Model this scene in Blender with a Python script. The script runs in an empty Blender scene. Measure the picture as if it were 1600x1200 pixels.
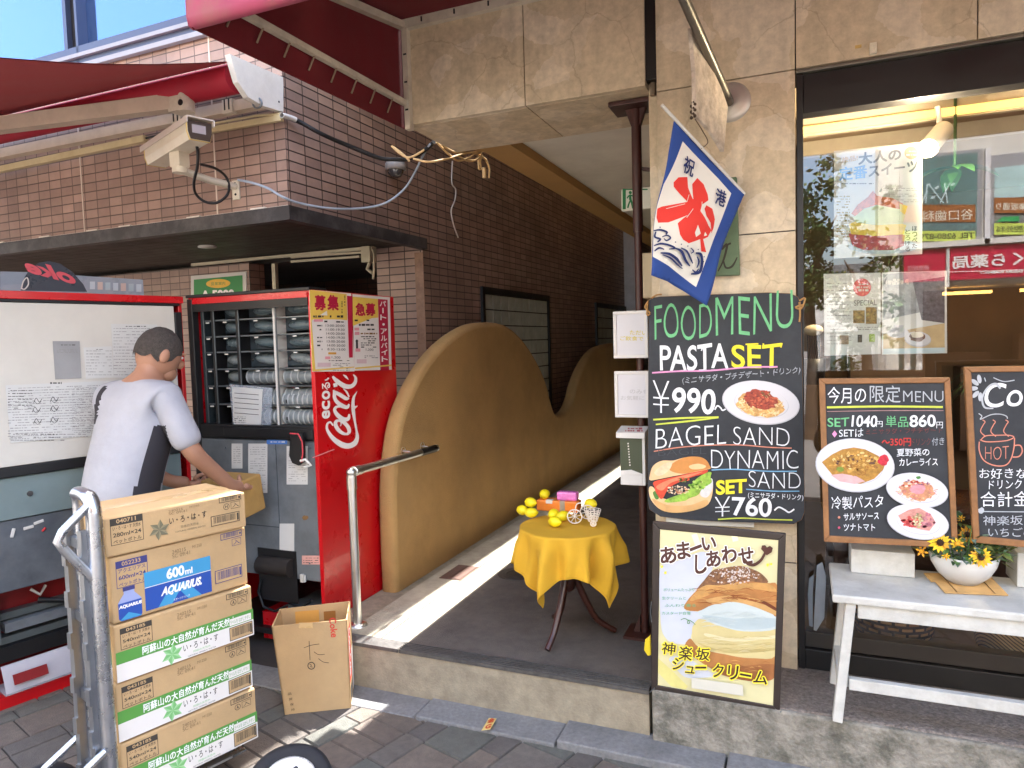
import bpy, bmesh, math, random
from mathutils import Vector as V, Matrix
random.seed(11)
SC = bpy.context.scene
COL = SC.collection
# ---------------------------------------------------------------- camera
FPX, YAW, PITCH, ROLL, CH = 1092.95, .395242, -.0598396, -.0286368, 1.5
_f = V((-math.sin(YAW)*math.cos(PITCH), math.cos(YAW)*math.cos(PITCH), math.sin(PITCH)))
_r = V((math.cos(YAW), math.sin(YAW), 0)); _u = _r.cross(_f)
RT = _r*math.cos(ROLL)+_u*math.sin(ROLL); UP = -_r*math.sin(ROLL)+_u*math.cos(ROLL); FW = _f
EYE = V((0, 0, CH))
cd = bpy.data.cameras.new('camera'); cam = bpy.data.objects.new('camera', cd); COL.objects.link(cam)
cd.sensor_width = 36; cd.lens = FPX/1600*36; cd.clip_end = 400; cd.clip_start = .05
m = Matrix((RT, UP, -FW)).transposed().to_4x4(); m.translation = EYE; cam.matrix_world = m
SC.camera = cam
# ---------------------------------------------------------------- light
SUN = V((.03, .45, 1)).normalized()
w = bpy.data.worlds.new('World'); SC.world = w; w.use_nodes = True
nt = w.node_tree; bg = nt.nodes['Background']; sky = nt.nodes.new('ShaderNodeTexSky')
sky.sky_type = 'NISHITA'; sky.sun_disc = False
sky.sun_elevation = math.asin(SUN.z); sky.sun_rotation = math.atan2(SUN.x, SUN.y)
sky.air_density = 1.0; sky.dust_density = 5; sky.ozone_density = .6
nt.links.new(sky.outputs[0], bg.inputs[0]); bg.inputs[1].default_value = .15
sl = bpy.data.lights.new('sun', 'SUN'); sl.energy = 2.3; sl.angle = math.radians(.5); sl.color = (1, .97, .93)
so = bpy.data.objects.new('sun', sl); COL.objects.link(so); so.rotation_euler = SUN.to_track_quat('Z', 'Y').to_euler(); so.location = (0, 0, 30)
VS = SC.view_settings; VS.view_transform = 'Standard'; VS.look = 'None'; VS.exposure = 3.28; VS.gamma = 1
SC.display_settings.display_device = 'sRGB'
SC.cycles.max_bounces = 10; SC.cycles.diffuse_bounces = 6; SC.cycles.transparent_max_bounces = 12
SC.cycles.use_denoising = True; SC.cycles.sample_clamp_indirect = 6
# ---------------------------------------------------------------- pixel -> place on a plane
def ray(u, v): return RT*((u-800)/FPX) - UP*((v-600)/FPX) + FW
def atY(u, v, y): d = ray(u, v); return EYE+d*(y/d.y)
def atX(u, v, x): d = ray(u, v); return EYE+d*(x/d.x)
def atZ(u, v, z): d = ray(u, v); return EYE+d*((z-CH)/d.z)
# ---------------------------------------------------------------- materials
def lin(c):
    c = [x/255 for x in c]
    return tuple(x/12.92 if x <= .04045 else ((x+.055)/1.055)**2.4 for x in c)+(1,)
MATS = {}
def mat(name, col, rough=.6, metal=0., var=.12, vs=6., bump=0., bs=90., dirt=0., dcol=(60, 55, 48), ds=2.5, spec=.5, alpha=1., trans=0., emit=0., coat=0.):
    if name in MATS: return MATS[name]
    m = bpy.data.materials.new(name); m.use_nodes = True; MATS[name] = m
    N, L = m.node_tree.nodes, m.node_tree.links; b = N['Principled BSDF']
    b.inputs['Roughness'].default_value = rough; b.inputs['Metallic'].default_value = metal
    b.inputs['Specular IOR Level'].default_value = spec; b.inputs['Coat Weight'].default_value = coat
    c = lin(col); b.inputs['Base Color'].default_value = c
    if alpha < 1: b.inputs['Alpha'].default_value = alpha
    if trans: b.inputs['Transmission Weight'].default_value = trans
    if emit: b.inputs['Emission Color'].default_value = c; b.inputs['Emission Strength'].default_value = emit
    tc = N.new('ShaderNodeTexCoord'); out = None
    if var:
        n = N.new('ShaderNodeTexNoise'); n.inputs['Scale'].default_value = vs; n.inputs['Detail'].default_value = 6; n.inputs['Roughness'].default_value = .65
        L.new(tc.outputs['Object'], n.inputs['Vector'])
        mr = N.new('ShaderNodeMapRange'); mr.inputs[1].default_value = .3; mr.inputs[2].default_value = .7; mr.inputs[3].default_value = 1-var; mr.inputs[4].default_value = 1+var
        L.new(n.outputs[0], mr.inputs[0])
        mx = N.new('ShaderNodeVectorMath'); mx.operation = 'SCALE'; mx.inputs[0].default_value = c[:3]; L.new(mr.outputs[0], mx.inputs['Scale'])
        out = mx.outputs[0]
        rr = N.new('ShaderNodeMapRange'); rr.inputs[1].default_value = .3; rr.inputs[2].default_value = .7; rr.inputs[3].default_value = max(0, rough-.08); rr.inputs[4].default_value = min(1, rough+.1)
        L.new(n.outputs[0], rr.inputs[0]); L.new(rr.outputs[0], b.inputs['Roughness'])
    if dirt:
        n2 = N.new('ShaderNodeTexNoise'); n2.inputs['Scale'].default_value = ds; n2.inputs['Detail'].default_value = 9; n2.inputs['Roughness'].default_value = .7
        L.new(tc.outputs['Object'], n2.inputs['Vector'])
        mr2 = N.new('ShaderNodeMapRange'); mr2.inputs[1].default_value = .44; mr2.inputs[2].default_value = .64; mr2.inputs[4].default_value = dirt; L.new(n2.outputs[0], mr2.inputs[0])
        mm = N.new('ShaderNodeMix'); mm.data_type = 'RGBA'; L.new(mr2.outputs[0], mm.inputs[0])
        if out: L.new(out, mm.inputs[6])
        else: mm.inputs[6].default_value = c
        mm.inputs[7].default_value = lin(dcol); out = mm.outputs[2]
    if out: L.new(out, b.inputs['Base Color'])
    if bump:
        n3 = N.new('ShaderNodeTexNoise'); n3.inputs['Scale'].default_value = bs; n3.inputs['Detail'].default_value = 5; L.new(tc.outputs['Object'], n3.inputs['Vector'])
        bp = N.new('ShaderNodeBump'); bp.inputs['Strength'].default_value = bump; bp.inputs['Distance'].default_value = .01; L.new(n3.outputs[0], bp.inputs['Height']); L.new(bp.outputs[0], b.inputs['Normal'])
    return m
def tile_mat(name, c1, c2, mort, bw, bh, ms=.004, offset=0., rough=.45, bias=0., rot=0., bump=.6, grime=.35, sq=1.):
    if name in MATS: return MATS[name]
    m = bpy.data.materials.new(name); m.use_nodes = True; MATS[name] = m
    N, L = m.node_tree.nodes, m.node_tree.links; b = N['Principled BSDF']; b.inputs['Roughness'].default_value = rough
    uv = N.new('ShaderNodeUVMap'); mp = N.new('ShaderNodeMapping'); mp.inputs['Rotation'].default_value = (0, 0, rot); L.new(uv.outputs[0], mp.inputs[0])
    br = N.new('ShaderNodeTexBrick'); br.offset = offset; br.squash = sq; br.inputs['Scale'].default_value = 1; br.inputs['Mortar Size'].default_value = ms; br.inputs['Mortar Smooth'].default_value = .15
    br.inputs['Bias'].default_value = bias; br.inputs['Brick Width'].default_value = bw; br.inputs['Row Height'].default_value = bh
    br.inputs['Color1'].default_value = lin(c1); br.inputs['Color2'].default_value = lin(c2); br.inputs['Mortar'].default_value = lin(mort)
    L.new(mp.outputs[0], br.inputs['Vector'])
    n = N.new('ShaderNodeTexNoise'); n.inputs['Scale'].default_value = 1.7; n.inputs['Detail'].default_value = 9; n.inputs['Roughness'].default_value = .7; L.new(uv.outputs[0], n.inputs['Vector'])
    mr = N.new('ShaderNodeMapRange'); mr.inputs[1].default_value = .3; mr.inputs[2].default_value = .7; mr.inputs[3].default_value = 1-grime; mr.inputs[4].default_value = 1+grime*.5; L.new(n.outputs[0], mr.inputs[0])
    mx = N.new('ShaderNodeVectorMath'); mx.operation = 'SCALE'; L.new(br.outputs['Color'], mx.inputs[0]); L.new(mr.outputs[0], mx.inputs['Scale']); L.new(mx.outputs[0], b.inputs['Base Color'])
    n3 = N.new('ShaderNodeTexNoise'); n3.inputs['Scale'].default_value = 160; L.new(uv.outputs[0], n3.inputs['Vector'])
    ad = N.new('ShaderNodeMath'); ad.operation = 'MULTIPLY_ADD'; L.new(n3.outputs[0], ad.inputs[0]); ad.inputs[1].default_value = .25
    iv = N.new('ShaderNodeMath'); iv.operation = 'SUBTRACT'; iv.inputs[0].default_value = 1; L.new(br.outputs['Fac'], iv.inputs[1]); L.new(iv.outputs[0], ad.inputs[2])
    bp = N.new('ShaderNodeBump'); bp.inputs['Strength'].default_value = bump; bp.inputs['Distance'].default_value = .004; L.new(ad.outputs[0], bp.inputs['Height']); L.new(bp.outputs[0], b.inputs['Normal'])
    return m
def stone_mat(name, base, light, crack, scale=3.2):
    if name in MATS: return MATS[name]
    m = bpy.data.materials.new(name); m.use_nodes = True; MATS[name] = m
    N, L = m.node_tree.nodes, m.node_tree.links; b = N['Principled BSDF']; b.inputs['Roughness'].default_value = .5
    tc = N.new('ShaderNodeTexCoord')
    wn = N.new('ShaderNodeTexNoise'); wn.inputs['Scale'].default_value = 5; wn.inputs['Detail'].default_value = 8; wn.inputs['Roughness'].default_value = .6; L.new(tc.outputs['Object'], wn.inputs['Vector'])
    wp = N.new('ShaderNodeVectorMath'); wp.operation = 'MULTIPLY_ADD'; L.new(wn.outputs['Color'], wp.inputs[0]); wp.inputs[1].default_value = (.13, .13, .13); L.new(tc.outputs['Object'], wp.inputs[2])
    v1 = N.new('ShaderNodeTexVoronoi'); v1.feature = 'DISTANCE_TO_EDGE'; v1.inputs['Scale'].default_value = scale; L.new(wp.outputs[0], v1.inputs['Vector'])
    v2 = N.new('ShaderNodeTexVoronoi'); v2.inputs['Scale'].default_value = scale*2.1; L.new(wp.outputs[0], v2.inputs['Vector'])
    sp = N.new('ShaderNodeSeparateColor'); L.new(v2.outputs['Color'], sp.inputs[0])
    st = N.new('ShaderNodeMapRange'); st.inputs[1].default_value = .6; st.inputs[2].default_value = .64; st.inputs[4].default_value = .5; L.new(sp.outputs[0], st.inputs[0])
    fn = N.new('ShaderNodeTexNoise'); fn.inputs['Scale'].default_value = 26; fn.inputs['Detail'].default_value = 8; fn.inputs['Roughness'].default_value = .7; L.new(tc.outputs['Object'], fn.inputs['Vector'])
    mr = N.new('ShaderNodeMapRange'); mr.inputs[1].default_value = .3; mr.inputs[2].default_value = .7; mr.inputs[3].default_value = .78; mr.inputs[4].default_value = 1.18; L.new(fn.outputs[0], mr.inputs[0])
    m1 = N.new('ShaderNodeMix'); m1.data_type = 'RGBA'; m1.inputs[6].default_value = lin(base); m1.inputs[7].default_value = lin(light); L.new(st.outputs[0], m1.inputs[0])
    sc = N.new('ShaderNodeVectorMath'); sc.operation = 'SCALE'; L.new(m1.outputs[2], sc.inputs[0]); L.new(mr.outputs[0], sc.inputs['Scale'])
    # hairline veins, only where a slow noise lets them show
    gn = N.new('ShaderNodeTexNoise'); gn.inputs['Scale'].default_value = 3.3; gn.inputs['Detail'].default_value = 2; L.new(tc.outputs['Object'], gn.inputs['Vector'])
    gm = N.new('ShaderNodeMapRange'); gm.inputs[1].default_value = .43; gm.inputs[2].default_value = .53; L.new(gn.outputs[0], gm.inputs[0])
    ck = N.new('ShaderNodeMapRange'); ck.inputs[1].default_value = .0; ck.inputs[2].default_value = .011; ck.inputs[3].default_value = .36; ck.inputs[4].default_value = 0; L.new(v1.outputs[0], ck.inputs[0])
    mu = N.new('ShaderNodeMath'); mu.operation = 'MULTIPLY'; L.new(ck.outputs[0], mu.inputs[0]); L.new(gm.outputs[0], mu.inputs[1])
    m2 = N.new('ShaderNodeMix'); m2.data_type = 'RGBA'; L.new(mu.outputs[0], m2.inputs[0]); L.new(sc.outputs[0], m2.inputs[6]); m2.inputs[7].default_value = lin(crack)
    # vertical water streaks
    mp = N.new('ShaderNodeMapping'); mp.inputs['Scale'].default_value = (14, 14, .5); L.new(tc.outputs['Object'], mp.inputs[0])
    sn = N.new('ShaderNodeTexNoise'); sn.inputs['Scale'].default_value = 1; sn.inputs['Detail'].default_value = 5; L.new(mp.outputs[0], sn.inputs['Vector'])
    sm = N.new('ShaderNodeMapRange'); sm.inputs[1].default_value = .4; sm.inputs[2].default_value = .75; sm.inputs[3].default_value = 1.04; sm.inputs[4].default_value = .84; L.new(sn.outputs[0], sm.inputs[0])
    s2 = N.new('ShaderNodeVectorMath'); s2.operation = 'SCALE'; L.new(m2.outputs[2], s2.inputs[0]); L.new(sm.outputs[0], s2.inputs['Scale']); L.new(s2.outputs[0], b.inputs['Base Color'])
    bp = N.new('ShaderNodeBump'); bp.inputs['Strength'].default_value = .25; bp.inputs['Distance'].default_value = .004; L.new(fn.outputs[0], bp.inputs['Height']); L.new(bp.outputs[0], b.inputs['Normal'])
    return m
def glass_mat(name, tint=(235, 240, 240), boost=.1):
    if name in MATS: return MATS[name]
    m = bpy.data.materials.new(name); m.use_nodes = True; MATS[name] = m
    N, L = m.node_tree.nodes, m.node_tree.links; N.remove(N['Principled BSDF'])
    t = N.new('ShaderNodeBsdfTransparent'); t.inputs[0].default_value = lin(tint); g = N.new('ShaderNodeBsdfGlossy'); g.inputs['Roughness'].default_value = 0
    fr = N.new('ShaderNodeFresnel'); fr.inputs[0].default_value = 1.5; ad = N.new('ShaderNodeMath'); ad.operation = 'ADD'; ad.use_clamp = True; L.new(fr.outputs[0], ad.inputs[0]); ad.inputs[1].default_value = boost
    mx = N.new('ShaderNodeMixShader'); L.new(ad.outputs[0], mx.inputs[0]); L.new(t.outputs[0], mx.inputs[1]); L.new(g.outputs[0], mx.inputs[2]); L.new(mx.outputs[0], N['Material Output'].inputs[0])
    return m
# ---------------------------------------------------------------- mesh builder
WPOS = {}
def wpos(o): return WPOS.get(o.name, V((0, 0, 0)))
class MB:
    def __init__(s): s.v, s.f, s.mi, s.sm, s.mats, s.cur = [], [], [], [], [], 0
    def mat(s, m):
        if m not in s.mats: s.mats.append(m)
        s.cur = s.mats.index(m); return s
    def add(s, vs, fs, smooth=False):
        o = len(s.v); s.v += [V(p) for p in vs]
        for f in fs: s.f.append([i+o for i in f]); s.mi.append(s.cur); s.sm.append(smooth)
        return s
    def poly(s, pts): return s.add(pts, [list(range(len(pts)))])
    def box(s, a, b, M=None):
        x0, y0, z0 = [min(p, q) for p, q in zip(a, b)]; x1, y1, z1 = [max(p, q) for p, q in zip(a, b)]
        vs = [V(p) for p in ((x0,y0,z0),(x1,y0,z0),(x1,y1,z0),(x0,y1,z0),(x0,y0,z1),(x1,y0,z1),(x1,y1,z1),(x0,y1,z1))]
        if M: vs = [M @ p for p in vs]
        return s.add(vs, [(3,2,1,0),(4,5,6,7),(0,1,5,4),(1,2,6,5),(2,3,7,6),(3,0,4,7)])
    def bar(s, p, q, wx, wy, upv=(0, 0, 1)):
        p, q = V(p), V(q); d = (q-p); l = d.length; d.normalize(); a = d.cross(V(upv))
        if a.length < 1e-4: a = d.cross(V((1, 0, 0)))
        a.normalize(); b = a.cross(d); M = Matrix((a, b, d)).transposed().to_4x4(); M.translation = p
        return s.box((-wx/2, -wy/2, 0), (wx/2, wy/2, l), M)
    def tube(s, path, r, n=10, closed=False, smooth=True, cap=True):
        P = [V(p) for p in path]; k = len(P); R = r if isinstance(r, (list, tuple)) else [r]*k; rings = []; ref = None
        for i in range(k):
            a = P[(i-1) % k] if (i or closed) else P[i]; b = P[(i+1) % k] if (i < k-1 or closed) else P[i]
            d = (b-a).normalized()
            if ref is None: ref = d.orthogonal().normalized()
            ref = (ref-d*ref.dot(d)); ref = ref.normalized() if ref.length > 1e-5 else d.orthogonal().normalized()
            c = d.cross(ref); rings.append([P[i]+(ref*math.cos(t)+c*math.sin(t))*R[i] for t in [2*math.pi*j/n for j in range(n)]])
        vs = [p for r_ in rings for p in r_]; fs = []
        for i in range(k if closed else k-1):
            a, b = i*n, ((i+1) % k)*n
            for j in range(n): fs.append((a+j, a+(j+1) % n, b+(j+1) % n, b+j))
        s.add(vs, fs, smooth)
        if cap and not closed:
            s.poly(list(reversed(rings[0]))); s.poly(rings[-1])
        return s
    def cyl(s, p, q, r, r2=None, n=20): return s.tube([p, q], [r, r if r2 is None else r2], n)
    def lathe(s, prof, c, n=28, axis=(0, 0, 1), smooth=True, sx=1, sy=1):
        ax = V(axis).normalized(); a = ax.orthogonal().normalized() if abs(ax.z) < .99 else V((1, 0, 0)); b = ax.cross(a); c = V(c)
        vs = [c+(a*math.cos(t)*sx+b*math.sin(t)*sy)*r+ax*h for r, h in prof for t in [2*math.pi*j/n for j in range(n)]]; fs = []
        for i in range(len(prof)-1):
            for j in range(n): fs.append((i*n+j, i*n+(j+1) % n, (i+1)*n+(j+1) % n, (i+1)*n+j))
        return s.add(vs, fs, smooth)
    def ball(s, c, r, nu=16, nv=10, M=None):
        rx, ry, rz = r if isinstance(r, (tuple, list)) else (r, r, r); c = V(c); vs, fs = [], []
        for i in range(nv+1):
            th = math.pi*i/nv
            for j in range(nu):
                p = V((rx*math.sin(th)*math.cos(2*math.pi*j/nu), ry*math.sin(th)*math.sin(2*math.pi*j/nu), rz*math.cos(th)))
                vs.append(c+(M @ p if M else p))
        for i in range(nv):
            for j in range(nu): fs.append((i*nu+j, (i+1)*nu+j, (i+1)*nu+(j+1) % nu, i*nu+(j+1) % nu))
        return s.add(vs, fs, True)
    def grid(s, pts, smooth=True):
        h, w_ = len(pts), len(pts[0])
        return s.add([p for r in pts for p in r], [(i*w_+j, i*w_+j+1, (i+1)*w_+j+1, (i+1)*w_+j) for i in range(h-1) for j in range(w_-1)], smooth)
    def prism(s, pts, d):
        pts = [V(p) for p in pts]; d = V(d); n = len(pts); q = [p+d for p in pts]
        s.add(pts+q, [list(range(n-1, -1, -1)), list(range(n, 2*n))]+[(i, (i+1) % n, n+(i+1) % n, n+i) for i in range(n)]); return s
    def build(s, name, parent=None, label=None, cat=None, group=None, kind=None, bevel=0, subsurf=0, origin=None, fix=True):
        off = wpos(parent) if parent else V((0, 0, 0))
        if not parent and s.v:
            if origin is not None: off = V(origin)
            else:
                lo = [min(p[i] for p in s.v) for i in range(3)]; hi = [max(p[i] for p in s.v) for i in range(3)]
                off = V(((lo[0]+hi[0])/2, (lo[1]+hi[1])/2, lo[2]))
        me = bpy.data.meshes.new(name); me.from_pydata([p-off for p in s.v], [], s.f)
        for m in s.mats: me.materials.append(m)
        for p, i, sm in zip(me.polygons, s.mi, s.sm): p.material_index = i; p.use_smooth = sm
        if fix:
            bm = bmesh.new(); bm.from_mesh(me); bmesh.ops.recalc_face_normals(bm, faces=bm.faces); bm.to_mesh(me); bm.free()
        uvl = me.uv_layers.new(name='UVMap'); co = me.vertices
        for p in me.polygons:
            n = p.normal; a = max(range(3), key=lambda i: abs(n[i]))
            for li in p.loop_indices:
                q = co[me.loops[li].vertex_index].co+off
                uvl.data[li].uv = (q.y, q.z) if a == 0 else (q.x, q.z) if a == 1 else (q.x, q.y)
        o = bpy.data.objects.new(name, me); COL.objects.link(o)
        if parent: o.parent = parent; WPOS[o.name] = off
        else: o.location = off; WPOS[o.name] = off
        if bevel:
            b = o.modifiers.new('bevel', 'BEVEL'); b.width = bevel; b.segments = 2; b.limit_method = 'ANGLE'; b.angle_limit = .7
        if subsurf:
            b = o.modifiers.new('sub', 'SUBSURF'); b.levels = b.render_levels = subsurf
        tag(o, label, cat, group, kind); return o
def tag(o, label=None, cat=None, group=None, kind=None):
    for k, v in (('label', label), ('category', cat), ('group', group), ('kind', kind)):
        if v: o[k] = v
    return o
def thing(name, label, cat, loc, group=None):
    o = bpy.data.objects.new(name, None); COL.objects.link(o); o.location = loc; o.empty_display_size = .1
    WPOS[o.name] = V(loc); return tag(o, label, cat, group)
def dup(root, loc, label=None, rotz=None):
    r = root.copy(); COL.objects.link(r); r.location = loc
    if rotz is not None: r.rotation_euler = (0, 0, rotz)
    if label: r['label'] = label
    WPOS[r.name] = V(loc)
    for ch in list(root.children):
        c = ch.copy(); COL.objects.link(c); c.parent = r
        for g in ch.children: d = g.copy(); COL.objects.link(d); d.parent = c
    return r
def box_thing(name, a, b, m, **k):
    bv = k.pop('bevel', 0); return MB().mat(m).box(a, b).build(name, bevel=bv, **k)
# ---------------------------------------------------------------- flat printed surfaces
def text_geo(s, bold=0):
    cjk = any(ord(c) > 0x2e80 for c in s)
    cu = bpy.data.curves.new('t', 'FONT'); cu.body = s; cu.resolution_u = 3 if cjk else 5; cu.offset = 0 if cjk else bold; cu.space_line = .85
    ob = bpy.data.objects.new('t', cu); me = bpy.data.meshes.new_from_object(ob)
    vs = [(v.co.x, v.co.y) for v in me.vertices]; fs = [list(p.vertices) for p in me.polygons]
    bpy.data.objects.remove(ob); bpy.data.curves.remove(cu); bpy.data.meshes.remove(me)
    if cjk and bold > 0:  # fatten by laying shifted copies over each other
        V0, F0, vs, fs = vs, fs, [], []; n = 4 if bold < .05 else 8
        for k in range(n): t = 2*math.pi*(k+.5)/n; o = len(vs); vs += [(x+bold*.8*math.cos(t), y+bold*.8*math.sin(t)) for x, y in V0]; fs += [[i+o for i in f] for f in F0]
        LAYERS[0] = (n, len(V0))
    else: LAYERS[0] = (1, len(vs))
    return vs, fs
LAYERS = [(1, 1)]
class Panel:
    """a flat surface standing in the scene: o = a corner, u = right, v = up as its viewer sees it"""
    def __init__(s, o, u, v): s.o, s.u, s.v = V(o), V(u).normalized(), V(v); s.v = (s.v-s.u*s.v.dot(s.u)).normalized(); s.n = s.u.cross(s.v)
    def px(s, a, b): d = ray(a, b); p = EYE+d*((s.o-EYE).dot(s.n)/d.dot(s.n))-s.o; return p.dot(s.u), p.dot(s.v)
    def P(s, a, b, h=0): return s.o+s.u*a+s.v*b+s.n*h
class Paint:
    def __init__(s, panel, h=.0006, step=.00006): s.p, s.h, s.st, s.mb, s.R = panel, h, step, MB(), random.Random(5)
    def up(s): s.h += s.st; return s.h
    def uv(s, pts): return [s.p.px(*q) for q in pts]
    def polyuv(s, pts, m, same=False): h = s.h if same else s.up(); s.mb.mat(m).poly([s.p.P(a, b, h) for a, b in pts]); return s
    def poly(s, pts, m): return s.polyuv(s.uv(pts), m)
    def blob(s, pts, m, k=4):
        n = len(pts); out = []
        for i in range(n):
            P = [pts[(i+j-1) % n] for j in range(4)]
            for j in range(k):
                t = j/k; out.append(tuple(.5*(2*P[1][c]+(P[2][c]-P[0][c])*t+(2*P[0][c]-5*P[1][c]+4*P[2][c]-P[3][c])*t*t+(3*P[1][c]-P[0][c]-3*P[2][c]+P[3][c])*t**3) for c in (0, 1)))
        return s.poly(out, m)
    def rect(s, x0, y0, x1, y1, m): return s.poly([(x0, y1), (x1, y1), (x1, y0), (x0, y0)], m)
    def ell(s, cx, cy, rx, ry, m, rot=0, n=28, rough=0):
        r = math.radians(rot); pts = []
        for i in range(n):
            t = -2*math.pi*i/n; k = 1+rough*(s.R.random()-.5); a, b = rx*k*math.cos(t), ry*k*math.sin(t)
            pts.append((cx+a*math.cos(r)-b*math.sin(r), cy+a*math.sin(r)+b*math.cos(r)))
        return s.poly(pts, m)
    def stroke(s, pts, w, m, same=False):
        """ribbon through pixel points, w = width in pixels (number or one per point)"""
        if not same: s.up()
        n = len(pts); W = w if isinstance(w, (list, tuple)) else [w]*n; L, R = [], []
        for i in range(n):
            a, b = pts[max(0, i-1)], pts[min(n-1, i+1)]; dx, dy = b[0]-a[0], b[1]-a[1]; l = math.hypot(dx, dy) or 1
            ox, oy = -dy/l*W[i]/2, dx/l*W[i]/2; L.append((pts[i][0]+ox, pts[i][1]+oy)); R.append((pts[i][0]-ox, pts[i][1]-oy))
        vs = [s.p.P(*s.p.px(*q), s.h) for q in L+R]
        s.mb.mat(m).add(vs, [(i, i+1, n+i+1, n+i) for i in range(n-1)]); return s
    def curve(s, pts, w, m, k=6, same=False):
        """smooth (Catmull-Rom) stroke"""
        P = [pts[0]]+list(pts)+[pts[-1]]; out, ws = [], []; n = len(pts); W = w if isinstance(w, (list, tuple)) else [w]*n
        for i in range(1, len(P)-2):
            for j in range(k):
                t = j/k; q = []
                for c in (0, 1):
                    a, b, d, e = P[i-1][c], P[i][c], P[i+1][c], P[i+2][c]
                    q.append(.5*(2*b+(d-a)*t+(2*a-5*b+4*d-e)*t*t+(3*b-a-3*d+e)*t**3))
                out.append(tuple(q)); ws.append(W[i-1]*(1-t)+W[min(n-1, i)]*t)
        out.append(tuple(pts[-1])); ws.append(W[-1]); return s.stroke(out, ws, m, same)
    def text(s, txt, A, B, h, m, bold=0, wob=0., slant=0., up=None):
        """A, B = pixel ends of the base line, h = letter height in pixels"""
        vs, fs = text_geo(txt, bold); x0 = min(v[0] for v in vs); x1 = max(v[0] for v in vs); y0 = min(v[1] for v in vs); y1 = max(v[1] for v in vs)
        if up is None:
            dx, dy = B[0]-A[0], B[1]-A[1]; l = math.hypot(dx, dy); up = (dy/l*h, -dx/l*h) if abs(dx) < abs(dy)*2 else (0, -h)
        hh = s.up(); out = []; ph = s.R.random()*9
        nl, n0 = LAYERS[0]; s.h += nl*.00003
        for i_, (x, y) in enumerate(vs):
            hh = s.h-.00003*(nl-1-i_//n0); a, b = (x-x0)/(x1-x0), (y-y0)/max(1e-6, y1-y0); a += slant*b
            if wob: a += wob*.012*math.sin(b*5+x*7+ph); b += wob*.09*math.sin(x*3.1+ph)+wob*.03*math.sin(x*9+ph)
            out.append(s.p.P(*s.p.px(A[0]+(B[0]-A[0])*a+up[0]*b, A[1]+(B[1]-A[1])*a+up[1]*b), hh))
        s.mb.mat(m).add(out, fs); return s
    def lines(s, x0, y0, x1, y1, n, m, w=1.4, seed=1, skew=0):
        """rows of fine print too small to read: broken short dashes"""
        r = random.Random(seed); s.up()
        for i in range(n):
            y = y0+(y1-y0)*(i+.5)/n; x = x0
            while x < x1:
                l = r.uniform(1.5, 7); k = (x-x0)/(x1-x0)
                if r.random() < .8: s.stroke([(x, y+skew*k), (min(x1, x+l), y+skew*min(1, (x+l-x0)/(x1-x0)))], w*r.uniform(.6, 1.1), m, same=True)
                x += l+r.uniform(.6, 2)
        return s
    def build(s, name, parent=None, **k): return s.mb.build(name, parent, fix=False, **k)
# ================================================================ the setting
asph = mat('asphalt', (112, 108, 104), .9, var=.18, vs=3, bump=.4, bs=160)
conc = mat('concrete', (140, 135, 124), .9, var=.3, vs=16, bump=.9, bs=60, dirt=.75, dcol=(72, 72, 62), ds=13)
conc_tan = mat('rendered concrete', (150, 140, 120), .85, var=.18, vs=26, bump=.3, bs=120, dirt=.4, dcol=(98, 90, 76), ds=9)
conc_pale = mat('pale concrete', (165, 158, 140), .85, var=.14, vs=14, bump=.3, bs=90, dirt=.35, dcol=(100, 92, 78), ds=6)
matg = mat('alley mat', (98, 91, 84), .95, var=.16, vs=22, bump=.7, bs=220, dirt=.4, dcol=(48, 43, 38), ds=4)
gran = mat('granite', (122, 122, 122), .8, var=.24, vs=60, bump=.35, bs=150, dirt=.35, dcol=(70, 70, 70), ds=5)
aggr = mat('exposed aggregate', (128, 118, 110), .85, var=.5, vs=75, bump=1., bs=110, dirt=.3, dcol=(64, 56, 50), ds=3)
box_thing('road', (-60, -60, -.5), (60, 60, -.03), asph, kind='structure')
MB().mat(mat('joint sand', (62, 57, 52), .95, var=.2, vs=30)).box((-9, -1.2, -.2), (6, 2.6, -.008)).box((-9, 2.6, -.2), (-2.13, 6, -.008)).build('sidewalk_bed', kind='structure')
pv = MB(); pm = [mat('paver %s' % n, c, .85, var=.2, vs=40, bump=.5, bs=230, dirt=.4, dcol=(58, 52, 48), ds=3) for n, c in (('grey', (102, 96, 90)), ('brown', (105, 95, 87)), ('dark', (93, 88, 84)), ('green', (94, 94, 88)), ('warm', (109, 99, 90)))]
pr = random.Random(4); pd = V((.28, .96, 0)).normalized(); pe = V((pd.y, -pd.x, 0)); s_ = -4.6; row = 0
while s_ < 3.4:
    w_ = .2 if row % 2 == 0 else .1; t_ = -.2-pr.random()*.2
    while t_ < 2.9:
        l_ = (.2 if pr.random() < .62 else .1) if w_ == .2 else .2
        o_ = pe*s_+pd*t_; c_ = o_+pe*w_/2+pd*l_/2
        if .5 < c_.y < 2.5 and -4.6 < c_.x < 2.2:
            g, b, z = .0025, .006, pr.uniform(-.0012, .0012); pv.mat(pr.choice(pm))
            A = [o_+pe*x+pd*y for x, y in ((g, g), (w_-g, g), (w_-g, l_-g), (g, l_-g))]; T = [o_+pe*x+pd*y+V((0, 0, z)) for x, y in ((b, b), (w_-b, b), (w_-b, l_-b), (b, l_-b))]
            A = [p+V((0, 0, -.007)) for p in A]
            pv.add(A+T, [(4, 5, 6, 7)]+[(i, (i+1) % 4, 4+(i+1) % 4, 4+i) for i in range(4)])
        t_ += l_
    s_ += w_; row += 1
pv.build('sidewalk', kind='structure')
kb = MB().mat(gran); x_ = -8.05
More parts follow.
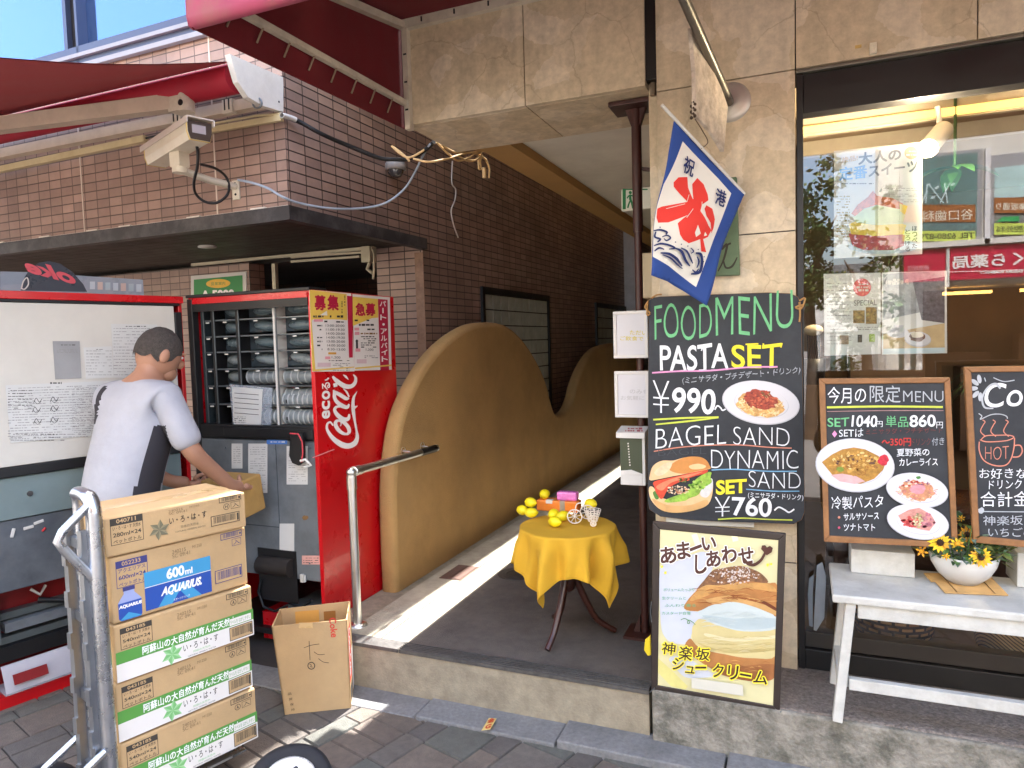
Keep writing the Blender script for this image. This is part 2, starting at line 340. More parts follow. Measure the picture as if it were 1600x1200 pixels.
while x_ < 5.5:
    l_ = .6; z_ = .004+.035*max(0, min(1, (x_+1.8)/1.3))
    kb.box((x_+.004, 2.353, -.1), (x_+l_-.004, 2.52, z_)); x_ += l_
kb.build('kerb', kind='structure', bevel=.006)
fl = MB().mat(conc_tan).box((-1.93, 2.5, -.1), (-.53, 14, .196)).mat(conc_tan).box((-2.13, 2.56, -.1), (-1.93, 14, .17))
fl.mat(matg).box((-1.6, 2.575, .19), (-.5, 14, .2)).mat(conc_pale).box((-1.93, 2.5, .19), (-1.742, 14, .2)).box((-1.735, 2.5, .19), (-1.604, 14, .2))
fl.build('alley_floor', kind='structure')
ns = MB().mat(mat('nosing', (96, 94, 92), .5, metal=.5, var=.25, vs=30, bump=.2))
ns.box((-1.6, 2.494, .187), (-.53, 2.571, .2025))
for k in range(5): ns.box((-1.6, 2.503+k*.014, .2025), (-.53, 2.509+k*.014, .206))
ns.box((-1.92, 2.494, .187), (-1.606, 2.571, .2025))
ns.build('step_nosing', label='grey ribbed metal nosing along the front edge of the alley step', cat='step edge')
drain = MB().mat(mat('drain iron', (92, 66, 56), .7, var=.3, vs=30)); drain.box((-1.875, 3.36, .2), (-1.745, 3.6, .203))
for k in range(2): drain.box((-1.868+k*.062, 3.367, .203), (-1.814+k*.062, 3.593, .205))
drain.build('drain_cover', label='dark rectangular drain cover beside the tan wavy wall', cat='drain cover')
mh = MB().mat(mat('manhole iron', (70, 64, 58), .6, metal=.4, var=.3, vs=40)); mc = atZ(806, 897, .2); mh.lathe([(.0, .2035), (.085, .2035), (.088, .203), (.095, .2045), (.1, .2045), (.102, .2)], (mc.x, mc.y, 0), 32).lathe([(.045, .2035), (.047, .206), (.06, .206), (.062, .2035)], (mc.x, mc.y, 0), 28); mh.build('drain_plate', label='small round iron drain plate set in the alley floor behind the table', cat='drain cover')
st = MB().mat(conc).box((-.515, 2.475, -.1), (6, 2.9, .218)); st.mat(aggr).box((-.5, 2.49, .2), (6, 2.9, .224)); st.build('shop_step', kind='structure', bevel=.008)
# ================================================================ stone building (right)
stone = stone_mat('breccia stone', (198, 180, 150), (220, 206, 182), (122, 102, 76))
dark = mat('black frame', (28, 26, 25), .45, var=.1)
white = mat('white paint', (206, 204, 198), .6, var=.05)
SB = thing('stone_building', 'beige marbled stone shop building with large black framed window', 'building', (0, 2.8, 0))
g = .002
def slab(mb, x0, x1, y0, y1, z0, z1): mb.mat(stone).box((x0+g, y0, z0+g), (x1-g, y1, z1-g))
pier = MB(); pier.mat(dark).box((-.52, 2.806, .2), (-.027, 3.3, 2.45))
for z0, z1 in ((.218, .635), (.635, 1.879), (1.879, 2.456)): slab(pier, -.525, -.022, 2.8, 2.83, z0, z1)
pier.build('pier', SB, bevel=.002)
fw = MB(); fw.mat(dark).box((-1.59, 2.81, 2.51), (8, 3.1, 9)); xs = [-.525, -.022, .537, 1.1, 1.66, 2.22, 2.78, 3.34, 8]
for a, b in zip(xs, xs[1:]): slab(fw, a, b, 2.8, 2.83, 2.456, 3.5); slab(fw, a, b, 2.8, 2.83, 3.5, 4.8); slab(fw, a, b, 2.8, 2.83, 4.8, 9)
fw.build('facade', SB, bevel=.002)
bm_ = MB(); bm_.mat(dark).box((-1.59, 2.806, 2.506), (-.575, 3.28, 3.4))
for a, b in ((-1.648, -1.07), (-1.07, -.565)): slab(bm_, a, b, 2.795, 2.825, 2.484, 3.5); slab(bm_, a, b, 2.795, 2.825, 3.5, 6); slab(bm_, a, b, 2.829, 3.3, 2.484, 2.51)
slab(bm_, -.568, -.529, 2.86, 2.9, .2, 6); slab(bm_, -1.651, -1.645, 2.829, 3.3, 2.484, 3.4); bm_.build('beam', SB, bevel=.002)
MB().mat(mat('conduit', (120, 104, 84), .6)).tube([(-.546, 2.85, 2.46), (-.546, 2.85, 3.4)], .012).build('conduit', SB)
ceil = MB(); cm = mat('ceiling panel', (224, 221, 210), .8, var=.06, dirt=.2, dcol=(150, 140, 120), ds=1.2)
for k in range(10): ceil.mat(cm).box((-1.36, 3.305+k*.9, 2.545), (-.4, 3.305+k*.9+.895, 2.58))
ceil.mat(white).box((-1.5, 3.3, 2.5), (-.5, 3.33, 2.53)); ceil.build('alley_ceiling', SB)
tanw = mat('tan stucco', (174, 138, 86), .85, var=.12, vs=2.2, bump=.45, bs=150, dirt=.35, dcol=(136, 104, 62), ds=2.6)
MB().mat(mat('eave stucco', (176, 138, 84), .85, var=.12, vs=3, bump=.4, bs=140)).box((-1.53, 3.31, 2.492), (-1.36, 13, 2.6)).build('eave', SB)
wallp = mat('shop plaster', (150, 122, 84), .8, var=.1)
mass = MB().mat(mat('upper wall', (178, 160, 128), .8, var=.1)).box((-1.28, 3.11, 2.6), (8, 13, 9)).mat(wallp).box((-.47, 3.31, .2), (-.06, 13, 2.54))
mass.build('wall', SB)
room = MB().mat(mat('shop wall', (92, 70, 46), .8, var=.2, vs=2)).box((-.06, 5.6, .2), (6, 5.7, 2.5)).mat(mat('shop floor', (70, 56, 44), .6, var=.2)).box((-.06, 2.93, .2), (6, 5.6, .25))
room.mat(mat('shop ceiling', (150, 132, 104), .8, var=.05)).box((-.06, 2.93, 2.43), (6, 5.6, 2.5)).mat(wallp).box((5.9, 2.9, .2), (6, 5.6, 2.5))
room.mat(mat('soffit strip', (176, 166, 146), .8)).box((.0, 3.312, 2.342), (6, 3.34, 2.428)).box((0, 3.75, 2.36), (6, 3.8, 2.428))
room.build('shop_interior', SB)
MB().mat(mat('cove glow', (255, 206, 110), .5, var=0, emit=.24)).box((.0, 3.295, 2.350), (6, 3.311, 2.380)).build('cove_light', SB)
wf = MB().mat(dark); wf.box((-.02, 2.815, .225), (.003, 2.9, 2.44)); wf.box((.003, 2.825, 2.302), (6, 2.9, 2.44)); wf.box((.003, 2.82, .225), (6, 2.9, .30))
wf.mat(mat('alu trim', (128, 124, 112), .4, metal=.6)).box((-.02, 2.805, 2.443), (6, 2.86, 2.454)).mat(mat('dark trim', (52, 46, 40), .5)).box((.003, 2.84, .302), (6, 2.9, .36))
wf.build('window_frame', SB, bevel=.002)
MB().mat(glass_mat('window glass', (244, 246, 244), .10)).add([(.003, 2.87, .3), (6, 2.87, .3), (6, 2.87, 2.31), (.003, 2.87, 2.31)], [(0, 1, 2, 3)]).build('window_pane', SB)
wh = MB().mat(mat('hook plate', (224, 214, 190), .4)); p = atY(1364, 76, 2.8); wh.box((p.x-.011, 2.785, p.z-.02), (p.x+.011, 2.801, p.z+.016)).tube([(p.x, 2.785, p.z+.004), (p.x, 2.77, p.z), (p.x, 2.768, p.z-.01), (p.x, 2.775, p.z-.014)], .003, 6)
p2 = atY(1341, 73, 2.8); box_thing('patch', (p2.x-.01, 2.797, p2.z-.005), (p2.x+.01, 2.8015, p2.z+.005), mat('putty', (206, 170, 100), .7), parent=SB); wh.build('wall_hook', label='small cream wall hook on the stone above the shop window', cat='hook', bevel=.002)
rw = MB().mat(mat('rear wall', (168, 164, 158), .8, var=.12)).box((-3.2, 13.2, 0), (.2, 13.5, 9)); rw.mat(mat('rear downpipe', (120, 122, 130), .5)).cyl((-2.1, 13.12, 0), (-2.1, 13.12, 9), .06)
rw.build('rear_wall', label='pale grey wall closing the far end of the covered alley', cat='wall')
a, b = atY(1003, 466, 3.35), atY(1022, 394, 3.35)
box_thing('meter_box', (a.x, 3.35, a.z), (b.x+.05, 3.5, b.z), mat('beige box', (196, 178, 146), .5, var=.06), bevel=.006, label='beige wall box behind the steel post in the alley', cat='utility box')
# ================================================================ brick building (left)
PH = .0149; BX = V((math.cos(PH), -math.sin(PH), 0)); BY = V((math.sin(PH), math.cos(PH), 0)); B0 = V((-2.30, 2.765, 0))
BM = Matrix((BX, BY, V((0, 0, 1)))).transposed().to_4x4(); BM.translation = B0
def B(x, y, z): return BM @ V((x, y, z))
tile_s = tile_mat('brick tile', (170, 142, 127), (144, 119, 108), (66, 53, 48), .121, .0492, .0036, bias=.1)
tile_f = tile_mat('front tile', (176, 146, 130), (150, 123, 110), (92, 75, 66), .0985, .0492, .003, bias=.1)
BB = thing('brick_building', 'brown tiled brick building with a dark carport canopy and alley wall', 'building', (-2.3, 2.765, 0))
fr = MB().mat(tile_f).box((-9, 0, 2.185), (-.002, .2, 3.14), BM)
fr.mat(mat('tile joint', (214, 200, 184), .7))
for u in (121, 335): x = (atY(u, 330, 2.75)-B0).dot(BX); fr.box((x-.004, -.003, 2.185), (x+.004, .1, 3.1), BM)
fr.build('front_wall', BB)
sw = MB().mat(tile_s).box((-.2, .004, 2.185), (0, 1.26, 3.9), BM).box((-.36, 1.26, 0), (0, 11, 3.9), BM).box((-.2, .3, 3.9), (0, 11, 9), BM)
sw.mat(mat('brick edge', (150, 118, 96), .6, dirt=.5, dcol=(90, 60, 48), ds=9)).box((-.06, 1.254, .0), (.004, 1.259, 2.1), BM).build('alley_wall', BB)
cn = MB().mat(mat('canopy metal', (52, 50, 52), .45, var=.2, dirt=.3, dcol=(120, 118, 116), ds=8)); cn.box((-9, -.03, 2.118), (.03, .02, 2.186), BM).box((-.02, .02, 2.118), (.03, 1.27, 2.186), BM)
cn.mat(mat('canopy soffit', (54, 46, 38), .6, var=.15))
for k in range(14): cn.box((-9, .02+k*.09, 2.15), (-.02, .105+k*.09, 2.175), BM)
cn.mat(mat('sealant', (226, 218, 206), .7, var=.2)).box((-9, -.012, 2.186), (.006, 0.0, 2.192), BM)
for k in range(22): x = -.4*k-random.random()*.3; cn.box((x-.09, -.016, 2.186), (x, -.001, 2.197), BM)
cn.mat(white).lathe([(.0, 0), (.055, 0), (.055, .006), (.045, .012)], B((-1.12), .55, 2.14), 24); cn.build('canopy', BB)
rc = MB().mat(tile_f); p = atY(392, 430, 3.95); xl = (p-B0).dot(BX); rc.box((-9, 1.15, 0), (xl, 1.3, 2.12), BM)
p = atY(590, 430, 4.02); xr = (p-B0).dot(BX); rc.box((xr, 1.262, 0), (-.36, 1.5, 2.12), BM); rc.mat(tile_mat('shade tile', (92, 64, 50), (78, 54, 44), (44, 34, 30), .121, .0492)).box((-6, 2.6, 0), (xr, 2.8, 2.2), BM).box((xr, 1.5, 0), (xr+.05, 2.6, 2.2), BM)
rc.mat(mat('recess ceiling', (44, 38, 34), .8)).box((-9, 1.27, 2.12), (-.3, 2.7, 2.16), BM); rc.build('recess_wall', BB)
sh = MB().mat(mat('shutter metal', (170, 160, 138), .45, metal=.3, var=.15))
for u0, v0, u1, v1, w_ in ((300, 414, 583, 387, .02), (455, 402, 572, 394, .014), (455, 409, 562, 401, .014)): sh.bar(atY(u0, v0, 3.85), atY(u1, v1, 3.85), w_, w_)
sh.bar(atY(429, 412, 3.9), atY(431, 456, 3.9), .03, .03); a = atY(577, 398, 3.86); sh.box((a.x-.035, 3.82, a.z-.05), (a.x+.03, 3.9, a.z+.05)); sh.tube([a+V((0, 0, -.05)), a+V((-.02, 0, -.09)), a+V((.02, 0, -.12))], .012, 8)
sh.tube([a+V((.03, -.02, .04)), a+V((.05, -.02, .0)), a+V((.045, -.02, -.1)), a+V((.035, -.02, -.16))], .008, 8); sh.build('shutter_rail', BB)
up = MB(); sk = mat('sky glazing', (104, 132, 172), .08, metal=.85, var=0)
z0 = atY(250, 60, 2.75).z; gy = B(0, .03, 0).y
up.mat(sk); 
xm = [(atY(u, 40, 2.79)-B0).dot(BX) for u in (99, 124)]
up.box((-9, .05, z0+.09), (xm[0], .09, 9), BM).box((xm[1], .05, z0+.09), (-.06, .09, 9), BM); up.build('upper_window', BB)
fm = MB().mat(mat('grey mullion', (72, 82, 106), .4, metal=.4, var=.06)).box((xm[0], .0, z0), (xm[0]+.028, .1, 9), BM).box((xm[1]-.018, -.01, z0), (xm[1], .1, 9), BM).mat(dark).box((xm[0]+.028, .03, z0), (xm[1]-.018, .1, 9), BM)
fm.mat(mat('grey mullion', (104, 116, 142))).box((-9, -.01, z0-.015), (-.02, .12, z0+.09), BM).mat(mat('ledge', (150, 152, 158), .6, var=.1)).box((-9, -.03, z0-.04), (-.01, .1, z0-.015), BM).box((-9, -.03, 3.14), (-.01, .1, 3.16), BM)
fm.mat(tile_f).box((-9, .0, 3.165), (-.004, .1, z0-.05), BM); fm.build('upper_frame', BB)
MB().mat(mat('bay wall', (150, 118, 100), .8, var=.1)).box((-.0, 1.7, 4.0), (.59, 11, 9), BM).box((.0, .5, 4.2), (.39, 1.7, 9), BM).build('sun_blocker', BB)  # unseen overhang, added to cut the left edge of the sun strip
MB().mat(mat('core wall', (96, 80, 70), .9)).box((-9, .21, 3.2), (-.21, .6, 9), BM).box((-9, 1.31, 2.2), (-.21, 11, 9), BM).build('core', BB)
pdn = atX(979, 470, -2.2); MB().mat(mat('pale duct', (196, 200, 208), .5, var=.12, dirt=.3, dcol=(130, 130, 134), ds=4)).box((-2.3, pdn.y-.1, 0), (-2.06, pdn.y+.15, 4)).mat(mat('duct brown', (120, 104, 92), .5)).cyl((-2.05, pdn.y, 0), (-2.05, pdn.y, 4), .03).build('wall_duct', label='pale vertical duct on the tiled wall deep in the alley', cat='duct')
# glass block windows in the alley wall
def gbwin(y0, y1, z0, z1, label=None):
    a, b = (V((0, y, 0))-V((0, B0.y, 0)) for y in (y0, y1)); a, b = a.y, b.y
    f = MB().mat(dark)
    for q in (((-.05, a, z1-.05), (.022, b, z1)), ((-.05, a, z0), (.022, b, z0+.05)), ((-.05, a, z0+.05), (.022, a+.045, z1-.05)), ((-.05, b-.045, z0+.05), (.022, b, z1-.05))): f.box(*q, BM)
    o = f.build('window', BB); gb = MB().mat(mat('glass block', (168, 174, 164), .5, var=.2, vs=9)); n = 9; w_ = (b-a-.1)/n; z = z1-.055
    while z-.118 > z0+.04:
        for k in range(n): gb.box((0, a+.05+k*w_+.006, z-.112), (.012, a+.05+(k+1)*w_-.006, z), BM)
        z -= .122
    gb.build('glass_blocks', o, bevel=.004)
    MB().mat(mat('block mortar', (48, 46, 44), .8)).box((-.01, a+.045, z0+.05), (.004, b-.045, z1-.05), BM).build('grout', o)
gbwin(4.86, 6.33, .75, 1.93); gbwin(7.88, 9.3, .75, 1.93)
# ================================================================ wavy wall
ol = [(3.15, .17), (3.15, .5), (3.17, .8), (3.26, 1.08), (3.43, 1.28), (3.68, 1.45), (3.98, 1.57), (4.3, 1.635), (4.75, 1.63), (5.1, 1.52), (5.4, 1.34), (5.6, 1.16), (5.72, .98), (5.82, .87), (6.0, .835), (6.2, .86), (6.36, .95), (6.5, 1.09), (6.75, 1.25), (7.1, 1.38), (7.5, 1.435), (8.2, 1.45), (8.9, 1.38), (9.4, 1.2), (9.7, .9), (9.8, .17)]
def smooth_line(P, k=5):
    out = []; Q = [P[0]]+P+[P[-1]]
    for i in range(1, len(Q)-2):
        for j in range(k):
            t = j/k; out.append(tuple(.5*(2*Q[i][c]+(Q[i+1][c]-Q[i-1][c])*t+(2*Q[i-1][c]-5*Q[i][c]+4*Q[i+1][c]-Q[i+2][c])*t*t+(3*Q[i][c]-Q[i-1][c]-3*Q[i+1][c]+Q[i+2][c])*t**3) for c in (0, 1)))
    return out+[P[-1]]
sl_ = smooth_line(ol); n_ = len(sl_); T0, T1, R_ = -2.125, -2.02, .035
rings = []
for i, (y, z) in enumerate(sl_):
    a, b = sl_[max(0, i-1)], sl_[min(n_-1, i+1)]; d = V((b[0]-a[0], b[1]-a[1])).normalized(); nx, nz = d.y, -d.x  # inward normal
    ring = []
    for x, k in ((T1, R_), (T1-.004, R_*.55), (T1-.014, R_*.2), (T1-.032, 0), (T0+.032, 0), (T0+.014, R_*.2), (T0+.004, R_*.55), (T0, R_)): ring.append(V((x, y+nx*k, max(.15, z+nz*k))))
    rings.append(ring)
wv = MB().mat(tanw).grid(rings)
# side faces
wv.add([r[0] for r in rings], [list(range(n_))]).add([r[7] for r in rings], [list(range(n_-1, -1, -1))])
wv.build('wavy_wall', label='tan stucco wall with a wavy rounded top along the alley', cat='wall')
# ================================================================ vending machine
red = mat('vending red', (196, 10, 22), .3, var=.05, coat=.3, dirt=.12, dcol=(120, 12, 16), ds=3)
redd = mat('inner red', (128, 12, 18), .5, var=.15)
blk = mat('black plastic', (22, 22, 24), .45, var=.1)
gry = mat('inner grey panel', (108, 114, 118), .45, var=.15, vs=5, dirt=.5, dcol=(76, 80, 82), ds=6)
dkg = mat('dark rack', (44, 54, 60), .45, var=.15)
stl = mat('steel wire', (112, 118, 122), .35, metal=.8, var=.1)
paper = mat('paper', (204, 204, 200), .7, var=.04)
papg = mat('grey paper', (150, 150, 150), .7, var=.1)
ink = mat('ink', (52, 50, 50), .7, var=0)
inkg = mat('pale ink', (140, 138, 136), .7, var=0)
chr_ = mat('chrome', (214, 214, 212), .16, metal=1, var=.03)
VX0, VX1, VY, VZ = -2.915, -2.138, 2.70, 1.775
VM = thing('vending_machine', 'open red drink vending machine with empty dark racks and door swung out', 'vending machine', (-2.5, 2.9, 0))
cb = MB().mat(red); t = .022
cb.box((VX1-t, VY, .06), (VX1, 3.42, VZ)).box((VX0, VY, .06), (VX0+t, 3.42, VZ)).box((VX0+t, VY, VZ-t), (VX1-t, 3.42, VZ)).box((VX0+t, 3.38, .06), (VX1-t, 3.42, VZ-t))
cb.mat(blk).box((VX0-.005, VY-.012, VZ-.004), (VX1-.002, VY+.12, VZ+.012)).box((VX0+t, VY+.005, .06), (VX1-t, 3.38, .09)).box((VX0+.03, VY+.05, .0), (VX0+.09, 3.3, .06)).box((VX1-.09, VY+.05, 0), (VX1-.03, 3.3, .06)).box((VX0, VY-.01, .1), (VX0+.035, VY+.03, VZ-.01))
cb.build('cabinet', VM, bevel=.003)
rk = MB(); rk.mat(mat('rack back', (30, 36, 40), .7)).box((VX0+t, 3.2, .3), (VX1-t, 3.22, VZ-t))
cols = [VX0+.045]+[atY(u, 560, 2.75).x for u in (337, 375, 433)]+[VX1-t-.002]
rows = [atY(400, v, 2.75).z for v in (498, 524, 549, 576, 603, 632)]
for i, x in enumerate(cols[:-1]):
    rk.mat([dkg, blk, blk, white][i]).box((x-.004, 2.735, rows[-1]-.12), (x+(.012 if i < 3 else .008), 3.2, VZ-.06)); rk.mat(stl).bar((x+.016, 2.735, rows[-1]-.1), (x+.016, 2.735, VZ-.05), .006, .006)
rr_ = random.Random(2)
for j, z in enumerate(rows):
    for i in range(4):
        x0, x1 = cols[i]+.018, cols[i+1]-.008; rk.mat(stl).box((x0, 2.74, z-.004), (x1, 2.748, z+.004)).mat(dkg).box((x0, 2.748, z-.003), (x1, 3.2, z+.003))
        rk.mat(white).box(((x0+x1)/2-.012, 2.736, z-.014), ((x0+x1)/2+.012, 2.739, z-.007))
        zc = z+.045; M_ = Matrix.Rotation(math.radians(rr_.uniform(-4, 10)), 4, 'Y')
        rk.mat(mat('rack paddle b' if j >= 3 else 'rack paddle', (86, 100, 106) if j < 3 else (124, 134, 138), .3, var=.25, vs=14))
        if j < 5: rk.ball((x0+(x1-x0)*(.52 if i % 2 else .6), 2.80, zc+.0), ((x1-x0)*.42, .022, .027), 18, 8, M_).mat(mat('rack cell', (58, 70, 78), .45, var=.3, vs=8)).box((x0-.01, 2.815, z+.003), (x1+.008, 2.825, z+.098))
        if j == 3 and i >= 2: rk.mat(blk).ball((x0+.06, 2.752, zc), (.012, .004, .009), 10, 6)
        if j >= 4 and i >= 2:
            rk.mat(mat('can drum', (136, 144, 147), .35, metal=.3, var=.25, vs=20)).tube([(x0+.01, 2.79, zc), (x1, 2.79, zc)], .036, 18)
            for k in range(5): rk.mat(mat('can drum rim', (172, 177, 177), .35)).tube([(x0+.012+k*(x1-x0)/5, 2.79, zc), (x0+.018+k*(x1-x0)/5, 2.79, zc)], .0385, 18)
rk.mat(mat('yellow dot', (226, 190, 60), .5)); 
for v in (506, 530): p = atY(307, v, 2.733); rk.ball(p, (.009, .004, .009), 12, 6)
zb = atY(400, 665, 2.75).z
for k, i in ((0, 2), (1, 2), (0, 3), (1, 3)):
    x0, x1 = cols[i]+.02, cols[i+1]-.01; z = zb+.045+k*.085
    rk.mat(mat('can drum', (168, 176, 178))).tube([(x0, 2.78, z), (x1, 2.78, z)], .038, 18)
    for q in range(7): rk.mat(mat('can drum rim', (208, 212, 212))).tube([(x0+q*(x1-x0)/7+.006, 2.78, z), (x0+q*(x1-x0)/7+.013, 2.78, z)], .0405, 18)
    rk.mat(blk).box((x0+.03, 2.738, z-.012), (x0+.037, 2.742, z+.004))
rk.build('drink_rack', VM, bevel=.0015)
lp = MB(); zr0, zr1 = atY(400, 686, 2.71).z, atY(400, 664, 2.71).z; lp.mat(blk).box((VX0+t, 2.70, zr0), (VX1-t, 2.80, zr1)).box((VX0+.2, 2.69, zr0+.01), (VX1-t, 2.70, zr1-.012))
zp = atY(470, 905, 2.71).z; lp.mat(gry).box((VX0+t, 2.705, zp), (VX1-t, 2.76, zr0-.004)); lp.build('lower_panel', VM, bevel=.004)
ho = MB(); a, b = atY(405, 905, 2.7), atY(462, 862, 2.7); ho.mat(blk).box((a.x, 2.70, a.z-.1), (b.x, 2.7045, b.z)); ho.mat(mat('motor case', (40, 34, 30), .6, var=.4, vs=30)).tube([(a.x+.02, 2.69, (a.z+b.z)/2), (b.x-.02, 2.69, (a.z+b.z)/2)], .045, 16); ho.build('compressor_opening', VM)
pk = MB(); pp = Panel((VX0, 2.7045, 0), (1, 0, 0), (0, 0, 1)); q = Paint(pp)
for x0, y0, x1, y1 in ((362, 693, 379, 732), (388, 693, 418, 770), (448, 697, 481, 757)): q.rect(x0, y0, x1, y1, paper); q.lines(x0+3, y0+4, x1-3, y1-4, int((y1-y0)/4), inkg, .9)
q.rect(437, 818, 460, 861, paper); q.rect(472, 868, 500, 882, mat('pink label', (214, 160, 150), .6)); q.lines(474, 870, 498, 881, 3, ink, 1)
q.rect(417, 687, 449, 694, mat('blue label', (70, 118, 190), .5)); q.lines(419, 688, 447, 693, 1, white, 2)
q.ell(477, 809, 5, 3.5, mat('rust', (128, 96, 58), .8), rough=.4); q.lines(364, 737, 378, 744, 1, white, 1); q.build('inner_label', VM)
cl_ = MB().mat(mat('latch', (206, 204, 196), .5)); a = atY(474, 903, 2.704); cl_.box(a+V((-.012, -.012, -.02)), a+V((.006, .002, .02))).cyl(a+V((.016, -.01, -.015)), a+V((.016, -.01, .018)), .007, n=10)
cl_.build('latch', VM, bevel=.002)
sm_ = MB().mat(mat('panel seam', (58, 64, 70), .6)); x_ = atY(434, 760, 2.705).x; sm_.box((x_-.0015, 2.7035, zp), (x_+.0015, 2.7052, zr0-.01)).box((VX0+t, 2.7035, zp+.25), (x_, 2.7052, zp+.254)); sm_.mat(stl)
for u, v in ((352, 700), (430, 700), (440, 880), (484, 700), (484, 880), (352, 800)): sm_.ball(atY(u, v, 2.704), .005, 8, 6)
sm_.build('seam_screw', VM)
wi = MB().mat(blk).tube([atY(u, v, 2.69) for u, v in ((408, 905), (404, 925), (412, 948), (430, 955), (452, 944), (470, 950), (486, 938))], .007, 8).mat(red).box((VX0+.35, 2.74, .02), (VX1-.3, 2.9, .16)).mat(gry).box((VX1-.28, 2.76, .02), (VX1-.06, 3.0, .2)).build('machine_room', VM)
hd = MB().mat(red).box((VX0+.03, 2.692, VZ-.036), (VX1-.02, 2.70, VZ-.014)).mat(blk).box((VX0+.03, 2.695, VZ-.075), (VX1-.02, 2.72, VZ-.037)); hd.build('header', VM)
# side printing
sp = Panel((VX1+.0, VY, 0), (0, 1, 0), (0, 0, 1)); q = Paint(sp); wl = mat('logo white', (236, 234, 230), .4, var=0)
Z4 = lambda x, y: (400+x/4, 600+y/4)
K7 = lambda P: [(490+x/6.35, 565+y/6.35) for x, y in P]
def kc(P): q.curve(K7([p[:2] for p in P]), [p[2]/6.35 for p in P], wl, 7)
kc([(192, 636, 14), (166, 602, 18), (136, 618, 22), (132, 668, 26), (165, 730, 36), (222, 788, 50), (290, 828, 58), (352, 836, 52), (408, 808, 50), (432, 750, 36), (424, 680, 20), (410, 600, 22), (396, 520, 32), (390, 440, 36), (396, 360, 26), (432, 292, 3)]); kc([(388, 470, 30), (412, 452, 22), (436, 438, 4)])
P_ = []
for i in range(25):
    t = 2*math.pi*i/24; a, b = 84*math.cos(t), 46*math.sin(t); r = math.radians(44); P_.append((284+a*math.cos(r)-b*math.sin(r), 652+a*math.sin(r)+b*math.cos(r), 24+16*abs(math.sin(t-.5))))
kc(P_); kc([(270, 446, 16), (226, 450, 26), (208, 482, 32), (236, 530, 42), (294, 572, 46), (342, 566, 36), (352, 520, 16)]); kc([(262, 580, 10), (272, 620, 12), (262, 640, 8)])
kc([(196, 280, 12), (206, 310, 34), (206, 352, 34), (226, 396, 38), (282, 438, 44), (332, 452, 34), (350, 420, 14)]); kc([(204, 300, 30), (262, 330, 40), (320, 366, 36), (350, 360, 16)]); kc([(350, 350, 14), (326, 300, 20), (292, 268, 6)])
q.poly(K7([(192, 220), (232, 206), (236, 246), (198, 256)]), wl); kc([(186, 146, 20), (226, 190, 42), (300, 240, 50), (368, 246, 40), (408, 210, 34), (414, 160, 26), (390, 128, 8)]); kc([(290, 130, 8), (318, 150, 24), (344, 180, 4)])
for s_, v0, v1 in (('e', 654, 641), ('c', 640, 626), ('o', 624, 610), ('る', 609, 597)): q.text(s_, (515.5, v0), (515.5, v1), 12, wl, bold=.03, up=(-13, .5))
q.curve(K7([(108, 184), (130, 178), (146, 160)]), 2.4, wl)
q.stroke([(488, 715), (522, 702)], 1.6, mat('scuff', (220, 140, 140), .5)); q.build('side_lettering', VM)
# door
DU = V((-.25, -.97, 0)).normalized(); DN = V((-DU.y, DU.x, 0)); DL = 1.0
DP = Panel(V((-2.925, 2.68, 0))+DU*DL, -DU, (0, 0, 1)); DW = MB(); dn = DP.n
def D(a, b, h): return DP.P(a, b, h)
def dbox(mb, a0, b0, h0, a1, b1, h1):
    vs = [D(a, b, h) for h in (h0, h1) for a, b in ((a0, b0), (a1, b0), (a1, b1), (a0, b1))]
    return mb.add(vs, [(0, 1, 2, 3), (7, 6, 5, 4), (0, 4, 5, 1), (1, 5, 6, 2), (2, 6, 7, 3), (3, 7, 4, 0)])
dr = MB().mat(red); dbox(dr, 0, .0, -.2, DL, VZ+.005, -.17); dbox(dr, 0, VZ-.03, -.17, DL, VZ+.005, .0); dbox(dr, 0, 0, -.17, .02, VZ-.03, 0); dbox(dr, DL-.02, 0, -.17, DL, VZ-.03, -.02); dbox(dr, 0, -.01, -.17, DL, .05, .0)
dr.mat(redd); dbox(dr, .02, .05, -.17, DL-.02, VZ-.03, -.16); door = dr.build('door', VM, bevel=.003)
wp_ = MB().mat(mat('ivory panel', (204, 200, 190), .5, var=.05)); dbox(wp_, .005, 1.03, -.05, DL-.05, VZ-.045, -.004); wp_.mat(blk); dbox(wp_, 0, .985, -.06, DL-.03, 1.028, 0); dbox(wp_, .005, VZ-.043, -.06, DL-.02, VZ-.031, 0); dbox(wp_, DL-.05, 1.5, -.04, DL-.015, 1.7, .004); wp_.build('inner_panel', door, bevel=.003)
ip = MB().mat(mat('green grey panel', (118, 134, 134), .45, var=.08)); dbox(ip, .005, .80, -.07, DL-.05, .98, -.02); ip.mat(mat('slate panel', (86, 92, 98), .4, var=.25, vs=3, dirt=.3, dcol=(130, 134, 138), ds=4)); dbox(ip, .005, .49, -.08, DL-.06, .795, -.03)
ip.mat(chr_).cyl(D(.27, .9, -.02), D(.27, .9, -.012), .012); ip.mat(white)
for a, b, r in ((.2, .74, 1.3), (.26, .75, .1), (.3, .765, .2)): ip.bar(D(a-.02*math.cos(r), b-.02*math.sin(r), -.026), D(a+.02*math.cos(r), b+.02*math.sin(r), -.026), .006, .014)
ip.mat(red).bar(D(.31, .72, -.026), D(.325, .735, -.026), .006, .01); ip.build('insulation_panel', door, bevel=.003)
cp = MB().mat(mat('zinc', (120, 130, 132), .4, metal=.5, var=.2)); dbox(cp, .0, .26, -.15, .14, .47, -.06); cp.mat(gry); dbox(cp, .16, .30, -.15, DL-.05, .34, -.07); cp.mat(mat('bracket', (96, 104, 104), .4, metal=.4)); dbox(cp, .12, .35, -.15, DL-.05, .38, -.1); dbox(cp, .12, .25, -.15, DL-.05, .28, -.08)
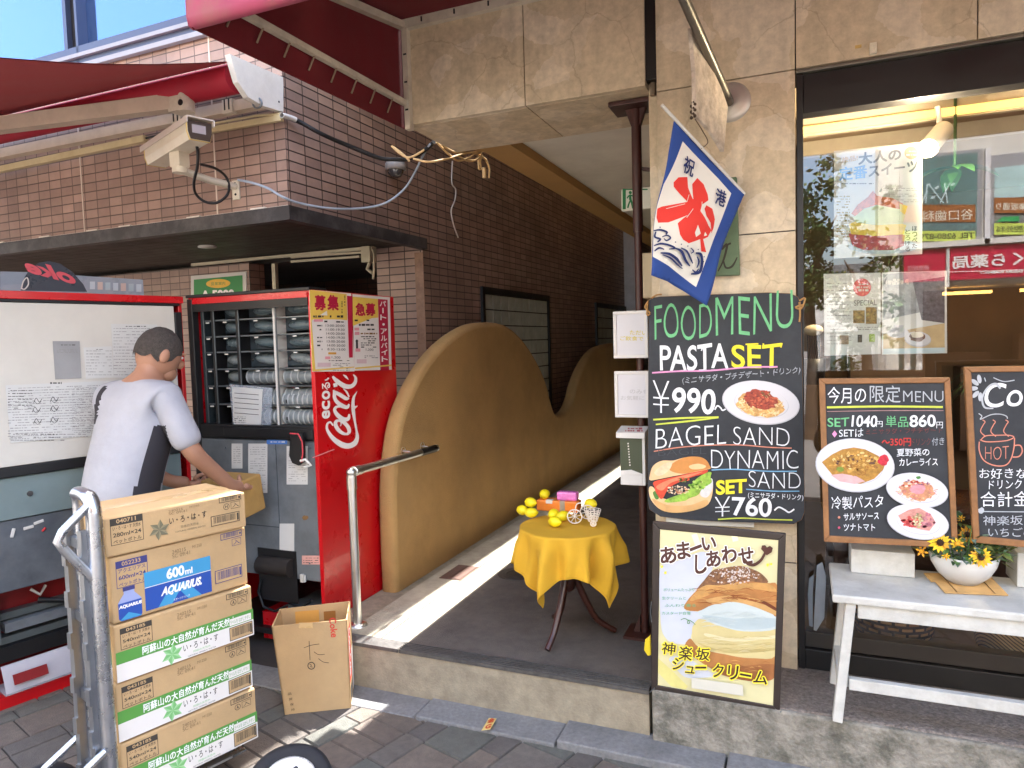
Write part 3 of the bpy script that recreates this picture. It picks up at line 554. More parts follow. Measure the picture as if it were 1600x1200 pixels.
cp.mat(blk); dbox(cp, .1, .18, -.15, DL-.05, .245, -.05); cp.tube([D(.3, .4, -.1), D(.4, .37, -.07), D(.55, .42, -.06), D(.6, .47, -.1)], .012, 8); cp.mat(white).tube([D(.28, .45, -.12), D(.31, .42, -.1), D(.34, .45, -.12)], .007, 6); cp.ball(D(.58, .42, -.05), (.02, .012, .014)); cp.build('coin_mechanism', door)
tr = MB().mat(mat('clear plastic', (214, 214, 222), .12, var=.05, alpha=.55)); dbox(tr, .12, .06, -.12, DL-.06, .065, .02); tr.add([D(.12, .07, .025), D(DL-.06, .07, .025), D(DL-.06, .175, -.02), D(.12, .175, -.02)], [(0, 1, 2, 3)])
tr.mat(mat('pale tray', (176, 170, 174), .4, var=.15, vs=12)); tr.add([D(.13, .07, .0), D(DL-.07, .07, .0), D(DL-.07, .165, -.06), D(.13, .165, -.06)], [(0, 1, 2, 3)]); tr.mat(redd).add([D(.15, .1, .03), D(.28, .1, .03), D(.28, .14, .012), D(.15, .14, .012)], [(0, 1, 2, 3)]); tr.mat(ink).add([D(.52, .13, .012), D(.57, .13, .012), D(.57, .155, .0), D(.52, .155, .0)], [(0, 1, 2, 3)]); tr.build('delivery_tray', door)
# header of the door seen above it from behind, clear plastic with a rounded emblem
tp = Panel(D(0, 0, -.12), DP.u, DP.v); hp = Paint(tp, h=0, step=.0006)
clr = mat('milky plastic', (150, 166, 182), .3, var=.1, alpha=.72); hp.poly([(0, 456), (0, 424), (40, 425), (223, 437), (225, 462)], clr)
hp.poly([(32, 454), (36, 438), (46, 420), (60, 411), (76, 408), (94, 412), (112, 424), (130, 444), (136, 456)], mat('dark emblem', (58, 66, 78), .3, var=.1, alpha=.92)); pinkr = mat('faded red letter', (206, 84, 96), .4, var=0)
hp.text('oke', (122, 446), (44, 426), 22, pinkr, bold=.04, up=(2, -20), slant=.2)
hp.curve([(33, 452), (36, 440), (42, 434), (44, 444), (38, 452), (33, 450)], 2, white)
for k in range(7): hp.rect(140+k*12, 440+k*.7, 148+k*12, 452+k*.7, mat('can picture %d' % (k % 3), ((190, 205, 215), (206, 186, 176), (170, 190, 200))[k % 3], .4, var=0, alpha=.8))
hp.build('top_display', door)
# papers taped to the door: things of their own
def sheet(name, label, panel, pts, m, lines=None, grp=None, thick=.0008):
    uv = [panel.px(*p) for p in pts]; b = MB().mat(m); b.prism([panel.P(a, c, .002) for a, c in uv], panel.n*thick); return b
dpp = Panel(D(0, 0, -.003), DP.u, DP.v)
def paper_thing(name, label, cat, panel, pts, m, rows=0, inkm=inkg, extra=None, group=None, skew=0, w=1.0):
    o = thing(name, label, cat, panel.P(*panel.px(*pts[0])), group); sheet(name, label, panel, pts, m).build('sheet', o)
    q = Paint(panel, h=.0032)
    xs, ys = [p[0] for p in pts], [p[1] for p in pts]
    if rows: q.lines(min(xs)+4, min(ys)+5+max(0, -skew), max(xs)-4, max(ys)-4-max(0, skew), rows, inkm, w, seed=len(label), skew=skew)
    if extra: extra(q)
    q.build('print', o); return o
paper_thing('notice_sheet', 'small grey printed sheet on the ivory door panel', 'paper notice', dpp, [(82, 533), (124, 533), (127, 591), (86, 593)], papg, 0, extra=lambda q: (q.lines(91, 537, 117, 541, 1, ink, 1.2), q.lines(88, 545, 121, 552, 3, inkg, 1)))
paper_thing('notice_sheet', 'small white table sheet between the grey sheet and the tall sheet', 'paper notice', dpp, [(130, 543), (174, 541), (178, 590), (134, 592)], paper, 9, extra=lambda q: q.lines(146, 545, 160, 547, 1, ink, 1))
paper_thing('notice_sheet', 'tall white printed sheet behind the worker\'s head', 'paper notice', dpp, [(173, 506), (245, 507), (246, 592), (178, 590)], paper, 16, extra=lambda q: q.lines(192, 509, 228, 511, 1, ink, 1.4))
def bigsheet(q):
    q.lines(74, 597, 96, 600, 1, ink, 3); q.lines(12, 608, 50, 640, 7, ink, 1.1); 
    for cx, cy in ((58, 626), (84, 624), (56, 640), (84, 638), (58, 658), (84, 656)): q.curve([(cx-6, cy+4), (cx-2, cy-4), (cx+3, cy+2), (cx+7, cy-3)], .9, ink); q.curve([(cx-5, cy), (cx, cy+5), (cx+6, cy+1)], .7, ink)
    q.lines(112, 604, 150, 680, 26, inkg, .8); q.lines(16, 676, 100, 690, 3, ink, 1)
paper_thing('notice_sheet', 'wide white instruction sheet with small drawings low on the door', 'paper notice', dpp, [(8, 602), (190, 594), (196, 676), (16, 692)], paper, 20, extra=bigsheet, skew=-6)
sp2 = Panel((0, 2.725, 0), (1, 0, 0), (0, 0, 1))
o = paper_thing('delivery_slip', 'white lined slip in a clear sleeve hanging in the drink rack', 'paper slip', sp2, [(363, 604), (411, 608), (408, 671), (366, 665)], paper, 0, extra=lambda q: [q.stroke([(367, y), (405, y+3)], .9, ink) for y in (614, 621.5, 629, 637, 645)]+[q.lines(367, 650, 385, 661, 4, ink, .9)])
sl_o = MB().mat(mat('clear sleeve', (190, 200, 210), .1, var=.05, alpha=.35)); sl_o.prism([sp2.P(*sp2.px(*p), -.002) for p in ((358, 600), (425, 606), (423, 668), (414, 675), (364, 668))], sp2.n*.001); sl_o.build('sleeve', o)
ky = thing('key_pouch', 'black key pouch with red edge hanging at the machine front', 'pouch', atY(463, 700, 2.66)); kb_ = MB().mat(blk)
kp = Panel((0, 2.655, 0), (1, 0, 0), (0, 0, 1)); kb_.prism([kp.P(*kp.px(*p)) for p in ((453, 680), (470, 678), (473, 690), (474, 722), (466, 728), (456, 724), (451, 712))], (0, .02, 0)); kb_.build('body', ky, bevel=.004)
k2 = MB().mat(mat('red piping', (196, 60, 70), .5)).tube([kp.P(*kp.px(*p), .004) for p in ((454, 677), (467, 678), (473, 690), (474, 708), (472, 722))], .0035, 6); k2.mat(white).tube([kp.P(*kp.px(*p), .002) for p in ((470, 720), (478, 718), (486, 727), (476, 730))], .007, 6); k2.build('strap', ky)
# recruitment posters taped to the machine side
yel = mat('poster yellow', (226, 190, 84), .6, var=.04); mag = mat('poster crimson', (178, 22, 60), .6, var=.03); pink = mat('poster pink', (222, 150, 160), .6, var=0); pwhite = mat('poster paper', (224, 218, 214), .5, var=.03)
S6 = lambda x, y: (470+x/9.23, 440+y/9.23)
pp1 = Panel((VX1+.001, VY, 0), (0, 1, 0), (0, 0, 1))
def post(name, label, pts, fn, h):
    o = thing('recruitment_poster', label, 'poster', pp1.P(*pp1.px(*pts[0])), 'recruitment posters on the machine side')
    MB().mat(pwhite).prism([pp1.P(*pp1.px(*p), h) for p in pts], pp1.n*.0008).build('sheet', o); q = Paint(pp1, h=h+.001); fn(q); q.build('print', o)
def f1(q):
    q.poly([S6(*p) for p in ((118, 118), (150, 560), (205, 1270), (215, 1285), (158, 1285))], yel); q.poly([S6(*p) for p in ((118, 118), (655, 180), (665, 560), (380, 520), (370, 420), (150, 560))], yel)
    q.poly([S6(*p) for p in ((150, 480), (650, 500), (655, 545), (152, 545))], yel)
    for s, x in (('募', 190), ('集', 375)): q.text(s, S6(x, 410), S6(x+165, 422), 24, mag, bold=.05)
    q.lines(*S6(170, 485), *S6(620, 520), 1, ink, 3.6, seed=4); q.rect(*S6(180, 540), *S6(310, 578), pink); q.lines(*S6(330, 560), *S6(630, 590), 1, ink, 2.6, seed=5, skew=1)
    for i, s in enumerate(('13:00-20:00', '11:00-19:30', '14:00-20:00', '14:00-19:30', '13:00-20:00', '14:00-20:00', '8:30-13:00')): y = 650+i*57; q.text(s, S6(350+i*4, y), S6(620+i*2, y+5), 3.6, ink); q.lines(*S6(225, y-28), *S6(300, y), 1, ink, 2.6, seed=i)
    q.rect(*S6(385, 1020), *S6(500, 1050), mat('ochre', (206, 150, 50), .6)); q.rect(*S6(340, 1080), *S6(415, 1120), pink); q.text('1,200', S6(435, 1112), S6(560, 1118), 4.2, ink); q.lines(*S6(390, 1130), *S6(690, 1150), 1, ink, 1.4, seed=3)
    q.rect(*S6(230, 1170), *S6(420, 1230), mat('faint pink', (206, 180, 186), .6)); q.lines(*S6(450, 1170), *S6(700, 1290), 5, inkg, 1.2, seed=8)
    q.poly([S6(*p) for p in ((655, 205), (735, 210), (738, 1095), (685, 1098))], mag); q.lines(*S6(575, 260), *S6(590, 460), 9, ink, 1.6, seed=6); q.lines(*S6(612, 200), *S6(630, 370), 8, ink, 1.6, seed=7)
    q.poly([S6(*p) for p in ((158, 1270), (760, 1225), (760, 1240), (158, 1295))], yel)
def f2(q):
    q.poly([S6(*p) for p in ((735, 218), (1100, 250), (1105, 520), (1010, 530), (740, 640))], yel); q.poly([S6(*p) for p in ((735, 218), (1275, 240), (1275, 225), (735, 195))], pwhite); q.poly([S6(*p) for p in ((1100, 250), (1240, 262), (1262, 1280), (1135, 1280))], mag)
    for s, x in (('急', 775), ('募', 920)): q.text(s, S6(x, 490), S6(x+145, 500), 20, mag, bold=.05)
    for i, s in enumerate('パート・アルバイト'): y = 355+i*100; (q.text(s, S6(1125+i*3, y), S6(1215+i*3, y+4), 8.5, wl, bold=.035)) if s not in '・ー' else (q.ell(S6(1170+i*3, y-38)[0], S6(0, y-38)[1], 2, 2, wl, 0, 12) if s == '・' else q.stroke([S6(1168+i*3, y-75), S6(1170+i*3, y)], 2, wl))
    q.lines(*S6(760, 545), *S6(970, 575), 1, ink, 2.6, seed=5); q.lines(*S6(755, 610), *S6(1080, 640), 1, ink, 3.2, seed=6); q.rect(*S6(755, 665), *S6(825, 705), pink); q.rect(*S6(760, 725), *S6(828, 770), pink); q.lines(*S6(840, 675), *S6(1085, 705), 1, ink, 2.6, seed=2); q.lines(*S6(845, 735), *S6(1085, 765), 1, mat('brown ink', (120, 84, 30), .6), 2.8, seed=9)
    for i in range(6): q.lines(*S6(850, 785+i*30), *S6(1070, 805+i*30), 1, ink, 1.7, seed=i)
    q.poly([S6(*p) for p in ((790, 830), (815, 860), (805, 860), (808, 980), (778, 980), (776, 860), (765, 862))], ink); q.rect(*S6(770, 965), *S6(840, 1010), pink); q.text('1,200', S6(920, 1000), S6(1030, 1004), 4, ink); q.lines(*S6(900, 1060), *S6(1110, 1110), 2, inkg, 1.3, seed=4)
    q.rect(*S6(790, 1120), *S6(930, 1180), mat('faint pink', (206, 180, 186))); q.poly([S6(*p) for p in ((765, 1240), (1290, 1195), (1292, 1215), (765, 1262))], yel)
post('p', 'yellow and white recruitment poster on red panel, left one partly overlapped', [S6(*p) for p in ((118, 118), (720, 172), (770, 1295), (158, 1300))], f1, .0015)
post('p', 'recruitment poster with vertical red strip, right one overlapping its neighbour', [S6(*p) for p in ((735, 180), (1275, 228), (1300, 1270), (765, 1285))], f2, .004)
# green sign behind the machine
gs = thing('green_sign', 'green sign with yellow oval and white numbers behind the machine', 'sign', atY(343, 470, 3.9)); gp = Panel((0, 3.93, 0), (1, 0, 0), (0, 0, 1))
c_ = [gp.px(*p) for p in ((299, 540), (386, 540), (385, 424), (298, 431))]; MB().mat(white).prism([gp.P(*p) for p in c_], (0, .02, 0)).build('board', gs, bevel=.002); q = Paint(gp)
q.poly([(303, 530), (381, 530), (379, 430), (303, 437)], mat('sign green', (36, 132, 60), .5, var=.03)); q.ell(341, 443, 19, 7, mat('sign gold', (226, 180, 50), .5), -2); q.text('営業案内', (330, 446), (352, 445), 5, mat('sign green', (36, 132, 60)))
q.text('A 5000', (314, 468), (366, 466), 14, wl, bold=.05); q.build('print', gs)
# ================================================================ worker
skin = mat('skin', (166, 122, 98), .55, var=.06, vs=12, bump=.05); hairm = mat('hair', (74, 67, 62), .75, var=.45, vs=90, bump=1., bs=260)
shirt_m = mat('shirt cotton', (162, 163, 171), .85, var=.08, vs=7, bump=.9, bs=9); navy = mat('dark trim cloth', (42, 40, 46), .8, var=.1); trous = mat('dark trousers', (48, 50, 58), .85, var=.1)
PF = V((.02, 1, 0)).normalized(); PR = V((PF.y, -PF.x, 0)); PO = V((-2.70, 2.10, 0))
WK = thing('person', 'worker in pale short-sleeved shirt seen from behind, holding a small carton', 'person', PO)
def Pb(x, y, z): return PO+PR*x+PF*y+V((0, 0, z))
def skin_mesh(name, verts, edges, radii, m, parent, sub=2, root=0):
    me = bpy.data.meshes.new(name); off = wpos(parent); me.from_pydata([Pb(*v)-off for v in verts], edges, []); me.materials.append(m)
    o = bpy.data.objects.new(name, me); COL.objects.link(o); WPOS[o.name] = off
    md = o.modifiers.new('skin', 'SKIN'); md.use_smooth_shade = True
    me.skin_vertices.new() if not me.skin_vertices else None
    for i, r in enumerate(radii): me.skin_vertices[0].data[i].radius = r if isinstance(r, tuple) else (r, r)
    me.skin_vertices[0].data[root].use_root = True
    sd = o.modifiers.new('sub', 'SUBSURF'); sd.levels = sd.render_levels = sub
    dg = bpy.context.evaluated_depsgraph_get(); em = bpy.data.meshes.new_from_object(o.evaluated_get(dg)); bpy.data.objects.remove(o)
    em.name = name; o = bpy.data.objects.new(name, em); COL.objects.link(o); o.parent = parent; WPOS[o.name] = off
    for p in em.polygons: p.use_smooth = True
    return o
# joints: pelvis, belly, chest, neck base, neck, head ...
J = [(0, -.02, .88), (0, .03, 1.02), (0, .09, 1.2), (0, .12, 1.335), (0, .155, 1.40), (.01, .19, 1.475), (.02, .21, 1.535),
     (-.17, .10, 1.30), (-.24, .14, 1.06), (-.12, .33, .88), (-.06, .40, .86),
     (.17, .10, 1.30), (.27, .13, 1.065), (.275, .33, .88), (.26, .40, .86),
     (-.1, -.02, .82), (-.11, .02, .46), (-.12, -.03, .1), (-.12, .12, .04), (.1, -.02, .82), (.11, .03, .46), (.12, -.02, .1), (.12, .13, .04)]
E_ = [(0, 1), (1, 2), (2, 3), (3, 4), (4, 5), (5, 6), (3, 7), (7, 8), (8, 9), (9, 10), (3, 11), (11, 12), (12, 13), (13, 14), (0, 15), (15, 16), (16, 17), (17, 18), (0, 19), (19, 20), (20, 21), (21, 22)]
RAD = [(.13, .10), (.125, .095), (.15, .105), (.10, .075), .05, (.072, .084), (.064, .072), .055, .042, .032, .034, .055, .042, .032, .034, .085, .06, .045, .04, .085, .06, .045, .04]
body = skin_mesh('body', J, E_, RAD, skin, WK)
# face: nose, brow, ears, as extra geometry joined to the head
def finger_chain(base, pts, r): return [(base[0]+p[0], base[1]+p[1], base[2]+p[2]) for p in pts]
hv, he, hr = [], [], []
for sgn, (hx, hy, hz) in ((1, J[14]), (-1, J[10])):
    o_ = len(hv); hv += [(hx, hy-.02, hz), (hx-.01*sgn, hy+.035, hz-.01), (hx-.015*sgn, hy+.065, hz-.015)]; he += [(o_, o_+1), (o_+1, o_+2)]; hr += [(.03, .02), (.036, .016), (.034, .013)]
    for k in range(4):
        f0 = len(hv); zz = hz+.022-k*.019; L = (.03, .034, .032, .024)[k]
        hv += [(hx-.018*sgn, hy+.07, zz), (hx-.03*sgn, hy+.07+L, zz-.004), (hx-.052*sgn, hy+.075+L*1.2, zz-.008), (hx-.07*sgn, hy+.066+L, zz-.011)]
        he += [(o_+2, f0), (f0, f0+1), (f0+1, f0+2), (f0+2, f0+3)]; hr += [.0095, .009, .0085, .0075]
    t0 = len(hv); hv += [(hx-.02*sgn, hy+.015, hz+.03), (hx-.045*sgn, hy+.04, hz+.04), (hx-.065*sgn, hy+.062, hz+.036)]; he += [(o_+1, t0), (t0, t0+1), (t0+1, t0+2)]; hr += [.012, .0105, .009]
skin_mesh('hand', hv[:len(hv)//2], [e for e in he if e[0] < len(hv)//2], hr[:len(hr)//2], skin, WK, 1)
h2 = len(hv)//2; skin_mesh('hand', hv[h2:], [(a-h2, b-h2) for a, b in he if a >= h2], hr[h2:], skin, WK, 1)
# head turned right: frame of the head
hf = (PF*.95+PR*.3).normalized(); hf = (hf+V((0, 0, -.38))).normalized(); hs = hf.cross(V((0, 0, 1))).normalized(); hu = hs.cross(hf); HC = Pb(.015, .205, 1.49); HM = Matrix((hs, hf, hu)).transposed()
def Hp(x, y, z): return HC+hs*x+hf*y+hu*z
hd_ = MB().mat(skin).ball(HC, (.077, .097, .112), 24, 16, HM).ball(Hp(0, .05, -.07), (.05, .05, .045), 16, 10, HM).ball(Hp(0, .102, -.015), (.014, .02, .022), 12, 8, HM)
for s in (-1, 1): hd_.ball(Hp(.078*s, -.005, -.01), (.012, .022, .033), 12, 8, HM); hd_.mat(white).ball(Hp(.032*s, .088, .012), (.010, .006, .006), 10, 8, HM).mat(ink).ball(Hp(.032*s, .0915, .012), (.005, .0035, .005), 8, 6, HM).mat(skin).ball(Hp(.032*s, .09, .03), (.018, .01, .006), 10, 6, HM)
hd_.mat(mat('lips', (150, 86, 74), .5)).ball(Hp(0, .096, -.06), (.022, .008, .006), 10, 6, HM); hd_.build('head', WK)
hb = MB().mat(hairm); cap_ = []
for i in range(15):
    row = []
    for j in range(33):
        ph_ = 2*math.pi*j/32; k = 1+random.Random(i*40+j % 32).uniform(-.012, .02)
        th = math.pi*(.60+.03*math.sin(j*1.7)+.02*math.sin(j*4.1))*i/14; front = max(0, math.sin(ph_)); t2 = th*(1-.42*front**2); row.append(Hp(.083*k*math.sin(t2)*math.cos(ph_), -.006+.101*k*math.sin(t2)*math.sin(ph_), .006+.117*k*math.cos(t2)))
    cap_.append(row)
hb.grid(cap_); hb.build('hair', WK)
shj = [(0, -.02, .80), (0, -.01, .93), (0, .035, 1.06), (0, .085, 1.2), (0, .115, 1.31), (0, .135, 1.375), (-.165, .10, 1.305), (-.235, .13, 1.14), (-.25, .15, 1.05), (.165, .10, 1.305), (.232, .115, 1.16), (.268, .135, 1.075)]
she = [(0, 1), (1, 2), (2, 3), (3, 4), (4, 5), (4, 6), (6, 7), (7, 8), (4, 9), (9, 10), (10, 11)]
shr = [(.185, .15), (.184, .146), (.194, .143), (.204, .136), (.13, .10), (.06, .06), (.07, .078), (.068, .066), (.07, .064), (.07, .078), (.066, .066), (.07, .066)]
sh_o = skin_mesh('shirt', shj, she, shr, shirt_m, WK, 4); sh_o.data.materials.append(navy)
for p in sh_o.data.polygons:
    c = p.center+wpos(sh_o)-PO; x, y, z = c.dot(PR), c.dot(PF), c.z
    if (x > .148+.03*max(0, z-1.0) and z < 1.19 and -.06 < y-.35*(z-.95) < .075 and x < .215) or (-.14 < x < -.105 and 1.2 < z < 1.36 and y < .08): p.material_index = 1
skin_mesh('trousers', [(0, -.02, .92), (-.1, -.02, .82), (-.11, .02, .46), (-.12, -.02, .09), (.1, -.02, .82), (.11, .03, .46), (.12, -.01, .09)], [(0, 1), (1, 2), (2, 3), (0, 4), (4, 5), (5, 6)], [(.15, .12), .105, .08, .068, .105, .08, .068], trous, WK)
shoe = MB().mat(blk)
for s in (-1, 1): shoe.ball(Pb(.12*s, .06, .045), (.05, .14, .045), 16, 10, Matrix((PR, PF, V((0, 0, 1)))).transposed())
shoe.build('shoes', WK)
# carton held by the worker
card = mat('cardboard', (186, 154, 110), .8, var=.09, vs=7, bump=.1, bs=120); cardd = mat('cardboard inside', (160, 122, 76), .85, var=.1); kraft = mat('kraft paper', (166, 130, 72), .8, var=.15, vs=9, bump=.3, bs=30)
hc = MB().mat(kraft); c0 = Pb(.13, .44, .79); HB = Matrix((PR, PF, V((0, 0, 1)))).transposed().to_4x4(); HB.translation = c0
HB = HB @ Matrix.Rotation(math.radians(8), 4, 'X'); hc.box((-.1, -.05, -.08), (.14, .1, .1), HB); hc.build('held_carton', label='crumpled tan carton in the hands of the worker', cat='carton', bevel=.01)
# ================================================================ hand truck and its boxes
A = atY(164, 809, 1.45); Bq = ray(382, 767); Bp = EYE+Bq*((A.z-CH)/Bq.z)
SU = V((Bp.x-A.x, Bp.y-A.y, 0)); SW = SU.length; SU.normalize(); SN = V((SU.y, -SU.x, 0)); SD = .29
zs = [A.z]+[atY(u, v, 1.45).z for u, v in ((172, 874), (180, 980), (186, 1072), (194, 1166))]; zs.append(zs[-1]-(zs[3]-zs[4])); zs.append(0)
ptape = mat('clear tape', (206, 172, 120), .25, var=.03); bkw = mat('box white print', (222, 216, 208), .7, var=.03); bgr = mat('box green print', (84, 146, 62), .7, var=.03); bbk = mat('box black print', (62, 56, 48), .8, var=.05); bbl = mat('box blue print', (34, 74, 156), .6, var=.06); bcy = mat('box cyan print', (62, 146, 190), .6, var=.04); bnv = mat('box navy print', (58, 58, 112), .7)
lgr = [mat('leaf print a', (120, 180, 110), .7, var=0), mat('leaf print b', (150, 200, 140), .7, var=0)]; ltn = [mat('leaf print c', (112, 106, 82), .8, var=0), mat('leaf print d', (140, 130, 100), .8, var=0)]
labels = ['tan drink carton with grey leaf print, topmost of the hand truck stack', 'drink carton with blue label and bottle picture, second from top', 'green and white banded drink carton right under the blue one', 'green and white banded drink carton, second from the bottom of the stack', 'lowest green and white banded drink carton on the hand truck']
jit = [(-.004, .0), (.006, .004), (.004, -.002), (.0, .003), (.002, 0)]
for i in range(5):
    z1, z0 = zs[i]-.002, zs[i+1]+.002; ja, jb = jit[i]; O = V((A.x, A.y, 0))+SU*ja-SN*jb; w_ = SW-.004*(i % 2)
    root = thing('drink_carton', labels[i], 'carton', O+SU*w_/2-SN*SD/2+V((0, 0, z0)), 'drink cartons stacked on the hand truck')
    SU0, SN0 = SU, SN; R3 = Matrix.Rotation(math.radians((-1.2, .9, -.5, .7, 0)[i]), 3, 'Z'); SU, SN = R3 @ SU, R3 @ SN
    MM = Matrix((SU, -SN, V((0, 0, 1)))).transposed().to_4x4(); MM.translation = O
    b = MB().mat(card).box((0, 0, z0), (w_, SD, z1), MM); b.build('box', root, bevel=.006)
    b = MB().mat(ptape).box((0.004, SD/2-.024, z1), (w_-.004, SD/2+.024, z1+.0006), MM).build('tape', root)
    P_ = Panel(O+V((0, 0, z0)), SU, (0, 0, 1)); q = Paint(P_, h=.0008); hgt = z1-z0
    def F(a, c): return (a*w_, c*hgt)
    def R4(a0, c0, a1, c1, m): q.polyuv([F(a0, c0), F(a1, c0), F(a1, c1), F(a0, c1)], m)
    def TX(s, a0, c0, a1, c1, m, bold=0., slant=0.):
        vs, fs = text_geo(s, bold); x0 = min(v[0] for v in vs); x1 = max(v[0] for v in vs); y0 = min(v[1] for v in vs); y1 = max(v[1] for v in vs); nl, n0 = LAYERS[0]; q.h += .00003*nl+.00003; h = q.h
        q.mb.mat(m).add([P_.P((a0+(a1-a0)*((x-x0)/(x1-x0)+slant*(y-y0)/(y1-y0)))*w_, (c0+(c1-c0)*(y-y0)/(y1-y0))*hgt, h-.00003*(nl-1-i_//n0)) for i_, (x, y) in enumerate(vs)], fs)
    def frame(a0, c0, a1, c1, m, t=.004, inner=None):
        R4(a0, c0, a1, c1, m); R4(a0+t, c0+t*w_/hgt, a1-t, c1-t*w_/hgt, inner or card)
    def bars(a0, c0, a1, c1, m):
        frame(a0, c0, a1, c1, m, .005); r = random.Random(3); x = a0+.02; q.up()
        while x < a1-.03:
            t = r.uniform(.0015, .0055); q.mb.mat(m).poly([P_.P(p*w_, c*hgt, q.h) for p, c in ((x, c0+.25*(c1-c0)), (x+t, c0+.25*(c1-c0)), (x+t, c1-.12*(c1-c0)), (x, c1-.12*(c1-c0)))]); x += t+r.uniform(.0015, .005)
        R4(a1-.022, c0+.04, a1-.008, c1-.04, m)
    def flower(a, c, r, ms):
        h0 = q.up(); q.h += .0001
        for k in range(6):
            t = math.pi/3*k+.25
            for s, mm in ((0, ms[0]), (1, ms[1])):
                pts = [(0, 0), (.55*math.cos(t-.5+s*1.0), .55*math.sin(t-.5+s*1.0)), (math.cos(t+.15), math.sin(t+.15))]; q.mb.mat(mm).poly([P_.P(a*w_+x*r, c*hgt+y*r, h0+.00001*k) for x, y in pts])
    code = (('040711', 'い・ろ・は・す 天然水', '280ml×24', 'ペットボトル'), ('052233', 'アクエリアス', '600ml×24', 'ペットボトル'), ('043185', 'い・ろ・は・す 天然水', '540ml×24', 'ペットボトル'))[min(i, 2)]
    cm_ = bnv if i == 1 else bbk; c0 = (.28, .52, .56)[min(i, 2)]; c1 = (.95, .93, .93)[min(i, 2)]
    frame(.035, c0, .245, c1, cm_); R4(.035, c1-(c1-c0)*.27, .245, c1, cm_)
    for k, s in enumerate(code): dz = (c1-c0)/4; TX(s, .075 if k == 0 else .05, c1-dz*(k+1)+dz*.2, .2 if k == 0 else .23, c1-dz*k-dz*.18, card if k == 0 else cm_, .02)
    dots = mat('ink jet', (130, 108, 78), .8, var=0)
    TX('240215', .42, .84, .52, .9, dots); TX('SC 09:41', .42, .77, .55, .83, dots); TX('M1250', .57, .85, .64, .9, dots)
    bars(.79, .86 if i else .82, .965, .97, bbk if i != 1 else bnv); 
    frame(.88, .72 if i else .6, .955, .84 if i else .79, cm_, .003); TX('入', .89, .74 if i else .63, .945, .82 if i else .76, cm_)
    if i != 1: q.polyuv([((.845+.024*math.cos(-2*math.pi*k/20))*w_, ((.78 if i else .69)*hgt+.024*w_*math.sin(-2*math.pi*k/20))) for k in range(20)], bbk); q.polyuv([((.845+.02*math.cos(-2*math.pi*k/20))*w_, ((.78 if i else .69)*hgt+.02*w_*math.sin(-2*math.pi*k/20))) for k in range(20)], card); TX('A' if i else 'H', .835, .745 if i else .65, .855, .815 if i else .73, bbk, .02)
    if i == 0:
        flower(.35, .44, .034, ltn); TX('い・ろ・は・す', .42, .52, .69, .70, bbk, .012); TX('日本の天然水', .50, .36, .63, .44, ltn[0]); TX('NATURAL MINERAL WATER', .46, .27, .68, .31, ltn[0]); bars(.72, .22, .945, .5, bbk)
    elif i == 1:
        R4(.215, .06, .70, .66, bbl); R4(.215, .42, .70, .66, bcy); R4(.215, .415, .70, .425, bkw); q.polyuv([F(.30, .06), F(.40, .36), F(.5, .36), F(.62, .06), F(.52, .06), F(.46, .24), F(.4, .06)], bcy)
        TX('600', .37, .46, .50, .63, wl, .04); TX('ml', .505, .46, .56, .56, wl, .03); TX('AQUARIUS.', .32, .2, .62, .36, wl, .05, .06); TX('スポーツドリンク', .41, .09, .53, .13, wl)
        q.polyuv([F(.035, .06), F(.05, .02), F(.18, .02), F(.19, .06), F(.19, .30), F(.16, .38), F(.145, .42), F(.145, .46), F(.075, .46), F(.075, .42), F(.06, .38), F(.035, .30)], mat('bottle print', (150, 160, 200), .6, var=.05))
        q.polyuv([F(.035, .06), F(.05, .02), F(.18, .02), F(.19, .06), F(.19, .29), F(.035, .29)], bbl); R4(.07, .46, .15, .52, bnv); TX('AQUARIUS', .037, .20, .188, .26, wl, .05, .03); q.polyuv([F(.04, .03), F(.1, .13), F(.19, .03)], bcy); bars(.73, .16, .95, .38, bnv)
    else:
        R4(.0, .02, 1, .33, bkw); R4(.0, .33, 1, .54, bgr); TX('阿蘇山の大自然が育んだ天然水', .17, .36, .86, .51, wl, .03)
        flower(.37, .19, .036, lgr); TX('い・ろ・は・す', .45, .16, .71, .29, bbk, .012); TX('阿蘇の天然水', .52, .09, .65, .13, lgr[0]); TX('NATURAL MINERAL WATER', .48, .04, .69, .065, bbk); frame(.80, .335, .985, .485, bgr, .004, bkw); TX('ラベルを はがしやすい', .81, .37, .975, .45, bgr); bars(.80, .05, .99, .31, bbk)
    q.build('print', root); SU, SN = SU0, SN0
alu = mat('aluminium tube', (190, 194, 200), .28, metal=.95, var=.12, vs=14, bump=.05); tyre = mat('tyre rubber', (30, 31, 36), .8, var=.2, vs=20)
HT = thing('hand_truck', 'aluminium hand truck with curved handle carrying a stack of cartons', 'hand truck', A+V((0, 0, -A.z)))
def at_(a, b, z): return V((A.x, A.y, 0))+SU*a-SN*b+V((0, 0, z))
def smooth_(P, k=4):
    out = []; Q = [P[0]]+list(P)+[P[-1]]
    for i in range(1, len(Q)-2):
        for j in range(k):
            t = j/k; out.append(.5*(2*Q[i]+(Q[i+1]-Q[i-1])*t+(2*Q[i-1]-5*Q[i]+4*Q[i+1]-Q[i+2])*t*t+(3*Q[i]-Q[i-1]-3*Q[i+1]+Q[i+2])*t**3))
    return out+[P[-1]]
NS_ = 21
ups = MB().mat(alu)
for b_ in (-.012, .12): ups.tube([at_(-.034, b_, z) for z in (.09, .5, .9, 1.03)], .0225 if b_ < 0 else .014, 16)
tm = at_(-.03, -.012, 0); 
for dz in (.0, .03): pass
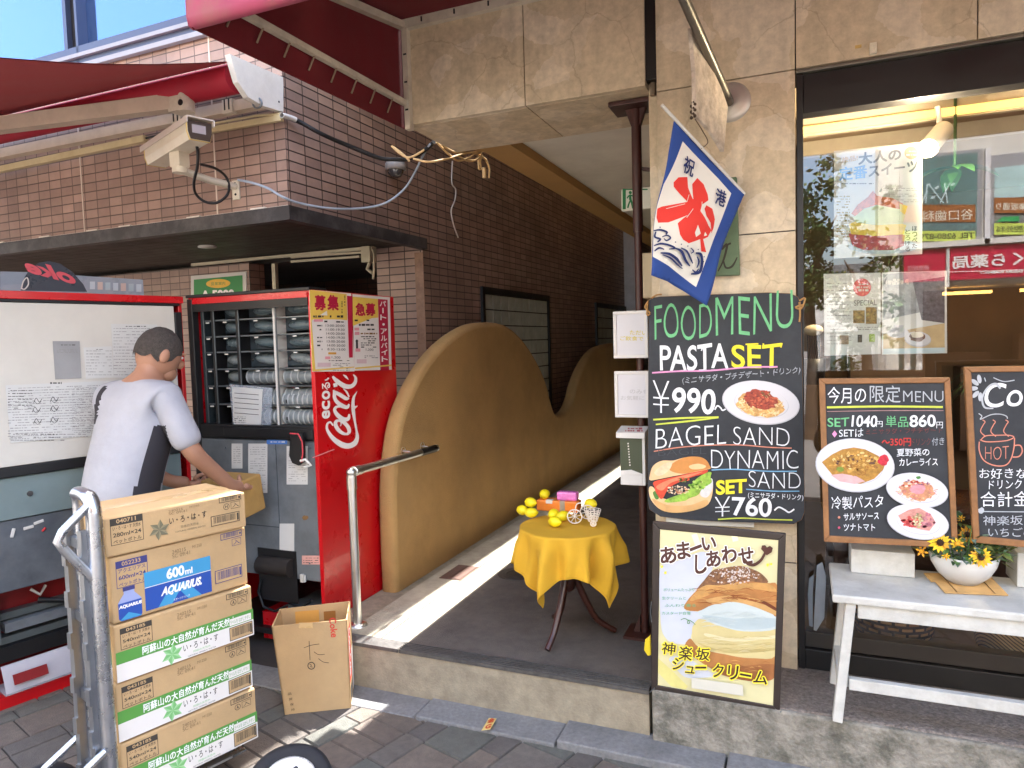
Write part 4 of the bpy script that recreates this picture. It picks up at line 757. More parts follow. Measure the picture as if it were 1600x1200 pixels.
ups.tube(smooth_([at_(-.034, -.012, 1.02), at_(-.036, -.004, 1.06), at_(-.04, .02, 1.078), at_(-.04, .09, 1.078), at_(-.036, .115, 1.06), at_(-.034, .12, 1.02)]), [.0225]*8+[.02]*6+[.014]*(NS_-14), 14)
ups.build('frame', HT)
sc = MB().mat(mat('aluminium channel', (150, 154, 160), .35, metal=.9, var=.15))
for b_ in (-.004, .125):
    sc.bar(at_(-.062, b_, .1), at_(-.062, b_, .98), .028, .018)
    for z in (.2, .35, .48, .62, .75, .88): sc.box(at_(-.074, b_-.017, z)-V((.004, .004, .025)), at_(-.05, b_+.017, z)+V((.004, .004, .025)))
for z in (.22, .45, .7, .93): sc.bar(at_(-.055, -.01, z), at_(-.055, .13, z), .014, .03)
sc.build('rung', HT)
hn = MB().mat(alu).tube([at_(-.04, -.012, 1.06), at_(-.118, -.012, .99), at_(-.132, -.012, .965), at_(-.115, -.012, .935), at_(-.045, -.012, .83)], .013, 12); hn.build('handle', HT)
ax = MB().mat(alu)
for b_ in (-.03, .145): ax.tube([at_(-.05, b_, .31), at_(-.16, b_, .245), at_(-.2, b_, .2), at_(-.2, b_, .09)], .011, 10).tube([at_(-.05, b_, .17), at_(-.14, b_, .12)], .011, 10)
ax.cyl(at_(-.16, -.1, .11), at_(-.16, .21, .11), .009).build('axle_bracket', HT)
MB().mat(alu).box((-.03, 0, .08), (SW*.9, SD, .088), MM).build('toe_plate', HT)
def wheel(c, axis, r, wd, parent, hub=alu):
    c = V(c); w1 = MB().mat(tyre).lathe([(r*.62, -wd*.42), (r*.86, -wd/2), (r*.97, -wd*.34), (r, 0), (r*.97, wd*.34), (r*.86, wd/2), (r*.62, wd*.42), (r*.62, -wd*.42)], c, 36, axis).build('tyre', parent)
    h = MB().mat(hub).lathe([(.0, -wd*.3), (r*.2, -wd*.3), (r*.22, -wd*.12), (r*.52, -wd*.12), (r*.62, -wd*.4), (r*.62, wd*.4), (r*.52, wd*.12), (r*.22, wd*.12), (r*.2, wd*.3), (0, wd*.3)], c, 36, axis); ax_ = V(axis).normalized(); a1 = ax_.orthogonal().normalized(); b1 = ax_.cross(a1)
    h.mat(blk)
    for k in range(6): t = k*math.pi/3; p = c+(a1*math.cos(t)+b1*math.sin(t))*r*.38; h.cyl(p-ax_*wd*.16, p+ax_*wd*.16, r*.07, n=10)
    h.build('rim', parent)
for b_ in (-.085, .2): wheel(at_(-.16, b_, .115), SN, .115, .055, HT)
# a second trolley wheel in the sun at the front
TW = thing('trolley_wheel', 'tilted pneumatic trolley wheel with bright silver rim in the sun', 'wheel', atZ(455, 1190, 0)); wheel(atZ(452, 1228, .085)+V((0, 0, .0)), V((.25, -.35, .9)), .14, .06, TW, mat('bright rim', (226, 224, 220), .25, metal=.6, var=.15))
MB().mat(stl).cyl(atZ(452, 1222, .0), atZ(452, 1222, .1), .02).build('hub', TW)
# open cola carton on the pavement
CK = thing('open_carton', 'tall open-topped cardboard carton with red lettering beside the step', 'carton', atZ(500, 1108, 0))
a0, a1 = atZ(445, 1117, 0), V((-1.742, 2.335, 0)); cu_ = V((a1.x-a0.x, a1.y-a0.y, 0)); cw = cu_.length; cu_.normalize(); cn_ = V((cu_.y, -cu_.x, 0)); ct = atY(423, 978, a0.y); 
hz_ = .375; lean = -.0
def Cc(a, b, z): return a0+cu_*a-cn_*b+V((0, 0, z))-cu_*.03*(z/hz_)
cdp = .19; ck = MB().mat(card); th = .005
def wallp_(p, q_, r, s): ck.prism([p, q_, r, s], (q_-p).cross(s-p).normalized()*-th)
wallp_(Cc(0, 0, 0), Cc(cw, 0, 0), Cc(cw+.03, 0, hz_), Cc(-.005, 0, hz_)); 
wallp_(Cc(cw, 0, 0), Cc(cw, cdp, 0), Cc(cw+.03, cdp, hz_+.01), Cc(cw+.03, 0, hz_)); wallp_(Cc(cw, cdp, 0), Cc(0, cdp, 0), Cc(-.005, cdp, hz_), Cc(cw+.03, cdp, hz_+.01)); wallp_(Cc(0, cdp, 0), Cc(0, 0, 0), Cc(-.005, 0, hz_), Cc(-.005, cdp, hz_)); ck.mat(cardd).poly([Cc(0, 0, .01), Cc(cw, 0, .01), Cc(cw, cdp, .01), Cc(0, cdp, .01)])
ck.build('box', CK); fp = Panel(Cc(0, 0, 0), Cc(cw, 0, 0)-Cc(0, 0, 0), Cc(cw/2, 0, hz_)-Cc(cw/2, 0, 0)); q = Paint(fp, h=.001); rdk = mat('carton red', (206, 62, 50), .7, var=.03); Z6 = lambda x, y: (400+x/4, 900+y/4)
q.text('Coke', Z6(455, 262), Z6(470, 384), 11, rdk, bold=.02, up=(11, -1)); q.curve([Z6(*p) for p in ((332, 405), (334, 440), (338, 525))], .9, bbk); q.curve([Z6(*p) for p in ((300, 448), (345, 432), (396, 424))], .8, bbk); q.curve([Z6(*p) for p in ((362, 472), (390, 490), (430, 488))], .8, bbk); q.curve([Z6(*p) for p in ((390, 515), (420, 536), (456, 542))], .8, bbk)
q.ell(*Z6(346, 560), 6, 6, bbk); q.ell(*Z6(346, 560), 4.6, 4.6, card); q.curve([Z6(335, 550), Z6(346, 556), Z6(342, 566), Z6(355, 568)], 1, bbk)
for k, s in enumerate('品質保持'): q.text(s, Z6(200+k*4+8*k/3, 745+k*33), Z6(222+k*4+8*k/3, 741+k*33), 4, bbk)
q.rect(*Z6(268, 290), *Z6(355, 325), ptape); q.build('print', CK)
rp = Panel(Cc(cw, 0, 0), -cn_, Cc(cw+.03, 0, hz_)-Cc(cw, 0, 0)); q = Paint(rp, h=.001); q.polyuv([(.01, .1), (.1, .1), (.1, .33), (.01, .33)], rdk)
def tx2(s, x0, y0, x1, y1, m):
    vs, fs = text_geo(s, .02); X0 = max(v[0] for v in vs); Y1 = max(v[1] for v in vs); h = q.up(); q.mb.mat(m).add([rp.P(x0+(x1-x0)*y/Y1, y1+(y0-y1)*x/X0, h) for x, y in vs], fs)
tx2('Coca-Cola', .03, .12, .08, .32, wl); q.polyuv([(.12, .02), (.18, .02), (.18, .2), (.12, .2)], bkw); q.polyuv([(.02, .02), (.1, .02), (.1, .08), (.02, .08)], bbk); q.build('side_print', CK)
bp_ = Panel(Cc(cw, cdp, 0)+cn_*.006, -cu_*-1, (0, 0, 1)); q = Paint(Panel(Cc(0, cdp, 0)+cn_*.0065, cu_, (0, 0, 1)), h=.001); ib = mat('inner print', (150, 98, 40), .8, var=0); q.polyuv([(.03, .30), (.13, .30), (.13, .36), (.03, .36)], mat('inner label', (206, 150, 70), .7)); q.polyuv([(.15, .31), (.2, .31), (.2, .35), (.15, .35)], ib); q.build('inner_print', CK)
# ================================================================ red awning over the alley mouth
awr = mat('awning fabric', (104, 14, 24), .8, var=.1, vs=4, bump=.2, bs=300); awp = mat('awning valance', (150, 58, 84), .75, var=.12, vs=5, dirt=.5, dcol=(132, 92, 80), ds=6); cream = mat('cream painted steel', (206, 196, 176), .5, var=.08, dirt=.25, dcol=(120, 96, 66), ds=14)
AW = thing('fixed_awning', 'dark red box awning on cream frame over the alley entrance', 'awning', (-1.65, 2.2, 2.45)); ax0, ax1 = -1.65, 3.6
za, zb, zc = 2.925, 2.72, 2.445; yw, yf = 2.79, 1.60
fb = MB().mat(awr)
fb.prism([(ax0-.004, yw, 2.47), (ax0-.004, yf, zc), (ax0-.004, yf, zb), (ax0-.004, yw, za+.01)], (.004, 0, 0)); fb.prism([(ax1, yw, 2.6), (ax1, yf, zc), (ax1, yf, zb), (ax1, yw, za+.01)], (.004, 0, 0)); fb.prism([(ax0, yw, za+.014), (ax0, yf, zb+.004), (ax1, yf, zb+.004), (ax1, yw, za+.014)], (0, 0, .006)); fb.build('canopy_fabric', AW)
vl = MB().mat(awp); yy = [(yf-.004, zb+.01), (yf-.012, zb-.05), (yf-.012, zc+.03), (yf-.006, zc+.006), (yf+.012, zc), (yf+.03, zc+.012)]; vl.grid([[V((x, y, z)) for y, z in yy] for x in (ax0-.01, ax1+.01)]); vl.prism([(ax0-.006, yf+.03, zc+.006), (ax0-.006, yf-.012, zc+.01), (ax0-.006, yf-.012, zb), (ax0-.006, yf+.03, zb)], (.001, 0, 0)); vl.build('valance', AW)
fm_ = MB().mat(cream); fx = ax0+.018
fm_.bar((fx, yw, 2.575), (fx, yf+.02, 2.56), .022, .022).bar((fx, yw, 2.915), (fx, yf+.02, zb-.01), .03, .03).bar((fx+.01, yw-.008, 2.46), (fx+.01, yw-.008, 2.93), .035, .025).bar((fx, yw-.01, 2.915), (ax1, yw-.01, 2.915), .03, .04)
fm_.mat(blk)
for z in (2.54, 2.66, 2.78): fm_.box((fx+.002, yw-.026, z), (fx+.018, yw-.02, z+.008))
for k in range(30): fm_.box((fx+.1+k*.16, yw-.034, 2.905), (fx+.106+k*.16, yw-.03, 2.925))
fm_.build('frame', AW)
for k in range(8): y = yw-.12-k*.13; MB().mat(mat('lacing', (150, 130, 108), .6)).tube([(fx, y, 2.57), (fx-.004, y-.012, 2.545), (fx-.012, y-.03, 2.50)], .0035, 6).build('hook', AW)
# ================================================================ retractable awning of the brick building
RA = thing('retractable_awning', 'half open maroon folding arm awning with beige arms on brick wall', 'awning', (-2.6, 2.6, 2.6))
p0, p1 = atX(362, 97, -2.33), atX(0, 70, -2.33); p2_ = p0+(p1-p0)*1.6
fa = MB().mat(mat('maroon fabric', (176, 62, 66), .8, var=.06, vs=3, bump=.15, bs=300)); rows_ = []
for k in range(9):
    t = k/8; p = p0+(p2_-p0)*t; rows_.append([V((-2.33-5*s/6, p.y, p.z-.05*math.sin(math.pi*t)*(.5+.5*math.sin(s*2.2+1))-.03*t*math.sin(s*1.3))) for s in range(7)])
fa.grid(rows_); fa.grid([[q_+V((0, 0, .004)) for q_ in r] for r in rows_]); fa.build('canopy_fabric', RA)
cs = MB().mat(mat('crimson roll', (158, 16, 40), .7, var=.08, vs=9)).tube([(-2.36, p0.y+.05, p0.z-.05), (-7.3, p0.y+.05, p0.z-.05)], .065, 18); cs.build('fabric_roll', RA)
ca = MB().mat(mat('white cassette', (214, 210, 202), .4, var=.06, dirt=.2, dcol=(150, 140, 124), ds=7)); capo = [atX(u, v, -2.3) for u, v in ((359, 84), (443, 121), (443, 175), (412, 166), (388, 152), (372, 128))]; ca.prism(capo, (-.03, 0, 0)); ca.box((-7.3, 2.6, p0.z+.0), (-2.33, 2.75, p0.z+.03)); ca.mat(blk).ball(atX(436, 159, -2.299), (.003, .005, .005), 8, 6); ca.build('cassette', RA, bevel=.004)
bg_ = mat('beige arm', (196, 180, 160), .45, var=.08, dirt=.2, dcol=(130, 116, 100), ds=9); ar = MB().mat(bg_); yb = 2.66
def pY(u, v, y): return atY(u, v, y)
ar.bar(pY(418, 158, yb), pY(-60, 254, yb), .05, .05)
for u, v in ((272, 180), (352, 162)): c = pY(u+5, v+4, yb-.03); ar.mat(cream).box(c-V((.03, .01, .035)), c+V((.03, .02, .03))); ar.mat(blk).box(c+V((-.018, -.012, -.02)), c+V((-.01, -.01, .03))).box(c+V((.008, -.012, -.02)), c+V((.016, -.01, .03)))
ar.mat(bg_).bar(pY(272, 161, 2.5), pY(-80, 206, 2.3), .06, .07); c = pY(284, 163, 2.5); ar.mat(cream).box(c-V((.055, .03, .035)), c+V((.03, .04, .035))).cyl(c+V((.03, 0, -.04)), c+V((.03, 0, .04)), .035); ar.mat(blk).cyl(c+V((.03, -.034, -.006)), c+V((.03, -.037, -.006)), .014); ar.build('folding_arm', RA, bevel=.004)
rg = MB().mat(stl).tube([pY(402+7*math.cos(t), 161+8*math.sin(t), 2.6) for t in [k*.5236 for k in range(12)]], .005, 6, closed=True); rg.build('crank_ring', RA)
cdm = mat('cream conduit', (206, 190, 150), .5, var=.1, dirt=.3, dcol=(150, 126, 86), ds=12)
CD = MB().mat(cdm); yc = 2.735
CD.bar(pY(441, 184, yc), pY(322, 205, yc), .022, .028).tube([pY(440, 178, yc), pY(400, 181, yc), pY(340, 192, yc), pY(318, 196, yc)], .007, 8); CD.bar(pY(228, 217, yc), pY(-60, 278, yc), .03, .034).mat(blk).tube([pY(228, 216, yc), pY(262, 208, yc), pY(322, 203, yc)], .005, 6)
CD.build('cable_duct', label='cream cable duct running along the tiled wall under the folding awning', cat='cable duct')
# ================================================================ cctv camera
CT = thing('security_camera', 'beige box security camera with sun hood on a wall bracket', 'security camera', B((atY(365, 290, 2.76)-B0).dot(BX), 0, 2.35))
c0, c1 = atY(243, 246, 2.54), atY(312, 203, 2.34); cdv = (c1-c0); cl = cdv.length; cdv.normalize(); cs_ = cdv.cross(V((0, 0, 1))).normalized(); cu2 = cs_.cross(cdv); CM = Matrix((cdv, cs_, cu2)).transposed().to_4x4(); CM.translation = c0
beige = mat('camera housing', (214, 206, 186), .4, var=.05, dirt=.2, dcol=(170, 150, 110), ds=12)
hz = MB().mat(beige); prof = [(-.042, -.045), (.042, -.045), (.052, -.012), (.052, .034), (-.052, .034), (-.052, -.012)]; hz.prism([CM @ V((0, y, z)) for y, z in prof], cdv*cl)
hz.mat(mat('hood', (196, 184, 172), .4, var=.06)).prism([CM @ V((-.03, y, z)) for y, z in ((-.06, .02), (-.055, .02), (-.055, .042), (.055, .042), (.055, .02), (.06, .02), (.06, .048), (-.06, .048))], cdv*(cl+.05)); hz.mat(mat('yellowed gasket', (206, 180, 112), .6, var=.1)).prism([CM @ V((cl-.012, y*1.05, z*1.05)) for y, z in prof], cdv*.01).prism([CM @ V((.004, y*1.04, z*1.04)) for y, z in prof], cdv*.008); hz.build('housing', CT, bevel=.003)
fg = MB().mat(mat('camera face', (62, 50, 40), .3)).prism([CM @ V((cl-.001, y*.98, z*.98)) for y, z in prof], cdv*.004); fg.mat(mat('camera window', (190, 186, 186), .08, var=0, metal=.4)).prism([CM @ V((cl+.004, y, z)) for y, z in ((-.024, -.018), (.034, -.018), (.034, .018), (-.024, .018))], cdv*.002); fg.build('window', CT)
bk = MB().mat(beige); b0 = CM @ V((cl*.55, 0, -.05)); bk.box(b0-V((.03, .03, .06)), b0+V((.03, .03, .01))).cyl(b0-V((0, 0, .06)), b0-V((0, 0, .085)), .034); b1 = b0-V((0, 0, .07)); w1 = B((atY(368, 290, 2.76)-B0).dot(BX), -.006, atY(368, 292, 2.75).z)
bk.tube([b1, b1*.5+w1*.5+V((0, 0, -.005)), w1+V((0, 0, .004))], .017, 12); bk.box(w1-V((.022, .006, .06)), w1+V((.022, .004, .035))); bk.mat(blk).ball(w1+V((0, -.007, .02)), .005, 8, 6).ball(w1+V((0, -.007, -.035)), .006, 8, 6); bk.build('bracket', CT, bevel=.003)
def pathpx(P, y): return [atY(u, v, y) for u, v in P]
def smooth3(P, k=8):
    out = []; Q = [P[0]]+list(P)+[P[-1]]
    for i in range(1, len(Q)-2):
        for j in range(k):
            t = j/k; out.append(.5*(2*Q[i]+(Q[i+1]-Q[i-1])*t+(2*Q[i-1]-5*Q[i]+4*Q[i+1]-Q[i+2])*t*t+(3*Q[i]-Q[i-1]-3*Q[i+1]+Q[i+2])*t**3))
    return out+[P[-1]]
lp_ = smooth3([atY(u, v, y) for u, v, y in ((306, 218, 2.40), (309, 240, 2.40), (308, 262, 2.42), (303, 285, 2.48), (306, 303, 2.54), (320, 315, 2.58), (338, 317, 2.62), (354, 306, 2.66), (358, 291, 2.70), (352, 275, 2.68), (336, 263, 2.6), (314, 257, 2.5))])
MB().mat(blk).tube(lp_, .0065, 8).build('cable_loop', CT)
# ================================================================ cables and dome camera
xw = -2.27
P = smooth3([atX(u, v, x) for u, v, x in ((440, 180, xw), (462, 187, xw), (500, 208, -2.2), (540, 226, -2.15), (590, 246, -2.05), (618, 249, -1.98), (640, 248, -1.92), (662, 236, -1.82), (678, 222, -1.74))])
cb1 = MB().mat(blk).tube(P, .011, 10); cb1.mat(white).tube(P[:9], .0125, 10); cb1.build('cable', label='thick black cable sagging from the tiled corner to the stone beam', cat='cable', group=None)
P = smooth3([atX(u, v, x) for u, v, x in ((372, 281, -2.55), (395, 286, -2.45), (420, 295, -2.38), (442, 308, xw), (470, 318, -2.25), (520, 326, -2.2), (570, 325, -2.15), (605, 316, -2.08), (632, 295, -2.0), (648, 270, -1.92), (660, 245, -1.85), (672, 225, -1.76))])
MB().mat(mat('blue grey cable', (160, 172, 184), .4, var=.2)).tube(P, .006, 8).build('cable', label='thin blue grey cable looping low from the box camera across the tiles', cat='cable')
tw = mat('tan cable', (206, 172, 120), .6, var=.15, vs=20); P = MB().mat(tw)
for q in (((612, 228), (625, 240), (640, 246), (660, 236), (675, 224)), ((646, 248), (670, 253), (700, 248), (725, 240), (758, 236)), ((682, 222), (700, 240), (716, 251), (732, 246), (745, 240), (760, 250)), ((690, 226), (712, 238), (740, 233), (752, 240), (748, 262), (752, 264)), ((716, 244), (735, 252), (755, 246), (764, 262), (764, 278)), ((640, 252), (632, 243), (618, 232), (613, 229)), ((720, 236), (736, 228), (752, 236), (742, 250), (726, 248))):
    P.tube(smooth3([atX(u, v, -1.72-.3*max(0, (690-u)/90)) for u, v in q]), .006, 7)
P.tube([atX(756, 262, -1.74), atX(757, 278, -1.74)], .013, 8).tube([atX(748, 245, -1.72), atX(750, 262, -1.72)], .012, 8); P.build('cable_bundle', label='tangled bundle of tan cables under the corner of the stone beam', cat='cable bundle')
MB().mat(mat('white cord', (206, 196, 184), .6)).tube(smooth3([atX(u, v, -2.2) for u, v in ((707, 252), (706, 285), (712, 296), (711, 312), (705, 330), (709, 352), (714, 366), (716, 371))]), .005, 7).build('cord', label='frayed white cord dangling against the tiled alley wall', cat='cord')
DC = thing('dome_camera', 'small grey dome camera on the tiled alley wall under the black cable', 'security camera', atX(618, 265, -2.25)); c = atX(618, 262, -2.24)
MB().mat(mat('dome housing', (156, 150, 146), .4, var=.1)).lathe([(0, .04), (.05, .038), (.062, .02), (.064, -.012), (.05, -.016)], c, 24).box(c+V((-.06, -.03, -.005)), c+V((0, .03, .03))).build('housing', DC); MB().mat(mat('dome glass', (70, 66, 66), .06, var=0, coat=1)).lathe([(.048, -.016), (.046, -.034), (.03, -.054), (.0, -.062)], c, 24).build('dome', DC)
# ================================================================ steel post, notices, leaflet box
pm_ = mat('brown painted steel', (62, 28, 22), .45, var=.2, dirt=.3, dcol=(34, 20, 18), ds=9); PX, PY = atY(1003, 700, 2.985).x, 2.985
PO_ = thing('steel_post', 'dark brown steel post holding up the stone beam beside the alley', 'post', (PX, PY, .2))
ps = MB().mat(pm_).tube([(PX, PY, .2), (PX, PY, 1.95)], .0165, 14).tube([(PX, PY, 1.95), (PX, PY, 2.46)], .021, 14); ps.build('shaft', PO_)
hp_ = MB().mat(pm_).box((PX-.1, PY-.08, 2.462), (PX+.1, PY+.08, 2.482)); hp_.prism([(PX-.045, PY-.012, 2.465), (PX+.045, PY-.012, 2.465), (PX+.02, PY-.012, 2.39), (PX-.02, PY-.012, 2.39)], (0, .024, 0)); hp_.build('head_plate', PO_, bevel=.004)
bp2 = MB().mat(pm_).box((PX-.08, PY-.075, .2), (PX+.08, PY+.075, .212)); bp2.prism([(PX-.02, PY-.01, .21), (PX-.05, PY-.01, .21), (PX-.02, PY-.01, .29)], (0, .02, 0)); bp2.build('base_plate', PO_); arm = MB().mat(pm_); a = atY(1003, 266, PY); arm.prism([a, a+V((.055, 0, -.012)), a+V((.05, 0, .004)), a+V((.0, 0, .014))], (0, .02, 0)); arm.build('lug', PO_)
wf_ = mat('white frame', (208, 207, 205), .4, var=.03)
def notice(label, pts, h, lines, m):
    y = 2.945; x0, z1 = atY(*pts[0], y).x, atY(*pts[0], y).z; z0 = atY(*pts[1], y).z; x1 = x0+(z1-z0)*.74; rt = thing('framed_notice', label, 'framed notice', ((x0+x1)/2, y, z0), 'white framed notices on the steel post')
    f = MB().mat(wf_); t = .014; f.box((x0, y-.006, z0), (x1, y+.012, z0+t)).box((x0, y-.006, z1-t), (x1, y+.012, z1)).box((x0, y-.006, z0+t), (x0+t, y+.012, z1-t)).box((x1-t, y-.006, z0+t), (x1, y+.012, z1-t)); f.build('frame', rt, bevel=.002)
    q = Paint(Panel((x0, y-.001, z0), (1, 0, 0), (0, 0, 1))); q.polyuv([(t, t), (x1-x0-t, t), (x1-x0-t, z1-z0-t), (t, z1-z0-t)], mat('notice paper', (200, 200, 207), .35, var=.03)); 
    for s, (a, b, c_) in lines: q.text(s, (a, b), (c_, b+1), 7, m, bold=.02)
    q.build('sheet', rt)
notice('white framed notice with yellow writing, upper one on the steel post', ((958, 487), (961, 560)), 0, (('ただいま', (984, 523, 1020)), ('ご飲食できます', (969, 532, 1034))), mat('yellow writing', (196, 180, 60), .6, var=0))
notice('white framed notice with grey outlined writing, lower one on the steel post', ((960, 580), (965, 652)), 0, (('のみもの', (984, 615, 1024)), ('お気軽にどうぞ', (970, 625, 1036))), mat('grey writing', (176, 176, 182), .6, var=0))
LB = thing('leaflet_box', 'white and dark green leaflet box fixed to the steel post', 'leaflet box', (-.67, 2.93, .87)); y = 2.90; a, b = atY(970, 757, y), atY(1003, 680, y); 
MB().mat(mat('leaflet green', (58, 68, 46), .45, var=.05)).box((a.x, y, a.z+.05), (b.x, y+.06, b.z)).build('leaflet', LB); lb = MB().mat(wf_); lb.box((a.x, y-.003, a.z), (b.x, y+.07, a.z+.045)).box((b.x, y-.002, a.z), (b.x+.012, y+.07, b.z)).box((a.x-.004, y+.06, a.z), (b.x+.012, y+.072, b.z+.02))
lb.prism([(a.x, y-.004, a.z+.045), (b.x, y-.004, a.z+.045), (b.x, y-.004, a.z+.05), ((a.x+b.x)/2, y-.004, a.z+.066), (a.x, y-.004, a.z+.06)], (0, .004, 0)); lb.build('holder', LB, bevel=.002)
ld = MB().mat(wf_); ld.prism([(a.x-.012, y-.02, b.z-.012), (b.x+.016, y-.02, b.z-.012), (b.x+.016, y-.018, b.z+.012), (b.x+.016, y+.075, b.z+.03), (a.x-.012, y+.075, b.z+.03), (a.x-.012, y-.018, b.z+.012)][0:0] or [(a.x-.012, y-.02, b.z-.012), (a.x-.012, y-.02, b.z+.012), (a.x-.012, y+.075, b.z+.03), (a.x-.012, y+.075, b.z)], (b.x-a.x+.028, 0, 0)); ld.build('lid', LB, bevel=.002)
q = Paint(Panel((a.x, y-.0, a.z), (1, 0, 0), (0, 0, 1)))
for k in range(9): q.rect(980.5+k*.35, 692+k*4.2, 982.5+k*.35, 694.2+k*4.2, white)
q.ell(984, 745, 3, 3.4, inkg); q.lines(979, 750, 990, 753, 1, inkg, 1.2); q.build('print', LB); q = Paint(Panel((a.x, y-.018, b.z+.012), (1, 0, 0), (0, .095, .018))); q.lines(977, 668, 1004, 675, 2, mat('lid red', (170, 60, 80), .5), 2.6); q.build('lid_print', LB)
# exit sign
EX = thing('exit_sign', 'green and white running man exit sign hanging under the alley ceiling', 'exit sign', (-1.25, 6.5, 2.2)); ey = 4.2; eg = mat('exit green', (18, 128, 74), .5, var=0); a, b = atY(971, 330, ey), atY(1003, 293, ey)
MB().mat(mat('exit white', (232, 236, 226), .5, var=0)).box((a.x, ey, a.z), (b.x+.12, ey+.04, b.z)).mat(white).cyl(((a.x+b.x)/2+.05, ey+.02, b.z), ((a.x+b.x)/2+.05, ey+.02, 2.55), .012, n=8).build('box', EX, bevel=.003); q = Paint(Panel((a.x, ey, a.z), (1, 0, 0), (0, 0, 1)), h=.002)
q.rect(973, 295, 978, 327, eg); q.rect(978, 295, 1012, 297, eg); q.ell(985, 301, 2.4, 2.6, eg, n=14); q.curve([(985, 304), (985, 311), (987, 316), (989, 326)], [3, 4, 3, 2.2], eg); q.curve([(986, 312), (983, 318), (981, 325)], 2.4, eg); q.curve([(980, 310), (983, 306), (988, 306), (992, 310)], 2, eg); q.build('pictogram', EX)
# ================================================================ handrail
chr_ = mat('brushed rail', (226, 226, 222), .34, metal=1, var=.04)
HR = thing('handrail', 'chrome handrail rising from the step and fixed to the tan wavy wall', 'handrail', (-1.93, 2.67, .2)); hx, hy = -1.925, 2.66; ht = atY(549, 738, hy).z
hb_ = MB().mat(chr_).cyl((hx, hy, .2), (hx, hy, ht), .020, n=18).ball((hx, hy, ht), .0225); e1 = atX(682, 700, -1.96); e0 = V((hx, hy, ht)); hb_.cyl(e0, e1, .020, n=18); d = (e1-e0).normalized(); hb_.tube([e0+d*.02, e0+d*.07], .0235, 18).tube([(hx, hy, ht-.08), (hx, hy, ht-.02)], .0235, 18); hb_.lathe([(.045, 0), (.045, .006), (.02, .01)], (hx, hy, .2), 20); hb_.build('rail', HR)
gr_ = MB().mat(mat('black grip', (26, 24, 24), .3)).cyl(e1-d*.2, e1-d*.02, .0212, n=18); gr_.build('grip', HR); br_ = MB().mat(chr_)
for t in (.27, .06): p = e1-d*t; br_.tube([p, p+V((-.03, 0, .012)), V((-2.02, p.y, p.z+.016))], .007, 8).lathe([(.022, 0), (.022, .005)], (-2.02, p.y, p.z+.016), 14, (1, 0, 0))
br_.build('bracket', HR)
# ================================================================ small round table with yellow cloth
TC = V((-.948, 2.85, 0)); TZ, TR = .70, .198; TB = thing('pedestal_table', 'small dark wooden pedestal table under a yellow cloth', 'table', TC+V((0, 0, .2))); wood = mat('dark mahogany', (58, 28, 20), .35, var=.25, vs=12, coat=.2)
MB().mat(wood).lathe([(0, TZ-.022), (TR, TZ-.022), (TR+.004, TZ-.012), (TR, TZ-.004), (0, TZ-.004)], TC, 32).build('table_top', TB); MB().mat(wood).lathe([(.03, TZ-.022), (.035, TZ-.05), (.022, TZ-.1), (.028, .52), (.034, .46), (.026, .42), (.0, .40)], TC, 20).build('column', TB)
for fx_, fy_ in ((-.99, 2.672), (-.772, 2.955), (-1.08, 3.02)):
    dv = V((fx_-TC.x, fy_-TC.y, 0)); L_ = dv.length; dv.normalize(); pts = [TC+dv*r+V((0, 0, z)) for r, z in ((.015, .50), (.045, .43), (.085, .34), (.13, .265), (L_, .214))]; pl = MB().mat(wood); pp_ = smooth3(pts, 5)
    pl.tube(pp_, [.017-.004*i/len(pp_) for i in range(len(pp_))], 8); pl.build('leg', TB)
cl_ = mat('yellow cloth', (204, 158, 36), .85, var=.06, vs=5, bump=.15, bs=260); N_ = 61; S_ = .372; va = math.atan2(-2.85, .94)+.1; ux, uy = V((math.cos(va+math.pi/2), math.sin(va+math.pi/2), 0)), V((math.cos(va), math.sin(va), 0)); rows_ = []
for i in range(N_):
    row = []
    for j in range(N_):
        a, b = (2*j/(N_-1)-1)*S_, (2*i/(N_-1)-1)*S_; r = math.hypot(a, b); th = math.atan2(b, a)
        if r <= TR: p = ux*a+uy*b+V((0, 0, TZ))
        else:
            h = r-TR; k = min(1, h/.1); fold = .026*k*math.sin(th*9+.7+h*3)+.016*k*math.sin(th*15+2-h*7)+.01*math.sin(th*4+1)*k; sq = max(abs(math.cos(th)), abs(math.sin(th))); out = TR+.010+fold*(.6+.7*min(1, h/.2))+.04*k*(1-sq)*1.3
            p = (ux*math.cos(th)+uy*math.sin(th))*out+V((0, 0, TZ-max(0, h-.008)))
        row.append(TC+p)
    rows_.append(row)
cl_o = MB().mat(cl_).grid(rows_).build('tablecloth', label='yellow square cloth draped over the small pedestal table', cat='tablecloth'); sf = cl_o.modifiers.new('t', 'SOLIDIFY'); sf.thickness = .003; cl_o.modifiers.new('s', 'SUBSURF').render_levels = 1
lem = mat('lemon skin', (232, 214, 20), .4, var=.07, vs=30, bump=.25, bs=260); TT = TZ+.005
def lemon(u, v, z, lab, rot=0, y=None):
    c = atZ(u, v, TT+z) if y is None else atY(u, v, y); M_ = Matrix.Rotation(rot, 3, 'Z') @ Matrix.Rotation(1.57, 3, 'Y'); b = MB().mat(lem); prof_ = [(0, -.034), (.004, -.032), (.008, -.028), (.017, -.021), (.0225, -.008), (.0228, .006), (.018, .02), (.009, .027), (.005, .031), (0, .033)]
    b.lathe(prof_, c, 18, M_ @ V((0, 0, 1))); b.build('lemon', label=lab, cat='lemon', group='lemons on the yellow table')
lemon(816, 797, .022, 'lemon at the far left end of the yellow table', 2.6); lemon(830, 801, .022, 'lemon under the stacked one, right of the leftmost lemon', .3); lemon(829, 785, .058, 'lemon resting on top of the left pair', 2.9)
